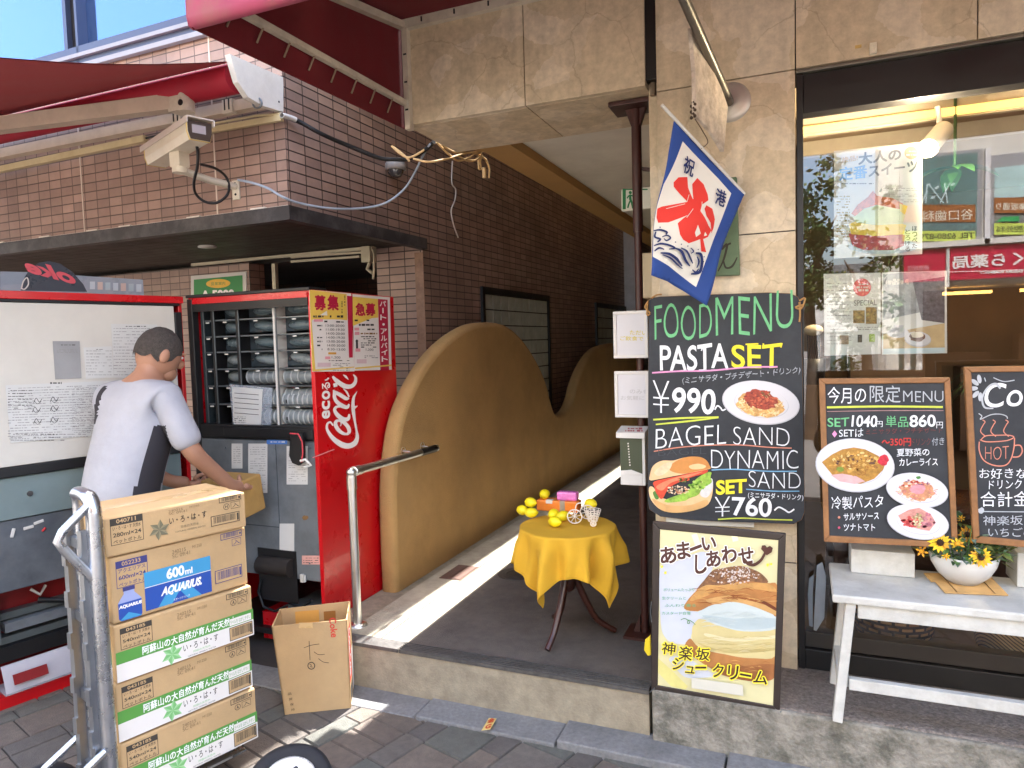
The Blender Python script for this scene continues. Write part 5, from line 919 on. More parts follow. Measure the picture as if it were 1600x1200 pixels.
lemon(867, 815, .022, 'front lemon nearest the cloth edge before the orange box', 2.9); lemon(880, 806, .022, 'lemon beside the spoked wheel of the toy cart', .8); lemon(865, 803, .026, 'lemon tucked behind the front one under the orange box', 1.4)
OB = atZ(870, 799, TT+.012); oy = OB.y+.02; lemon(851, 772, 0, 'lemon lying on top of the orange box', 1.5, oy+.03); lemon(923, 787, 0, 'lemon carried in the white wire basket', 2.8, OB.y-.02)
org = mat('orange candy wrap', (226, 128, 44), .35, var=.1, vs=20); og = thing('orange_box', 'flat orange wrapped box with silver ribbon among the lemons', 'box', V((OB.x, oy, TT))); x0, x1, z1 = atY(838, 792, oy).x, atY(902, 792, oy).x, atY(870, 783, oy).z
MB().mat(org).box((x0, oy, TT+.004), (x1, oy+.07, z1)).build('box', og, bevel=.006); rb = MB().mat(mat('silver ribbon', (168, 160, 150), .3, metal=.5)).box((x0+(x1-x0)*.58, oy-.0015, TT+.003), (x0+(x1-x0)*.7, oy+.072, z1+.0015)).mat(white).box((x0+(x1-x0)*.24, oy-.0012, z1-.014), (x0+(x1-x0)*.4, oy+.03, z1+.001)); rb.build('ribbon', og)
pk_ = thing('pink_box', 'shiny pink sweet box lying on the orange box', 'box', V((x1-.03, oy+.03, z1))); a, b = atY(870, 783, oy+.02), atY(901, 770, oy+.02); pb = MB().mat(mat('pink foil', (214, 118, 190), .25, var=.2, vs=30, bump=.4, bs=60, coat=.4)); pb.box((a.x, oy+.015, z1), (b.x, oy+.06, b.z)); pb.build('wrap', pk_, bevel=.008)
CR = thing('toy_tricycle', 'white wire toy tricycle planter with spoked wheels on yellow table', 'ornament', atZ(912, 818, TT)); cw_ = mat('white wire', (226, 218, 206), .4)
def spoked(c, r, name):
    m_ = MB().mat(cw_); ring = [c+V((r*math.cos(t), .3*r*math.cos(t), r*math.sin(t))) for t in [k*math.pi/12 for k in range(24)]]; m_.tube(ring, .0026, 6, closed=True)
    for k in range(8): t = k*math.pi/4+.2; m_.tube([c, c+V((r*math.cos(t), .3*r*math.cos(t), r*math.sin(t)))], .0016, 5)
    m_.ball(c, .005, 8, 6); m_.build(name, CR)
wc = atZ(898, 807, TT+.032); spoked(wc, .030, 'wheel'); spoked(wc+V((.03, .09, .0)), .030, 'wheel'); bc = atY(926, 803, wc.y-.01); spoked(V((bc.x+.005, bc.y-.01, TT+.012)), .011, 'wheel')
fr_ = MB().mat(cw_).tube(smooth3([wc, wc+V((.0, .03, .045)), wc+V((.03, .03, .05)), bc+V((-.03, 0, .0)), bc+V((0, 0, -.03))]), .0026, 6); fr_.build('frame', CR); bk_ = MB().mat(cw_)
for k in range(7): z = bc.z-.03+k*.008; r = .019+.0028*k; bk_.tube([V((bc.x+r*math.cos(t), bc.y+r*math.sin(t), z)) for t in [i*math.pi/8 for i in range(16)]], .0016, 5, closed=True)
for k in range(12): t = k*math.pi/6; bk_.tube([V((bc.x+r_*math.cos(t), bc.y+r_*math.sin(t), bc.z+z_)) for r_, z_ in ((.019, -.03), (.036, .018))], .0014, 5)
bk_.build('basket', CR)
# ================================================================ chalk boards
chalkb = mat('chalkboard', (50, 53, 58), .85, var=.14, vs=2.5, dirt=.35, dcol=(74, 77, 82), ds=5)
def chalk(n, c, v=.14): return mat('chalk '+n, c, .9, var=v, vs=45)
cw_h, cgr, cye, cpk, cbl, cor, crd, cdr = chalk('white', (226, 230, 236)), chalk('green', (112, 184, 132)), chalk('yellow', (232, 220, 60)), chalk('pink', (222, 150, 196)), chalk('blue', (120, 170, 206)), chalk('salmon', (206, 136, 116)), chalk('red', (196, 66, 62)), chalk('dull red', (112, 62, 62))
clm = chalk('lime', (196, 208, 84)); cws = chalk('soft white', (176, 182, 190))
china = mat('plate photo', (208, 208, 214), .45, var=.02, vs=8); china2 = mat('plate rim photo', (182, 184, 192), .45, var=.03)
def mott(n, c, v=.35, s=70): return mat('food '+n, c, .5, var=v, vs=s)
def plate(q, cx, cy, rx, ry, rot, R):
    q.ell(cx, cy, rx, ry, china2, rot, 40); q.ell(cx, cy-.6, rx*.975, ry*.965, china, rot, 40); q.ell(cx+1, cy+1.5, rx*.70, ry*.66, china2, rot, 40); q.ell(cx+1, cy+.8, rx*.685, ry*.645, china, rot, 40)
def noodles(q, cx, cy, rx, ry, n, mats, w, seed):
    r = random.Random(seed)
    for k in range(n):
        a = r.uniform(0, 6.28); d = r.random()**.6; x, y = cx+rx*d*math.cos(a), cy+ry*d*math.sin(a); t = r.uniform(0, 6.28); L = r.uniform(.15, .45)*rx; b = r.uniform(-1.2, 1.2)
        q.curve([(x+L*math.cos(t-b)*.5, y+L*.6*math.sin(t-b)*.5), (x, y), (x+L*math.cos(t+b)*-.5, y-L*.6*math.sin(t+b)*.5)], w, r.choice(mats), 4, same=(k % 8 > 0))
def bits(q, cx, cy, rx, ry, n, mats, s, seed):
    r = random.Random(seed)
    for k in range(n):
        if k % 12 == 0: q.up()
        a = r.uniform(0, 6.28); d = r.random()**.6; x, y = cx+rx*d*math.cos(a), cy+ry*d*math.sin(a); w_, h_, t0 = s*r.uniform(.5, 1.3), s*r.uniform(.4, .9), r.uniform(0, 6)
        q.polyuv(q.uv([(x+w_*r.uniform(.7, 1.2)*math.cos(t0+t), y+h_*r.uniform(.7, 1.2)*math.sin(t0+t)) for t in (0, -1, -2, -3.1, -4.2, -5.2)]), r.choice(mats), True)
    return q
jute = mat('jute cord', (168, 128, 78), .9, var=.2)
FM = thing('menu_board', 'tall hanging black chalkboard with green FOOD MENU heading', 'menu board', (-.28, 2.76, .79)); fpn = Panel((-.57, 2.755, .77), (1, 0, 0), (0, 0, 1))
out_ = [(1014, 470), (1018, 466), (1030, 464), (1100, 461), (1200, 457.5), (1235, 459), (1246, 464), (1251, 474), (1253, 560), (1255.5, 700), (1257, 800), (1252, 812), (1240, 818.5), (1150, 815.5), (1080, 812.5), (1032, 807), (1015, 796), (1012, 782), (1013, 600)]
o3 = [fpn.P(*fpn.px(*p)) for p in out_]; cc = sum(o3, V())/len(o3); MB().mat(mat('board edge', (132, 96, 62), .8, var=.2)).prism([cc+(p-cc)*1.004+V((0, .004, 0)) for p in o3], (0, .012, 0)).build('backing', FM); MB().mat(chalkb).prism(o3, (0, .0038, 0)).build('slate', FM)
q = Paint(fpn, h=.0008)
for s, a, b, h in (('FOOD', (1023, 531), (1112, 529), 54), ('MENU', (1118, 528), (1239, 514), 60)): q.text(s, a, b, h, cgr, bold=-.012, wob=.5)
for s, m, a, b, h in (('PASTA', cw_h, (1031, 581), (1138, 576), 40), ('SET', cye, (1143, 576), (1221, 573), 37)): q.text(s, a, b, h, m, bold=.012, wob=.4)
for x, y, w_ in ((1031, 581, 12), (1050, 580, 8), (1064, 579, 8), (1094, 578, 10), (1113, 578, 8), (1129, 577, 9)): q.stroke([(x-2, y+.5), (x+w_, y)], 2, cw_h)
for x, y, w_ in ((1165, 574, 20), (1165, 538, 20), (1202, 574, 12)): q.stroke([(x, y), (x+w_, y-.8)], 2.2, cye)
q.stroke([(1098, 543), (1096, 548)], 2, cw_h); q.stroke([(1193, 536.5), (1192, 543)], 2.2, cye); q.stroke([(1222, 536), (1220, 543)], 2.2, cye)
q.curve([(1019, 582.5), (1060, 580), (1110, 579), (1165, 574), (1215, 573)], 2.4, cpk); q.text('(ミニサラダ・プチデザート・ドリンク)', (1066, 602), (1250, 585), 13, cws, bold=.0, wob=.3, up=(1, -13))
q.text('¥', (1020, 645), (1046, 645), 50, cw_h, bold=-.02, wob=.2); q.text('990', (1049, 646), (1117, 647), 40, cw_h, bold=.02, wob=.25, slant=.03); q.curve([(1117, 640), (1121, 634), (1126, 637), (1129, 641), (1134, 639)], 2.2, cw_h)
plate(q, 1189, 629, 61, 34, 8, 0); pas = [mott('noodle a', (226, 190, 130)), mott('noodle b', (206, 160, 96)), mott('noodle c', (238, 210, 160))]; q.ell(1188, 633, 37, 18, pas[1], 10, 26, .2); noodles(q, 1188, 634, 35, 17, 110, pas, 1.6, 3); q.ell(1188, 624, 27, 15, mott('meat sauce', (150, 58, 40), .5), 12, 26, .25); bits(q, 1188, 624, 26, 14, 110, [mott('meat a', (170, 70, 48)), mott('meat b', (120, 42, 32)), mott('meat c', (190, 96, 64))], 2.3, 4); bits(q, 1196, 616, 8, 5, 14, [mott('herb', (96, 110, 50)), mott('herb b', (190, 170, 110))], 1.2, 5)
q.curve([(1021, 655.5), (1070, 653), (1123, 651.5)], [2.5, 3, 2.4], clm); q.curve([(1025, 663), (1075, 658), (1123, 652.5)], [2.2, 3, 1.5], clm)
q.text('BAGEL', (1025, 700), (1135, 693), 31, cw_h, bold=-.018, wob=.35); q.text('SAND', (1146, 694), (1234, 697), 28, cw_h, bold=-.022, wob=.35); q.curve([(1022, 705), (1060, 699), (1105, 695.5), (1157, 695), (1200, 698.5), (1237, 700)], 1.7, cor)
q.text('BAGEL', (1029, 712), (1104, 709), 10, mat('rubbed chalk', (74, 77, 82), .9, var=.1), bold=-.02)
q.text('DYNAMIC', (1111, 732), (1247, 733), 29, cw_h, bold=-.02, wob=.35); q.curve([(1112, 734), (1150, 733), (1200, 736), (1245, 736)], 1.8, cbl); q.text('SAND', (1170, 761), (1251, 764), 25, cw_h, bold=-.022, wob=.35); q.curve([(1166, 764), (1210, 767), (1249, 767)], 1.6, cbl)
q.text('SET', (1119, 772), (1167, 771), 23, cye, bold=.035, wob=.4); q.text('(ミニサラダ・ドリンク)', (1169, 779), (1255, 783), 11, cw_h, bold=.01, wob=.2, up=(0, -11)); q.text('¥', (1117, 807), (1141, 806), 31, cw_h, bold=-.02); q.text('760', (1144, 806), (1206, 807), 30, cw_h, bold=.02, wob=.2); q.curve([(1210, 797), (1217, 792), (1226, 796), (1233, 800), (1241, 795)], 2.4, cw_h); q.curve([(1122, 811), (1160, 809), (1200, 811), (1238, 812)], [2.4, 2, 1.6, 2], clm)
C3 = lambda P: [(1000+x/5.714, 640+y/5.714) for x, y in P]
bun = mott('bun', (196, 132, 66), .18, 12); bunl = mott('bun crumb', (226, 188, 140), .14, 20)
q.blob(C3([(82, 700), (120, 690), (210, 790), (400, 800), (560, 700), (640, 620), (652, 720), (612, 840), (500, 893), (330, 918), (190, 892), (100, 800)]), bunl); q.blob(C3([(110, 790), (250, 850), (450, 850), (590, 800), (600, 850), (500, 893), (330, 918), (190, 892)]), mott('bun base', (212, 166, 108), .15, 15)); q.blob(C3([(560, 690), (640, 610), (650, 700), (600, 780), (540, 760)]), mott('wrap paper', (206, 206, 204), .1))
q.blob(C3([(640, 560), (632, 600), (640, 650), (560, 700), (520, 760), (440, 790), (400, 812), (250, 828), (235, 800), (430, 720), (500, 620), (600, 560)]), mott('lettuce', (140, 178, 66), .45, 50)); bits(q, 1092, 757, 14, 7, 26, [mott('lettuce a', (110, 160, 50)), mott('lettuce b', (176, 204, 100))], 2.6, 8); q.blob(C3([(118, 735), (165, 725), (170, 790), (140, 795)]), mott('lettuce d', (70, 120, 50)))
q.blob(C3([(130, 640), (300, 600), (580, 535), (588, 566), (450, 605), (270, 690), (200, 795), (150, 745), (132, 690)]), mott('tomato', (206, 70, 44), .25, 30)); q.blob(C3([(150, 680), (300, 610), (560, 550), (440, 600), (280, 650), (200, 720)]), mott('salmon', (232, 128, 92), .2, 40)); bits(q, 1060, 765, 17, 7, 60, [mott('tuna a', (216, 186, 156)), mott('tuna b', (190, 120, 84)), mott('tuna c', (232, 210, 180))], 1.9, 9); bits(q, 1069, 749, 9, 4, 22, [mott('sauce', (200, 84, 52)), mott('herb', (96, 110, 50))], 2, 10)
q.blob(C3([(85, 612), (108, 520), (150, 475), (210, 452), (300, 452), (400, 425), (520, 418), (590, 445), (625, 500), (625, 525), (500, 552), (300, 592), (120, 628), (95, 625)]), bunl); q.blob(C3([(270, 540), (290, 480), (400, 425), (520, 418), (590, 445), (625, 500), (625, 522), (500, 550), (380, 570)]), bun); q.blob(C3([(440, 500), (520, 480), (590, 500), (560, 525), (470, 530)]), mott('bun shine', (232, 190, 140), .1, 10)); q.blob(C3([(130, 560), (190, 500), (250, 470), (290, 475), (260, 540), (180, 590)]), mott('bun flour', (226, 196, 160), .2, 40))
q.build('writing', FM)
rp_ = MB().mat(jute)
for P in (((1249, 470), (1258, 466), (1252, 482), (1243, 480), (1256, 476)), ((1249, 472), (1250, 490), (1249, 503)), ((1013, 470), (1008, 480), (1016, 489)), ((1018, 466), (1026, 461), (1034, 460)), ((1012, 474), (1011, 492), (1016, 490))): rp_.tube(smooth3([atY(u, v, 2.745) for u, v in P], 4), .0035, 6)
rp_.build('cord', FM); tg = MB().mat(white)
for u0, u1, v0, v1 in ((1039, 1100, 811, 822),): tg.prism([atY(u, v, 2.78) for u, v in ((1041, 808), (1178, 814), (1178, 824), (1041, 818))], (0, .004, 0))
tg.build('hanging_tag', FM)
# easel boards on the bench
oak = mat('oiled oak', (140, 98, 60), .5, var=.3, vs=14, bump=.15, bs=60)
def framed_board(name, label, y, outer, inner, fn):
    rt = thing(name, label, 'menu board', atY((outer[2][0]+outer[3][0])/2, outer[3][1], y)); P_ = Panel(atY(*outer[3], y), (1, 0, 0), (0, .0, 1)); O3 = [P_.P(*P_.px(*p)) for p in outer]; I3 = [P_.P(*P_.px(*p)) for p in inner]; fr = MB().mat(oak)
    for k in range(4): fr.prism([O3[k], O3[(k+1) % 4], I3[(k+1) % 4], I3[k]], (0, .024, 0))
    fr.build('frame', rt, bevel=.003); MB().mat(chalkb).prism([p+V((0, .006, 0)) for p in I3], (0, .008, 0)).build('slate', rt); q = Paint(Panel(P_.o+V((0, .0055, 0)), P_.u, P_.v), h=.0008); fn(q); q.build('writing', rt)
    q = Paint(P_, h=.001); return rt, q
def b2(q):
    q.text('今月の', (1293, 631), (1353, 630), 26, cw_h, bold=-.008, wob=.3); q.text('限定', (1359, 629), (1407, 629), 27, cws, bold=-.005, wob=.2); q.text('MENU', (1411, 628), (1474, 628), 17, cws, bold=-.01, wob=.3); q.curve([(1292, 636.5), (1380, 635), (1473, 636)], 3.2, clm); q.curve([(1292, 643), (1380, 641.5), (1474, 641.5)], 1, chalk('dusty pink', (170, 130, 130)))
    q.text('SET', (1293, 667), (1327, 666), 14, cgr, bold=.01, wob=.4); q.text('1040', (1330, 667), (1370, 667), 18, cw_h, bold=.02, wob=.2, slant=.04); q.text('円', (1369, 667), (1379, 667), 9, cw_h); q.text('単品', (1384, 667), (1419, 667), 17, cgr, wob=.3); q.text('860', (1421, 667), (1462, 667), 19, cw_h, bold=.02, wob=.2); q.text('円', (1463, 669), (1473, 669), 10, cw_h)
    q.poly([(1304, 672.5), (1308, 678), (1304, 683.5), (1300, 678)], cpk); q.text('SETは', (1311, 683), (1349, 682), 12.5, cw_h, wob=.4); q.text('ミニサラダ・プチデザート', (1353, 679), (1472, 676), 9, cdr, wob=.4, up=(0, -9)); q.curve([(1378, 692), (1382, 688), (1386, 692), (1390, 690)], 1.8, crd); q.text('350円', (1391, 697), (1423, 697), 13, crd, bold=.02); q.text('ドリンク', (1424, 696), (1454, 695), 11, cdr); q.text('付き', (1456, 696), (1475, 695), 12, cws)
    q.text('夏野菜の', (1401, 713), (1452, 712), 12, cw_h, bold=.01, wob=.3); q.text('カレーライス', (1405, 728), (1465, 727), 11.5, cw_h, bold=.015, wob=.3)
    q.text('冷製パスタ', (1299, 796), (1380, 793), 20, cw_h, bold=.0, wob=.4); q.ell(1311, 808, 2, 2, cor, n=12); q.ell(1311, 824, 2, 2, chalk('rose', (190, 84, 110)), n=12); q.text('サルサソース', (1318, 813), (1373, 811), 11, cw_h, bold=.01, wob=.3); q.text('ツナトマト', (1318, 829), (1367, 829), 11, cw_h, bold=.01, wob=.3)
rt2, q = framed_board('menu_board', 'oak framed chalkboard with curry and pasta plate pictures on the bench', 2.6, [(1279.5, 591.5), (1485, 590), (1497.5, 857), (1287.5, 847)], [(1289.5, 600.5), (1475.5, 598.5), (1487, 847), (1296, 837.5)], b2)
plate(q, 1336, 727, 62, 42, 5, 0); cur = [mott('curry a', (168, 124, 52)), mott('curry b', (196, 150, 72)), mott('curry c', (150, 100, 40))]
q.poly([(1284, 722), (1300, 710), (1316, 702), (1334, 699), (1352, 702), (1372, 712), (1384, 722), (1380, 734), (1366, 748), (1345, 756), (1322, 752), (1303, 745)], cur[0]); q.poly([(1298, 742), (1316, 740), (1338, 744), (1352, 752), (1335, 756), (1312, 752)], mott('pink rice', (206, 168, 170), .15, 30)); bits(q, 1336, 722, 38, 16, 120, cur+[mott('onion', (206, 170, 100)), mott('eggplant', (96, 60, 50)), mott('onion b', (224, 196, 130))], 3, 12); noodles(q, 1336, 726, 36, 17, 40, cur, 1.3, 13); q.ell(1313, 733, 6, 4, mott('green bean', (120, 140, 50)), 0, 14, .3); q.ell(1380, 719, 8, 8, mott('red pickle', (190, 40, 60), .4, 90), 0, 14, .4)
plate(q, 1433, 766, 49, 27, 9, 0); tp_ = [mott('thin noodle', (222, 180, 140)), mott('thin noodle b', (200, 140, 104)), mott('ham', (196, 120, 120))]; q.ell(1432, 766, 28, 15, tp_[1], 10, 24, .25); noodles(q, 1432, 767, 29, 16, 80, tp_, 1.2, 14); bits(q, 1430, 756, 20, 7, 40, [mott('tomato bit', (176, 60, 50)), mott('purple', (120, 80, 110)), mott('pale bit', (230, 210, 196))], 2.4, 15); q.ell(1434, 764, 12, 8, mott('pink sauce', (206, 140, 150), .25), 0, 18, .3); q.ell(1435, 746, 4, 2.5, mott('basil', (60, 120, 50)), 0, 10, .4)
plate(q, 1434, 815, 49, 27, 11, 0); q.poly([(1403, 805), (1420, 796), (1436, 793), (1454, 803), (1462, 816), (1452, 829), (1438, 827), (1420, 822), (1410, 816)], mott('ham base', (200, 140, 130))); bits(q, 1424, 815, 14, 9, 30, [mott('tomato cut', (206, 84, 80)), mott('tomato cut b', (184, 60, 62))], 4, 16); bits(q, 1448, 813, 12, 11, 40, [mott('tuna pink', (196, 130, 140)), mott('tuna pink b', (170, 100, 116))], 3, 17); bits(q, 1434, 812, 8, 12, 40, [mott('sprout', (206, 196, 160)), mott('sprout b', (176, 160, 110))], 2.4, 18)
q.build('plate_picture', rt2)
def b3(q):
    q.text('Cool', (1535, 638), (1634, 634), 38, cw_h, bold=.005, wob=.3, slant=.06); q.curve([(1563, 607), (1556, 600), (1545, 604), (1535, 620), (1538, 636), (1552, 638)], [3, 4, 3, 3, 3, 2], cws)
    for a_ in range(5): t = math.radians(100+a_*42); q.ell(1532+11*math.cos(t), 606-14*math.sin(t), 7, 3.4, cws, -math.degrees(t), 16)
    for P in (((1529, 646), (1534, 650), (1532, 655), (1548, 648), (1562, 647), (1572, 650), (1574, 654)), ((1552, 590), (1568, 596), (1585, 594)), ((1538, 590), (1540, 596))): q.curve(P, 1.5, cws)
    q.curve([(1532, 688), (1540, 681), (1558, 680), (1576, 680), (1584, 683), (1574, 688), (1555, 690), (1540, 690), (1531, 687)], 1.6, cor); q.curve([(1530, 690), (1530, 704), (1537, 719), (1553, 727), (1570, 727), (1579, 718), (1584, 700), (1585, 684)], 1.8, cor); q.curve([(1585, 696), (1594, 696), (1597, 705), (1592, 713), (1582, 714)], 2, cor)
    for x in (1536, 1552, 1572): q.curve([(x+4, 682), (x-4, 674), (x, 664), (x+3, 659), (x-1, 656)], 1.5, cor)
    q.text('HOT', (1539, 718), (1576, 717), 20, cor, bold=-.02, wob=.3); q.text('お好きな', (1530, 748), (1604, 747), 16, cw_h, wob=.3); q.text('ドリンク', (1545, 764), (1596, 763), 14, cw_h, wob=.3); q.text('合計金額', (1532, 792), (1634, 791), 24, cw_h, bold=-.005, wob=.2); q.stroke([(1535, 799), (1660, 800)], 1.5, cws); q.ell(1533, 798, 5, 5, cws, 0, 9, .5); q.text('神楽坂', (1536, 821), (1598, 820), 15, cws, wob=.3); q.text('いちごのソ', (1544, 838), (1632, 838), 14, cws, wob=.3)
    q.text('¥550', (1650, 720), (1700, 720), 26, cw_h)
framed_board('menu_board', 'oak framed chalkboard with a red chalk cup drawing, cut by the photo edge', 2.6, [(1506.5, 573.5), (1714, 570), (1728, 868), (1521, 848)], [(1518, 582), (1703, 579), (1716, 856), (1531, 838)], b3)
# ================================================================ cream puff poster in its stand frame
PP = thing('framed_poster', 'cream puff poster in a dark metal frame leaning on the shop step', 'poster', (-.29, 2.49, .222)); ppn = Panel((-.52, 2.482, .224), (1, 0, 0), (0, .05, 1)); mfr = mat('dark metal frame', (62, 54, 50), .4, metal=.4, var=.12)
Op = [(1019.5, 814.5), (1228, 834), (1218.5, 1116), (1017, 1080)]; Ip = [(1031, 827.5), (1216, 844.5), (1208, 1103), (1027.5, 1071)]; O3 = [ppn.P(*ppn.px(*p)) for p in Op]; I3 = [ppn.P(*ppn.px(*p)) for p in Ip]; fr = MB().mat(mfr)
for k in range(4): fr.prism([O3[k], O3[(k+1) % 4], I3[(k+1) % 4], I3[k]], ppn.n*-.018)
fr.build('frame', PP, bevel=.003); MB().mat(mat('poster cream', (208, 202, 156), .35, var=.05, vs=9, coat=.3)).prism([p-ppn.n*.004 for p in I3], ppn.n*-.01).build('sheet', PP)
q = Paint(Panel(ppn.o-ppn.n*.0035, ppn.u, ppn.v), h=.0006); C4 = lambda P: [(1000+x/6.154, 810+y/6.154) for x, y in P]; C5 = lambda P: [(1000+x/6.154, 960+y/6.154) for x, y in P]
q.blob(C4([(195, 470), (330, 420), (520, 340), (640, 330), (700, 480), (560, 680), (430, 870), (560, 900), (600, 1000), (500, 1100), (470, 1200), (330, 1200), (250, 1150), (200, 1000)]), mat('poster pale blue', (192, 197, 208), .4, var=.05)); q.blob(C5([(280, 420), (420, 400), (620, 520), (720, 590), (560, 610), (430, 600), (330, 500)]), mat('poster pale blue', (214, 218, 228)))
for P in (((330, 420), (200, 330)), ((520, 150), (560, 260)), ((900, 130), (920, 220))): q.curve(C4(P), 9, mat('poster highlight', (240, 234, 196), .4, var=0))
q.poly(C5([(175, 420), (330, 560), (460, 690), (440, 720), (300, 690), (175, 560)]), mat('poster stripe', (214, 206, 130), .4, var=.15))
q.blob(C5([(430, 330), (480, 230), (560, 310), (700, 360), (980, 400), (1300, 385), (1296, 600), (1180, 640), (980, 620), (760, 560), (560, 440)]), mott('choux base', (170, 116, 64), .2, 16)); q.blob(C5([(760, 560), (980, 500), (1290, 480), (1296, 600), (1180, 640), (980, 630)]), mott('choux base dark', (148, 94, 52), .2, 18))
q.blob(C5([(500, 160), (520, 90), (590, 40), (760, 110), (1000, 155), (1300, 130), (1300, 400), (1100, 420), (900, 400), (640, 330), (520, 270)]), mott('custard', (200, 186, 132), .1, 7)); q.blob(C5([(640, 180), (900, 230), (1290, 200), (1290, 230), (900, 260), (650, 215)]), mott('custard light', (212, 202, 160), .06, 9)); q.blob(C5([(560, 270), (800, 340), (1290, 320), (1290, 345), (900, 375), (640, 320)]), mott('custard shade', (182, 166, 108), .08, 9))
q.blob(C4([(560, 900), (600, 860), (820, 800), (1100, 840), (1310, 910), (1310, 1060), (1000, 1085), (760, 1030), (600, 960)]), mott('whipped cream', (186, 196, 194), .07, 8)); q.blob(C4([(600, 930), (900, 960), (1300, 960), (1300, 1040), (1000, 1070), (760, 1015)]), mott('whipped cream b', (170, 184, 186), .06, 10))
q.blob(C4([(425, 865), (470, 770), (545, 690), (620, 590), (700, 500), (790, 478), (960, 455), (1090, 490), (1180, 540), (1225, 620), (1318, 640), (1316, 930), (1250, 900), (1100, 850), (900, 800), (700, 830), (560, 890)]), mott('choux top', (172, 116, 62), .25, 13)); q.blob(C4([(640, 780), (900, 740), (1200, 800), (1310, 880), (1310, 930), (1100, 850), (900, 800), (720, 825)]), mott('choux crack', (196, 152, 92), .2, 12)); q.blob(C4([(860, 745), (960, 735), (1060, 770), (1180, 800), (1240, 840), (1100, 800), (960, 770)]), mott('choux dark', (140, 76, 30), .2, 14)); q.blob(C4([(1160, 800), (1200, 795), (1310, 860), (1310, 890)]), mott('choux darker', (104, 48, 20), .2)); q.blob(C4([(560, 690), (700, 600), (1000, 620), (1225, 625), (1310, 700), (1100, 680), (800, 690), (600, 760), (480, 790)]), mott('choux golden', (194, 146, 82), .25, 18))
q.blob(C4([(545, 685), (620, 590), (700, 500), (790, 478), (960, 455), (1090, 490), (1180, 540), (1225, 620), (1000, 600), (800, 640), (640, 640)]), mott('choux crust', (122, 84, 54), .5, 60)); bits(q, 1147, 900, 40, 13, 150, [mott('sugar', (206, 196, 190), .1), mott('crust bit', (150, 104, 64)), mott('crust bit b', (104, 66, 40))], 2, 21); bits(q, 1150, 893, 34, 9, 80, [mott('sugar', (206, 196, 190))], 1.3, 22)
pr_ = random.Random(31)
for k in range(70):
    x, y = pr_.uniform(1085, 1212), pr_.uniform(915, 948); w_ = pr_.uniform(5, 14); q.curve([(x-w_, y+pr_.uniform(0, 3)), (x, y-pr_.uniform(-1, 2)), (x+w_, y+pr_.uniform(0, 4))], [.3, pr_.uniform(.6, 1.5), .3], pr_.choice([mott('choux crack', 0), mott('choux dark', 0), mott('choux golden', 0), mott('choux top', 0)]), 4, same=k % 8 > 0) if y > 905+abs(x-1150)*.16 and y < 940+abs(x-1150)*.05 else None
for k in range(60):
    x, y = pr_.uniform(1092, 1205), pr_.uniform(994, 1018); w_ = pr_.uniform(8, 22); q.curve([(x-w_*.6, y+1), (x, y-.8), (min(1209, x+w_*.6), y+1)], [.2, pr_.uniform(.5, 1.2), .2], pr_.choice([mott('custard light', 0), mott('custard shade', 0), mott('custard', 0)]), 4, same=k % 8 > 0)
for k in range(40):
    x, y = pr_.uniform(1130, 1200), pr_.uniform(1032, 1056); w_ = pr_.uniform(4, 10); q.curve([(x-w_, y), (x, y-1), (min(1207, x+w_), y+1)], [.2, 1, .2], pr_.choice([mott('choux base', 0), mott('choux base dark', 0), mott('choux golden', 0)]), 4, same=k % 8 > 0) if y < 1040+(x-1130)*.18 else None
for k in range(30):
    x, y = pr_.uniform(1105, 1200), pr_.uniform(955, 978); w_ = pr_.uniform(8, 18); q.curve([(x-w_*.7, y+1), (x, y-.6), (min(1209, x+w_*.7), y+.6)], [.2, .9, .2], pr_.choice([mott('whipped cream', 0), mott('whipped cream b', 0)]), 4, same=k % 8 > 0)
brn = mat('poster brown ink', (74, 36, 24), .45, var=.05); whi = mat('poster white', (236, 236, 232), .45, var=0); ylo = mat('poster yellow outline', (244, 226, 60), .45, var=0); kin = mat('poster dark ink', (50, 34, 26), .45, var=0)
def ch(s, x0, y0, x1, y1, base, m, om, b=.045, ob=.1, rot=0):
    X0, Y0, X1, Y1 = 1000+x0/6.154, base+y0/6.154, 1000+x1/6.154, base+y1/6.154; r = math.radians(rot); e = (ob-b)*.9*(Y1-Y0); dx = (X1-X0)
    A, Bb, up = (X0, Y1), (X0+dx*math.cos(r), Y1+dx*math.sin(r)), ((Y1-Y0)*math.sin(r), -(Y1-Y0)*math.cos(r))
    q.text(s, (A[0]-e, A[1]+e), (Bb[0]+e, Bb[1]+e), 0, om, bold=ob, up=(up[0], up[1]-2*e)); q.text(s, A, Bb, 0, m, bold=b, up=up)
for s, *k in (('あ', 205, 275, 360, 440), ('ま', 365, 225, 495, 395), ('い', 605, 180, 740, 310), ('し', 530, 345, 645, 530), ('あ', 645, 310, 785, 470), ('わ', 795, 265, 940, 430), ('せ', 955, 280, 1105, 440)): ch(s, *k, 810, brn, whi, rot=-6 if s != 'し' else 0)
q.stroke(C4([(478, 305), (540, 280), (600, 252)]), 8, whi); q.stroke(C4([(482, 300), (540, 277), (596, 256)]), 5, brn); q.curve(C4([(1000, 380), (1040, 430), (1100, 440), (1160, 400), (1195, 345), (1215, 300)]), [4, 5, 5, 4.5, 4, 4], brn); q.poly(C4([(1220, 350), (1165, 290), (1175, 255), (1205, 252), (1222, 275), (1250, 258), (1278, 280), (1268, 320)]), brn)
grn = mat('poster green ink', (84, 158, 112), .5, var=0)
for s, x0, x1, y in (('ボリュームたっぷり', 230, 525, 695), ('生クリームと', 215, 445, 775), ('ふんわり香る', 240, 540, 845), ('カスタード自慢', 215, 490, 920)): q.text(s, C4([(x0, y)])[0], C4([(x1, y)])[0], 5, grn, bold=.01)
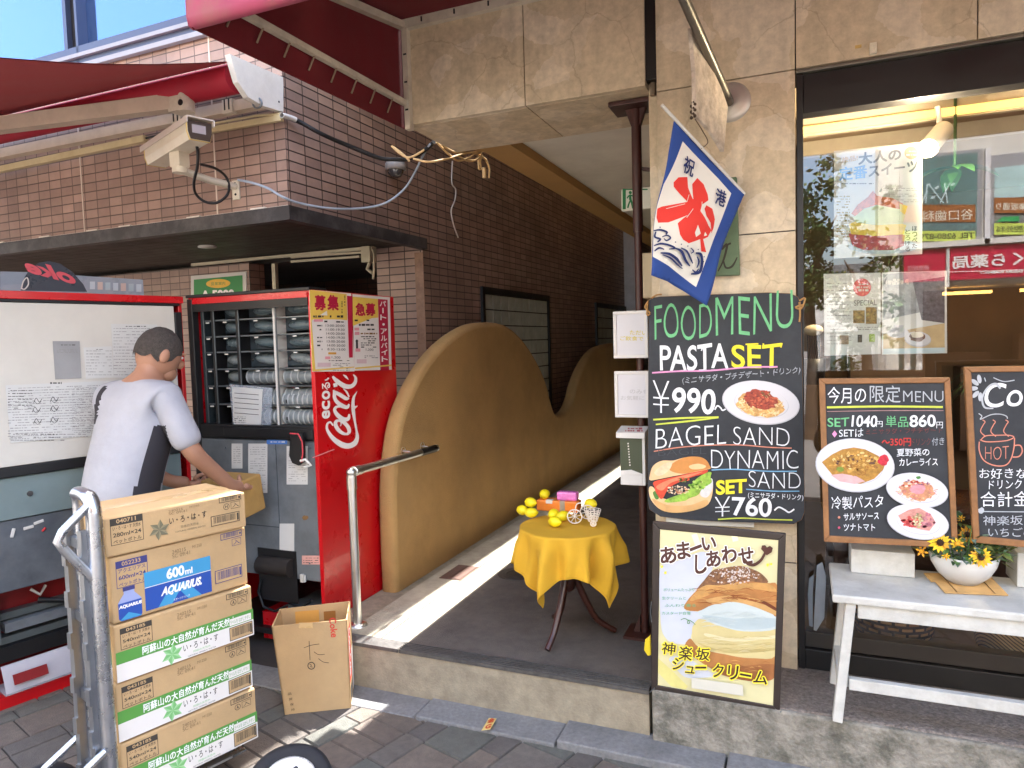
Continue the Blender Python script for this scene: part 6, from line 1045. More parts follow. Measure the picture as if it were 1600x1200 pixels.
q.curve(C4([(395, 970), (430, 955), (470, 975), (480, 1000), (460, 1000), (470, 970), (510, 990), (535, 1015)]), 1, mat('poster leaf line', (70, 130, 60), .5, var=0))
for P in ((215, 460), (250, 515), (1230, 440), (1262, 432)): q.ell(*C4([P])[0], 2, 2.4, ylo, 0, 8, .6)
for s, *k in (('神', 210, 255, 340, 370), ('楽', 372, 290, 500, 425), ('坂', 537, 305, 670, 425), ('シ', 312, 405, 420, 518), ('ュ', 437, 482, 527, 550), ('ク', 695, 457, 800, 588), ('リ', 840, 472, 940, 610), ('ム', 1088, 522, 1222, 648)): ch(s, *k, 960, kin, ylo, .025, .11, 6)
for P in (((530, 498), (648, 498)), ((958, 560), (1078, 580))): q.stroke(C5(P), 8, ylo); q.stroke(C5([(P[0][0]+6, P[0][1]), (P[1][0]-6, P[1][1])]), 3.4, kin)
q.poly(C5([(500, 595), (990, 665), (998, 770), (503, 695)]), mat('poster label', (200, 198, 184), .5, var=.04)); q.build('print', PP)
cl2 = MB().mat(stl)
for u, v in ((1019, 1078), (1217, 1114)): cl2.tube([atY(u-4, v+4, 2.478), atY(u+4, v-3, 2.478)], .0025, 6)
cl2.tube(pathpx([(1018, 940), (1016, 955), (1018, 972)], 2.476), .002, 6).build('corner_clip', PP)
MB().mat(mat('yellow plastic', (232, 206, 40), .45, var=.05)).prism([atY(u, v, 2.52) for u, v in ((1008, 1000), (1016, 993), (1017, 1024), (1012, 1025), (1006, 1016))], (0, .012, 0)).build('yellow_tag', label='yellow plastic piece sticking out beside the cream puff poster', cat='tag', bevel=.002)
# ================================================================ flag on its pole
FL = thing('banner_flag', 'blue bordered white banner flag with red brush strokes on a slanted pole', 'flag', atY(1163, 303, 2.74)); fT, fR = atY(1053, 187, 2.42), atY(1163, 303, 2.70); fL = atY(1016, 430, 2.46); nn = (fR-fT).cross(fL-fT).normalized()
if nn.dot(EYE-fT) < 0: nn = -nn
fu = (fR-fT).normalized(); fP = Panel(fT, fu, nn.cross(fu)); fP.n = nn
MB().mat(white).cyl(atY(1034, 164, 2.37), fT+(fR-fT)*1.0, .0055, n=12).build('pole', FL)
def wave(p): a = (p-fT).dot(fP.u); b = -(p-fT).dot(fP.v); return nn*(.010*math.sin(a*22+b*6)*min(1, b*5)+.006*math.sin(b*17-a*9))
def finish(mb, name, solid=0, cut=.022):
    o = mb.build(name, FL, fix=False); bm = bmesh.new(); bm.from_mesh(o.data); bmesh.ops.triangulate(bm, faces=bm.faces)
    for _ in range(5):
        es = [e for e in bm.edges if e.calc_length() > cut]
        if not es: break
        bmesh.ops.subdivide_edges(bm, edges=es, cuts=1); bmesh.ops.triangulate(bm, faces=bm.faces)
    off = wpos(FL)
    for v in bm.verts: v.co += wave(v.co+off)
    bm.to_mesh(o.data); bm.free()
    for p in o.data.polygons: p.use_smooth = bool(solid)
    if solid: s_ = o.modifiers.new('s', 'SOLIDIFY'); s_.thickness = .0012; s_.offset = -1
    return o
fbl = mat('flag blue', (38, 70, 140), .8, var=.1, vs=6, bump=.15, bs=300); fwh = mat('flag white', (226, 222, 212), .8, var=.05, vs=6, bump=.12, bs=300); frd = mat('flag red', (222, 56, 46), .8, var=.06); fnv = mat('flag navy', (30, 46, 100), .8, var=.08); S2 = lambda P: [(1000+x/3.635, 150+y/3.635) for x, y in P]
mb_ = MB().mat(fbl); h0 = Paint(fP, h=0); mb_.poly([fP.P(*fP.px(*p)) for p in ((1053, 187), (1163, 303), (1160, 308), (1140, 365), (1117, 430), (1100, 477), (1070, 455), (1045, 440), (1016, 430), (1019, 395), (1030, 310), (1041, 240))]); finish(mb_, 'cloth', 1)
q = Paint(fP, h=.0012, step=.0004); q.poly(S2([(240, 258), (300, 318), (380, 395), (450, 470), (518, 553), (470, 690), (400, 880), (318, 1085), (250, 1030), (160, 965), (70, 912), (85, 770), (105, 620), (130, 500), (190, 370)]), fwh)
for P in ([(187, 490), (215, 462), (270, 460), (275, 520), (300, 592), (268, 602), (230, 560), (190, 515)], [(330, 465), (365, 500), (385, 560), (386, 592), (345, 618), (330, 660), (250, 680), (160, 718), (110, 720), (103, 690), (106, 640), (130, 628), (262, 602), (300, 585), (299, 500)], [(330, 650), (355, 690), (378, 735), (400, 762), (380, 800), (348, 812), (378, 888), (344, 882), (328, 812), (260, 835), (228, 815), (212, 785), (205, 722), (240, 690), (290, 660)], [(370, 620), (405, 640), (420, 700), (414, 750), (402, 780), (392, 720), (365, 680), (357, 640)]): q.poly(S2(P), frd)
q.poly(S2([(310, 730), (328, 780), (300, 800), (292, 775)]), fwh); q.poly(S2([(356, 770), (372, 790), (350, 795)]), fwh)
for P in ([(262, 600), (276, 560)], [(150, 640), (250, 612)], [(340, 640), (345, 600)], [(250, 690), (290, 640)]): q.stroke(S2(P), .8, fwh)
q.text('祝', (1064, 268), (1082, 278), 0, fnv, bold=.03, up=(5, -26)); q.text('港', (1115, 318), (1131, 325), 0, fnv, bold=.03, up=(4, -25))
for P, w_ in (([(82, 765), (115, 760), (145, 772), (140, 785)], 3), ([(92, 770), (85, 800), (110, 812), (95, 830)], 3), ([(120, 800), (145, 790), (160, 805), (140, 820), (128, 808)], 2.2), ([(75, 850), (110, 838), (150, 845), (180, 862), (150, 868)], 3), ([(75, 880), (100, 862), (125, 870)], 3), ([(105, 890), (150, 895), (195, 925), (230, 965)], 4), ([(115, 900), (160, 920), (200, 955), (235, 980)], 2.6), ([(180, 862), (215, 880), (245, 930), (275, 965)], 4), ([(210, 860), (245, 880), (275, 925), (290, 950)], 3), ([(265, 860), (285, 880), (270, 892)], 2.4), ([(300, 890), (335, 900), (345, 950), (330, 1000), (285, 1010)], 4.5), ([(310, 910), (325, 940), (315, 975)], 3), ([(290, 985), (310, 1000), (325, 980)], 3)): q.curve(S2(P), [w_*.5]+[w_]*(len(P)-2)+[w_*.5], fnv)
for P in ((180, 828), (210, 840), (245, 850), (310, 870), (352, 912), (350, 940), (108, 745)): q.ell(*S2([P])[0], 1, 1, fnv, 0, 8)
finish(q.mb, 'emblem')
# ================================================================ hanging sign, plaque
HS = thing('hanging_sign', 'weathered driftwood sign hanging from a steel pipe on the stone wall', 'hanging sign', (-.2, 2.7, 2.3)); pipe = mat('grey pipe', (112, 108, 100), .35, metal=.7, var=.2, vs=15); wp0 = atY(1140, 160, 2.78); pf = atY(1066, -8, 2.25)
MB().mat(pipe).cyl(wp0, pf+(pf-wp0)*.15, .017, n=16).build('pipe', HS); MB().mat(mat('brushed disc', (196, 190, 178), .35, metal=.5, var=.08)).lathe([(0, -.012), (.05, -.012), (.072, -.004), (.074, 0)], atY(1141, 160, 2.8), 32, (0, 1, 0)).build('wall_disc', HS)
drift = mat('driftwood', (198, 184, 166), .85, var=.35, vs=16, bump=.8, bs=45, dirt=.4, dcol=(92, 76, 60), ds=14); sg = [(1074, 44), (1081, 43), (1092, 70), (1108, 110), (1122, 140), (1131, 166), (1128, 200), (1125, 238), (1118, 226), (1104, 205), (1090, 190), (1081, 182), (1080, 120), (1077, 80)]
yv = lambda u: 2.42+.26*(u-1074)/57
sg3 = [atY(u, v, yv(u)) for u, v in sg]; bd = MB().mat(drift).prism(sg3, V((.014, .006, 0))); bd.build('board', HS, bevel=.002); gv = MB().mat(mat('carved edge', (70, 56, 44), .9, var=.3))
for k in range(9): gv.tube(smooth3([atY(u, v, yv(u)-.003) for u, v in ((1082+k*4, 74+k*11), (1085+k*4, 105+k*9), (1089+k*3.8, 140+k*7.5), (1094+k*3.6, 175+k*6))]), .0025, 5)
for k in range(9): gv.ball(atY(1083+3*math.sin(k*2.1), 160+3*k, yv(1083)-.004), .006, 8, 6)
gv.build('carving', HS); wr = MB().mat(mat('thin wire', (90, 70, 54), .5)); 
for P in (((1086, 28), (1090, 42), (1094, 60), (1090, 74)), ((1118, 100), (1124, 130), (1122, 145)), ((1086, 186), (1098, 205), (1106, 222), (1096, 232))): wr.tube(smooth3([atY(u, v, yv(u)-.004) for u, v in P]), .0018, 6)
wr.build('wire', HS)
PQ = thing('wall_plaque', 'green wooden plaque with brush lettering on the stone pier behind the flag', 'plaque', atY(1130, 432, 2.77)); plg = mat('plaque green', (92, 112, 82), .7, var=.2, vs=9, bump=.3, bs=60, dirt=.3, dcol=(58, 66, 50), ds=8); pq = Panel((0, 2.768, 0), (1, 0, 0), (0, 0, 1)); q4 = [(1066, 433), (1156, 430), (1151, 276), (1066, 280)]
MB().mat(plg).prism([pq.P(*pq.px(*p)) for p in q4], (0, .024, 0)).build('board', PQ, bevel=.004); q = Paint(pq); pb_ = mat('plaque ink', (52, 48, 36), .8, var=.1); q.curve([(1128, 390), (1136, 382), (1131, 405), (1122, 424)], [3, 4, 3, 1.5], pb_); q.curve([(1130, 405), (1134, 418), (1144, 416), (1152, 402)], [2, 3, 3.4, 1.5], pb_); q.curve([(1124, 388), (1142, 380)], 3, pb_); q.text('花', (1090, 376), (1136, 374), 40, pb_, bold=.02); q.build('lettering', PQ)
# ================================================================ bench with what stands on it
bw = mat('white washed wood', (196, 196, 190), .6, var=.1, vs=9, bump=.2, bs=60, dirt=.4, dcol=(150, 147, 138), ds=11); BN = thing('bench', 'white painted wooden bench in front of the shop window', 'bench', (.6, 2.6, .224)); bz = .655; by0, by1 = 2.44, 2.79; bx0, bx1 = .085, 1.22
MB().mat(bw).prism([(bx0, by0, bz-.028), (bx1, by0, bz-.028), (bx1-.01, by1, bz-.028), (bx0+.0, by1, bz-.028)], (0, 0, .028)).build('seat', BN, bevel=.006)
for sx, xx in ((1, bx0), (-1, bx1)):
    for yy, dy in ((by0+.03, 0), (by1-.05, 0)): MB().mat(bw).bar((xx+sx*.055, yy, bz-.028), (xx+sx*.015, yy, .224), .03, .042, (0, 1, 0)).build('leg', BN, bevel=.003)
ap = MB().mat(bw).box((bx0+.075, by0+.012, bz-.075), (bx1-.075, by0+.034, bz-.028)).box((bx0+.075, by1-.06, bz-.075), (bx1-.075, by1-.04, bz-.028)); ap.build('apron', BN, bevel=.002); MB().mat(bw).box((bx0+.05, by0+.02, .335), (bx1-.05, by0+.045, .372)).build('stretcher', BN, bevel=.002); MB().mat(bw).box((bx0+.015, by0+.04, .335), (bx0+.05, by1-.05, .372)).build('side_rail', BN, bevel=.002)
def block(px0, px1, depth, hgt, label, y=None):
    a, b = atZ(*px0, bz+.001), atZ(*px1, bz+.001); x0, x1, yy = a.x, b.x, (a.y+b.y)/2; MB().mat(bw).box((x0, yy, bz+.001), (x1, yy+depth, bz+hgt)).build('wooden_block', label=label, cat='block', group='white wooden blocks under the chalkboards', bevel=.003)
block((1330, 896), (1429, 902), .145, .085, 'white wooden block under the plate picture chalkboard'); block((1587, 915), (1680, 928), .14, .115, 'white wooden block under the chalkboard with the cup drawing')
bam = mat('bamboo mat', (190, 148, 88), .6, var=.25, vs=10); BMt = MB().mat(bam); mpts = [atZ(u, v, bz+.002) for u, v in ((1450, 898), (1544, 899), (1575, 931), (1476, 927))]; n_s = 22
for k in range(n_s):
    t = k/(n_s-1); a = mpts[0]*(1-t)+mpts[3]*t; b = mpts[1]*(1-t)+mpts[2]*t; j = (.0 if t > .45 else -.012); BMt.cyl(a+V((j, 0, .0025)), b+V((0, 0, .0025)), .0028, n=6)
BMt.mat(mat('mat thread', (96, 62, 30), .8))
for t in (.2, .8): BMt.cyl(mpts[0]*(1-t)+mpts[1]*t+V((0, 0, .0055)), mpts[3]*(1-t)+mpts[2]*t+V((0, 0, .0055)), .0012, n=5)
BMt.build('bamboo_mat', label='small bamboo mat under the white flower bowl', cat='mat')
FB = thing('flower_bowl', 'white ceramic bowl of yellow artificial flowers on a bamboo mat', 'flower bowl', atZ(1508, 914, bz+.006)); fc = wpos(FB).copy(); fc.y += .03
wc_ = mat('white ceramic', (204, 202, 197), .35, var=.03, bump=.1, bs=18); MB().mat(wc_).lathe([(.0, 0), (.04, 0), (.047, .004), (.075, .03), (.094, .065), (.102, .1), (.099, .1), (.09, .066), (.0, .06)], fc, 32).build('bowl', FB)
lf = [mat('leaf %s' % n, c, .55, var=.2, vs=30) for n, c in (('dark', (52, 80, 40)), ('mid', (84, 116, 60)), ('grey', (112, 134, 120)), ('olive', (104, 112, 56)))]; fr_ = random.Random(8); fol = MB()
for k in range(330):
    a, rr = fr_.uniform(0, 6.28), fr_.random()**.5*.115; b = fc+V((rr*math.cos(a), rr*.8*math.sin(a), .085+fr_.random()*.13*(1.15-rr/.16))); d = V((math.cos(a)*(.6+rr*4), math.sin(a)*(.6+rr*4), fr_.uniform(-.5, 1.2))).normalized(); L = fr_.uniform(.02, .05); sd = d.cross(V((fr_.uniform(-.4, .4), fr_.uniform(-.4, .4), 1))).normalized()*L*fr_.uniform(.16, .34); fol.mat(fr_.choice(lf)); m_ = b+d*L*.5+V((0, 0, .004)); fol.add([b, m_+sd, b+d*L, m_-sd], [(0, 1, 2, 3)])
for k in range(30): a = fr_.uniform(0, 6.28); p = fc+V((.05*math.cos(a), .04*math.sin(a), .07)); e = fc+V((.11*math.cos(a), .09*math.sin(a), .12+fr_.random()*.1)); fol.mat(lf[1]).tube([p, (p+e)/2+V((0, 0, .015)), e], .0014, 5)
fol.build('foliage', FB); pet = [mat('petal yellow', (232, 188, 20), .6, var=.12, vs=30), mat('petal amber', (226, 160, 30), .6, var=.12, vs=30)]; fcn = mat('flower heart', (52, 30, 16), .9, var=.3, vs=60, bump=.6)
def daisy(u, v, r, y, m=0, n=13, heart=True, tilt=(-.15, -1, .25)):
    c = atY(u, v, y); ax_ = (V(tilt)+V((fr_.uniform(-.2, .2), 0, fr_.uniform(-.2, .2)))).normalized(); a1 = ax_.orthogonal().normalized(); b1 = ax_.cross(a1); f = MB()
    for k in range(n):
        t = 2*math.pi*k/n+fr_.uniform(-.1, .1); d = a1*math.cos(t)+b1*math.sin(t); s_ = ax_.cross(d); L = r*fr_.uniform(.88, 1.12); up_ = ax_*r*fr_.uniform(-.15, .25); f.mat(pet[m] if fr_.random() < .8 else pet[1-m]).add([c+d*r*.2, c+d*L*.6+s_*r*.17+up_*.6, c+d*L+up_, c+d*L*.6-s_*r*.17+up_*.6], [(0, 1, 2, 3)])
    if heart: f.mat(fcn).ball(c+ax_*r*.06, (r*.3, r*.3, r*.3), 10, 8)
    else: f.mat(pet[1]).ball(c, r*.35, 8, 6)
    f.build('flower', FB)
y_ = fc.y
for u, v, r, y, m, n, h in ((1469, 848, .036, y_-.08, 0, 14, 1), (1542, 828, .03, y_-.03, 1, 14, 0), (1533, 871, .034, y_-.1, 0, 14, 1), (1511, 835, .03, y_-.02, 1, 11, 1), (1496, 850, .024, y_-.09, 1, 9, 0), (1434, 843, .017, y_-.02, 0, 8, 0), (1446, 845, .017, y_-.03, 0, 8, 0), (1440, 861, .022, y_-.05, 1, 6, 0), (1502, 810, .013, y_+.0, 0, 7, 0), (1490, 815, .014, y_, 1, 7, 0), (1478, 869, .014, y_-.1, 0, 7, 0), (1556, 842, .014, y_-.02, 0, 6, 0)): daisy(u, v, r, y, m, n, bool(h))
GD = thing('folded_stand', 'small grey painted folding stand in the dark corner of the window', 'stand', atZ(1272, 986, .24)); gw = mat('grey painted wood', (138, 144, 148), .7, var=.15, vs=9); 
for P, dy in ((((1276, 884), (1285, 879), (1291, 900), (1288, 966), (1276, 986), (1271, 985)), 0.0), (((1272, 898), (1264, 905), (1262, 930), (1264, 978), (1270, 980), (1270, 925)), .03)): MB().mat(gw).prism([atY(u, v, 2.80+dy) for u, v in P], (0, .012, 0)).build('panel', GD, bevel=.002)

# little sticker on the kerb
kp_ = Panel(atZ(752, 1140, .027), V((1, .0, 0)), V((.0, 1, 0))); q = Paint(kp_, h=0, step=.0008); q.poly([(752, 1142), (766, 1140), (776, 1123), (764, 1122)], mat('sticker cream', (206, 180, 110), .6)); sr = mat('sticker red', (186, 70, 40), .6, var=0); q.text('G', (757, 1140), (766, 1138), 0, sr, bold=.05, up=(3, -7)); q.text('金', (761, 1131), (772, 1129), 0, sr, bold=.05, up=(2, -7)); q.build('kerb_sticker', label='small cream sticker with red characters on the kerb stone', cat='sticker')
# ================================================================ behind and on the shop window
def window_poster(label, pts, fn, y=2.885, m=None):
    rt = thing('window_poster', label, 'poster', atY(*pts[3], y)); P_ = Panel(atY(*pts[3], y), (1, 0, 0), (0, 0, 1)); MB().mat(m or mat('poster sheet', (214, 215, 212), .6, var=.03)).prism([P_.P(*P_.px(*p)) for p in pts], (0, .002, 0)).build('sheet', rt); q = Paint(P_, h=.001); fn(q); q.build('print', rt)
pbl = mat('poster blue', (88, 150, 214), .5, var=.2, vs=30)
def w1(q):
    q.text('大人の', (1341, 258), (1408, 250), 19, mat('poster charcoal', (58, 58, 60), .5, var=0), bold=.045); q.text('定番', (1311, 283), (1355, 278), 21, pbl, bold=.045); q.text('スイーツ', (1357, 277), (1434, 268), 18, mat('poster slate', (70, 74, 78), .5, var=0), bold=.045); q.text('絶品!', (1315, 255), (1340, 251), 9, mat('poster ochre', (196, 160, 84), .5, var=0), bold=.03)
    q.ell(1424, 239, 11, 10, mat('poster gold', (176, 150, 88), .5, var=.1)); q.lines(1416, 234, 1432, 245, 2, white, 2.4); q.lines(1311, 284, 1365, 290, 1, ink, 1.6); 
    for y in (293, 302, 311): q.lines(1380, y, 1436, y+6, 2, inkg, 1, seed=y)
    q.lines(1307, 305, 1328, 372, 16, mat('poster dark gold', (150, 128, 60), .5, var=0), 2.2, seed=3)
    q.ell(1380, 385, 55, 12, mat('poster aqua', (190, 210, 220), .5, var=.1)); q.poly([(1326, 366), (1340, 360), (1400, 362), (1414, 368), (1412, 384), (1396, 391), (1350, 391), (1332, 384)], mott('berry jam', (176, 70, 84), .3, 40)); q.poly([(1326, 350), (1345, 343), (1400, 346), (1416, 352), (1412, 366), (1370, 369), (1330, 366)], mott('egg cream', (232, 206, 84), .2, 20)); q.poly([(1333, 340), (1346, 328), (1372, 320), (1404, 324), (1414, 338), (1410, 350), (1370, 352), (1338, 348)], mott('pistachio', (196, 214, 170), .15, 20)); q.poly([(1330, 334), (1340, 320), (1356, 308), (1364, 298), (1370, 306), (1395, 310), (1410, 318), (1416, 328), (1400, 326), (1370, 320), (1350, 326), (1336, 338)], mott('pie crust', (206, 110, 64), .4, 60)); q.poly([(1405, 318), (1418, 322), (1414, 336), (1406, 330)], mott('lemon peel', (230, 214, 90), .1))
    for i, s in enumerate('ほっぺた'): q.text(s, (1425, 361+i*9), (1433, 361+i*9), 7.5, ink, bold=.02)
    for i, s in enumerate('とろける'): q.text(s, (1414, 366+i*9), (1422, 366+i*9), 7.5, ink, bold=.02)
window_poster('large sweets poster inside the shop window with blue and black headline', [(1303, 236), (1441, 222), (1441, 397), (1303, 404)], w1)
def w2(q):
    q.ell(1347, 449, 14, 14, mat('stamp red', (206, 96, 96), .5, var=.2)); q.lines(1338, 442, 1357, 456, 3, white, 3); q.text('SPECIAL', (1334, 478), (1370, 477), 9, inkg, bold=.02)
    for x, y, w_, h in ((1333, 485, 18, 20), (1353, 480, 17, 26)): q.rect(x, y, x+w_, y+h, mott('cafe photo', (150, 120, 70), .7, 90))
    q.lines(1292, 440, 1330, 540, 18, inkg, 1, seed=7); q.lines(1334, 510, 1372, 516, 2, inkg, 1.2); q.rect(1312, 524, 1326, 538, mott('bread photo', (150, 130, 110), .5)); q.rect(1358, 522, 1367, 534, mott('tea photo', (150, 176, 70), .3)); q.rect(1340, 523, 1347, 535, mott('dark photo', (80, 70, 66), .5))
window_poster('left white menu sheet with red round stamp in the shop window', [(1287, 428), (1376, 426), (1376, 553), (1288, 556)], w2)
def w3(q):
    q.poly([(1380, 428), (1475, 423), (1476, 480), (1380, 500)], mott('shop photo', (150, 156, 160), .4, 30)); q.poly([(1380, 522), (1476, 505), (1476, 544), (1380, 546)], mott('table photo', (196, 172, 130), .15, 18)); q.poly([(1426, 440), (1476, 432), (1476, 505), (1440, 500)], mott('people photo', (84, 82, 92), .7, 60)); q.ell(1403, 520, 17, 8, china, 0, 24); q.poly([(1396, 508), (1412, 508), (1410, 518), (1399, 518)], china2); q.ell(1434, 530, 21, 12, china2, 5, 24); q.ell(1434, 529, 20, 11, china, 5, 24); q.ell(1433, 526, 12, 8, mott('cake', (112, 76, 60), .3), 0, 18, .15); q.ell(1433, 523, 10, 5, mott('cream top', (224, 214, 196), .1), 0, 16, .2); q.poly([(1380, 545), (1476, 543), (1476, 551), (1380, 553)], mat('pale blue band', (196, 216, 224), .5, var=0)); q.lines(1384, 436, 1420, 444, 3, white, 3.5, seed=2)
window_poster('right picture sheet of a cake plate and coffee cup in the shop window', [(1378, 426), (1479, 423), (1480, 552), (1378, 554)], w3)
SP = thing('spot_lamp', 'white cylindrical spot lamp inside the top of the shop window', 'lamp', atY(1462, 215, 3.1)); a, b = atY(1474, 203, 3.15), atY(1450, 232, 3.0); MB().mat(white).tube([a, b], .034, 20).cyl(a+V((-.01, 0, 0)), a+V((-.02, 0, .09)), .01, n=8).build('body', SP); MB().mat(mat('lamp glow', (255, 226, 170), .5, var=0, emit=9)).ball(b+(b-a).normalized()*.012, .028, 14, 10).build('bulb', SP); ld_ = bpy.data.lights.new('spot_lamp_light', 'POINT'); ld_.energy = 6; ld_.color = (1, .8, .55); ld_.shadow_soft_size = .03; lo_ = bpy.data.objects.new('spot_lamp_light', ld_); COL.objects.link(lo_); lo_.parent = SP; lo_.location = b+(b-a).normalized()*.06-wpos(SP)
for lab, u, v, y, r, h, k in (('woven strip basket behind the window glass under the bench', 1395, 1000, 3.08, .15, .19, 0), ('coiled rope basket behind the window glass at the right', 1575, 1015, 3.05, .17, .2, 1)):
    c = atZ(u, v, .255); c = V((c.x, max(c.y, y), .255)) if k == 0 else V((atY(u, v, y).x+.06, y, .255)); bk2 = tile_mat('wicker weave', (206, 160, 104), (160, 116, 66), (60, 42, 26), .05, .022, .006, offset=.5, rough=.7, bump=1) if k == 0 else tile_mat('rope coil', (190, 160, 114), (164, 132, 86), (72, 54, 34), 1.2, .014, .003, offset=.5, rough=.8, bump=1)
    o = MB().mat(bk2).lathe([(0, 0), (r*.8, 0), (r*.95, h*.3), (r, h*.7), (r*1.02, h), (r*.98, h), (r*.9, h*.3), (0, .02)], c, 40).build('basket', label=lab, cat='basket', group='baskets in the shop window')
    uvl = o.data.uv_layers[0]
    for p in o.data.polygons:
        for li in p.loop_indices:
            q_ = o.data.vertices[o.data.loops[li].vertex_index].co; an = math.atan2(q_.y, q_.x); an = an if an > -2.8 or p.center.y < 0 and p.center.x > 0 else an; uvl.data[li].uv = (an*r, q_.z+.04*(math.sin(an*3) if k else 0))
def leafy(name, label, c, n, L, m, seed, droop=.3, w_=.14, up_=.6):
    r = random.Random(seed); f = MB()
    for k in range(n):
        a = r.uniform(0, 6.28); e = r.uniform(.1, up_); d = V((math.cos(a)*math.cos(e), math.sin(a)*math.cos(e), math.sin(e))); l = L*r.uniform(.6, 1.1); pts = [c+d*l*t+V((0, 0, -droop*l*t*t)) for t in (0, .25, .5, .75, 1)]; sd = d.cross(V((0, 0, 1))).normalized(); ws = [.02, .8, 1, .7, .02]; f.mat(r.choice(m)).grid([[p-sd*l*w_*w2, p+V((0, 0, .01*l)), p+sd*l*w_*w2] for p, w2 in zip(pts, ws)])
    return f
pm2 = [lf[0], mat('house plant', (38, 84, 40), .4, var=.2), mat('house plant b', (58, 110, 50), .4, var=.2)]
HP = thing('hanging_plant', 'broad leaved plant hanging inside the window beside the spot lamp', 'plant', atY(1490, 290, 3.3)); leafy('x', '', atY(1492, 262, 3.3), 9, .17, pm2, 3, .5, .16, .3).build('leaves', HP); MB().mat(pm2[1]).tube([atY(1492, 262, 3.3), atY(1492, 262, 3.3)*1+V((0, 0, .3))], .006, 6).build('stem', HP)
FP = thing('palm_plant', 'feathery green palm inside the window above the framed chalkboards', 'plant', atY(1545, 640, 3.25)); leafy('x', '', atY(1545, 590, 3.4), 34, .2, [lf[0], mat('palm leaf', (34, 66, 36), .5, var=.2)], 5, .9, .05, .8).build('leaves', FP); MB().mat(mat('plant pot', (120, 84, 60), .7)).lathe([(0, 0), (.07, 0), (.09, .14), (.08, .14), (0, .12)], atY(1545, 590, 3.4)+V((0, 0, -.16)), 20).build('pot', FP)
sh2 = thing('display_table', 'dark wooden display table with jars inside the shop window', 'table', (.7, 3.5, .25)); MB().mat(wood).box((.1, 3.3, .72), (2.6, 3.8, .75)).box((.12, 3.32, .25), (.16, 3.36, .72)).box((2.5, 3.32, .25), (2.54, 3.36, .72)).box((.1, 3.74, .25), (2.6, 3.78, .72)).build('table', sh2)
for k, (x, c) in enumerate(((.16, 'cream'), (.3, 'white'), (.52, 'glass'), (.86, 'cream'), (1.05, 'white'))):
    MB().mat(mat('jar '+c, dict(cream=(206, 184, 140), white=(214, 212, 206), glass=(150, 160, 160))[c], .3)).lathe([(0, 0), (.05, 0), (.055, .02), (.055, .11), (.04, .13), (.042, .15), (.0, .155)], (x, 3.42+.05*(k % 2), .751), 20).build('jar', sh2)
for k, (x0, x1, z0, z1, c) in enumerate(((.3, .75, .9, 1.5, (120, 92, 60)), (.95, 1.5, .7, 1.25, (84, 60, 40)), (1.7, 2.5, .9, 1.7, (110, 84, 58)))): box_thing('wall_cabinet', (x0, 5.35, z0), (x1, 5.59, z1), mat('cabinet wood %d' % k, c, .5, var=.2), bevel=.004, label=('brown cabinet on the back wall of the shop, left one', 'low dark brown cabinet in the middle of the shop back wall', 'large brown cabinet at the right of the shop back wall')[k], cat='cabinet')
cap = thing('tall_pot', 'black wire stand with a cream round cap just inside the window edge', 'stand', atY(1272, 600, 3.0)); MB().mat(mat('cream cap', (214, 196, 160), .7, var=.1)).ball(atY(1271, 516, 3.0), (.036, .036, .022), 16, 10).build('cap', cap); b = MB().mat(blk)
for k in range(6): b.tube([atY(1262+k*3.6, 522, 3.0+.01*(k % 2)), atY(1263+k*3.4, 575, 3.0)], .004, 6)
b.lathe([(0, 0), (.04, 0), (.045, .1), (0, .1)], atY(1271, 600, 3.0), 16).build('stand', cap)
# ================================================================ the other side of the street (seen mirrored in the glass)
YG, YO = 2.87, -6.0
def RF(u, v, y=YO): p = atY(u, v, 2*YG-y); return V((p.x, y, p.z))
class RPanel(Panel):
    def px(s, a, b): p = RF(a, b, s.o.y)-s.o; return p.dot(s.u), p.dot(s.v)
conw = mat('pale facade', (206, 204, 196), .7, var=.06, dirt=.2, dcol=(160, 156, 148), ds=1.5); crim = mat('crimson sign', (186, 20, 64), .4, var=.03); teal = mat('teal glass', (96, 128, 128), .3, var=.15, vs=2); teal2 = mat('pale teal glass', (176, 206, 206), .3, var=.1); brs = mat('brown sign', (150, 92, 44), .5, var=.05); ygr = mat('yellow green sign', (196, 214, 96), .5, var=.03)
OP = thing('pharmacy_building', 'pale building across the street with crimson shop sign, seen mirrored in the window', 'building', (4, YO, 0)); xl = RF(1372, 500).x; zs0, zs1 = RF(1500, 437).z, RF(1500, 387).z
f = MB().mat(conw).box((xl, YO-.5, zs1), (12, YO-.02, 9)).box((xl, YO-.5, 0), (RF(1405, 500).x, YO-.02, zs1)).box((9, YO-.5, 0), (12, YO-.02, zs1)).mat(mat('pharmacy inside', (110, 80, 50), .8, var=.3, vs=2)).box((xl, YO-3, 0), (12, YO-2.9, zs1)).mat(conw).box((xl, YO-2.9, zs0), (12, YO-.5, zs1)); f.build('wall', OP)
sg_ = MB().mat(white).box((RF(1405, 380).x, YO-.02, zs1+.02), (9, YO+.06, zs1+.1)).mat(crim).box((RF(1412, 400).x, YO-.02, zs0), (RF(1477, 400).x, YO+.02, zs1)).box((RF(1484, 400).x, YO-.02, zs0), (9, YO+.02, zs1)).mat(white).box((RF(1478, 400).x, YO-.02, zs0-.1), (RF(1483, 400).x, YO+.04, zs1)); sg_.build('sign_board', OP)
q = Paint(RPanel((4, YO+.02, 0), (-1, 0, 0), (0, 0, 1)), h=.004, step=.002)
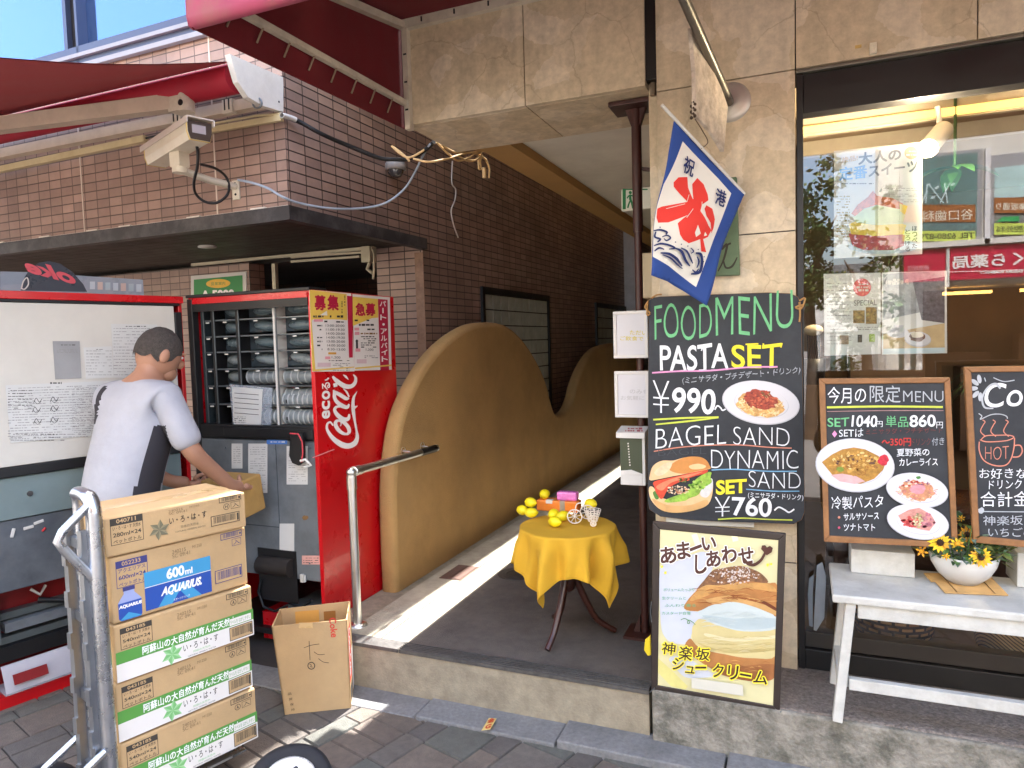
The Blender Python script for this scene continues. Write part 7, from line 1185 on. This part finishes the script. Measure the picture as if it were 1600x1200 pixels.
q.text('さくら薬局', (1630, 412), (1488, 421), 21, wl, bold=.035, up=(0, -21)); q.stroke([(1482, 425), (1640, 420)], 1, wl); q.text('SAKURA PHARMACY', (1598, 426), (1530, 428), 4, wl, bold=.04, up=(0, -4)); q.text('神楽坂店', (1452, 423), (1418, 424), 9, pink, bold=.02, up=(0, -9)); q.build('sign_lettering', OP)
wn = MB(); wn.mat(mat('grey sash', (150, 152, 156), .5, var=.05)); 
def rrect(mb, u0, v0, u1, v1, y0, y1): a, b = RF(u0, v1), RF(u1, v0); mb.box((a.x, y0, a.z), (b.x, y1, b.z))
for u0, v0, u1, v1 in ((1405, 232, 1535, 384), (1545, 228, 1690, 376)): rrect(wn, u0, v0, u1, v1, YO-.02, YO+.015)
wn.mat(mat('white post', (212, 212, 214), .5)); rrect(wn, 1537, 232, 1547, 382, YO-.02, YO+.06); wn.build('window_frame', OP)
wg = MB().mat(teal); rrect(wg, 1410, 238, 1527, 378, YO+.015, YO+.02); wg.mat(teal2); rrect(wg, 1553, 250, 1680, 312, YO+.015, YO+.02); wg.mat(mat('grey blind', (120, 124, 120), .6)); rrect(wg, 1553, 312, 1680, 372, YO+.0152, YO+.0195); wg.build('window', OP)
q = Paint(RPanel((4, YO+.021, 0), (-1, 0, 0), (0, 0, 1)), h=.004, step=.002)
q.rect(1410, 320, 1524, 347, brs); q.text('谷口歯科', (1520, 343), (1440, 347), 17, mat('sign cream', (226, 220, 200), .5, var=0), bold=.01, up=(0, -17)); q.rect(1410, 361, 1524, 377, ygr); q.text('TEL 6280-8791', (1522, 372), (1432, 375), 9, mat('sign dark green', (60, 80, 50), .5, var=0), bold=.02, up=(0, -9))
q.rect(1553, 309, 1680, 333, brs); q.text('神楽坂通り', (1616, 329), (1556, 328), 11, mat('sign cream', (226, 220, 200)), bold=.02, up=(0, -11)); q.rect(1553, 349, 1680, 367, ygr); q.text('口腔外科', (1610, 362), (1556, 364), 10, mat('sign dark green', (60, 80, 50)), bold=.02, up=(0, -10)); q.poly([(1556, 347), (1566, 339), (1592, 338), (1592, 346)], mat('sign bright green', (40, 160, 90), .5, var=0)); wlt = mat('window white line', (206, 226, 226), .5, var=0)
for P in (((1446, 318), (1448, 290), (1454, 288)), ((1452, 290), (1474, 318)), ((1484, 286), (1468, 318)), ((1475, 287), (1480, 318)), ((1440, 318), (1447, 300))): q.stroke(list(P), 2, wlt)
for x, y in ((1463, 294), (1457, 309), (1488, 289)): q.ell(x, y, 4, 1.8, wlt, -25, 12)
q.build('window_lettering', OP)
lg = MB().mat(mat('warm shop light', (255, 190, 100), .5, var=0, emit=2.5))
for k in range(6): lg.box((2.2+k*1.1, YO-2.2, zs0-.12), (2.9+k*1.1, YO-2.1, zs0-.07))
lg.mat(mat('shelf wood', (130, 88, 48), .7, var=.2))
for k in range(5): lg.box((1.8+k*1.5, YO-2.6, .1), (2.9+k*1.5, YO-2.2, 1.1+.3*(k % 2)))
lg.build('shop_fittings', OP)
WB = thing('white_building', 'white slatted building across the street, seen mirrored in the window glass', 'building', (.9, YO-.6, 0)); bx_a, bx_b = RF(1262, 500, YO-.6).x, xl-.02; zt = RF(1330, 425, YO-.6).z; wb = mat('bright white wall', (224, 224, 222), .6, var=.05); f = MB().mat(wb).box((bx_a, YO-1.2, 0), (bx_b, YO-.6, zt)); f.box((bx_a+.2, YO-.62, zt*.62), (bx_b, YO-.5, zt*.68)).mat(mat('grey roof', (120, 124, 128), .7)).box((bx_a, YO-1.2, zt), (bx_b, YO-.55, zt+.12)).build('wall', WB); f = MB().mat(wb)
for k in range(9): f.box((bx_a+.25+k*.16, YO-.6, zt*.1), (bx_a+.33+k*.16, YO-.52, zt*.95))
f.build('slat', WB)
ww = MB().mat(teal)
for k in range(3): ww.box((bx_a+.25+k*.5, YO-.598, .9), (bx_a+.6+k*.5, YO-.592, zt*.6))
ww.build('window', WB)
OB2 = thing('opposite_building', 'cream plastered building across the street behind the photographer', 'building', (-7, YO-.5, 0)); f = MB().mat(mat('cream plaster', (206, 192, 168), .8, var=.08)).box((-16, YO-2, 0), (-2.2, YO-.5, 8)); f.build('wall', OB2); f = MB().mat(teal)
for k in range(6):
    for j in range(2): f.box((-15+k*2.1, YO-.5, 1+j*3.2), (-13.8+k*2.1, YO-.47, 2.6+j*3.2))
f.build('window', OB2)
def tree(name, label, c, h, r, n, seed):
    rt = thing(name, label, 'tree', c); R_ = random.Random(seed); bark = mat('bark', (92, 74, 58), .9, var=.3, bump=.6, bs=30); t = MB().mat(bark).tube([c, c+V((.03, 0, h*.3)), c+V((-.02, .02, h*.6))], [.09, .07, .05], 10)
    for k in range(7): a = R_.uniform(0, 6.28); s_ = c+V((0, 0, h*(.35+.04*k))); t.tube([s_, s_+V((math.cos(a)*r*.35, math.sin(a)*r*.35, h*.12)), s_+V((math.cos(a)*r*.7, math.sin(a)*r*.7, h*.2))], [.035, .022, .008], 6)
    t.build('trunk', rt); cr = MB(); cl_c = [c+V((R_.gauss(0, .45)*r, R_.gauss(0, .45)*r, h*(.66+R_.gauss(0, .14)))) for _ in range(26)]
    for k in range(n):
        b = R_.choice(cl_c)+V((R_.gauss(0, 1), R_.gauss(0, 1), R_.gauss(0, 1)))*r*.17; d = V((R_.gauss(0, 1), R_.gauss(0, 1), R_.gauss(0, .7))).normalized(); sd = d.orthogonal().normalized(); L = R_.uniform(.06, .12); cr.mat(R_.choice(lf[:2]+[lf[3]])).add([b, b+d*L*.5+sd*L*.3, b+d*L, b+d*L*.5-sd*L*.3], [(0, 1, 2, 3)])
    cr.build('crown', rt)
tp0 = RF(1280, 345, -5.2); tree('street_tree', 'leafy street tree across the road, mirrored at the left edge of the window', V((tp0.x-.12, -5.2, -.03)), tp0.z*1.3, .5, 2400, 3)
tp1 = RF(1352, 420, -5.0); tree('street_tree', 'small bushy tree before the white building across the road', V((tp1.x, -5.0, -.03)), tp1.z*1.35, .38, 1400, 6)
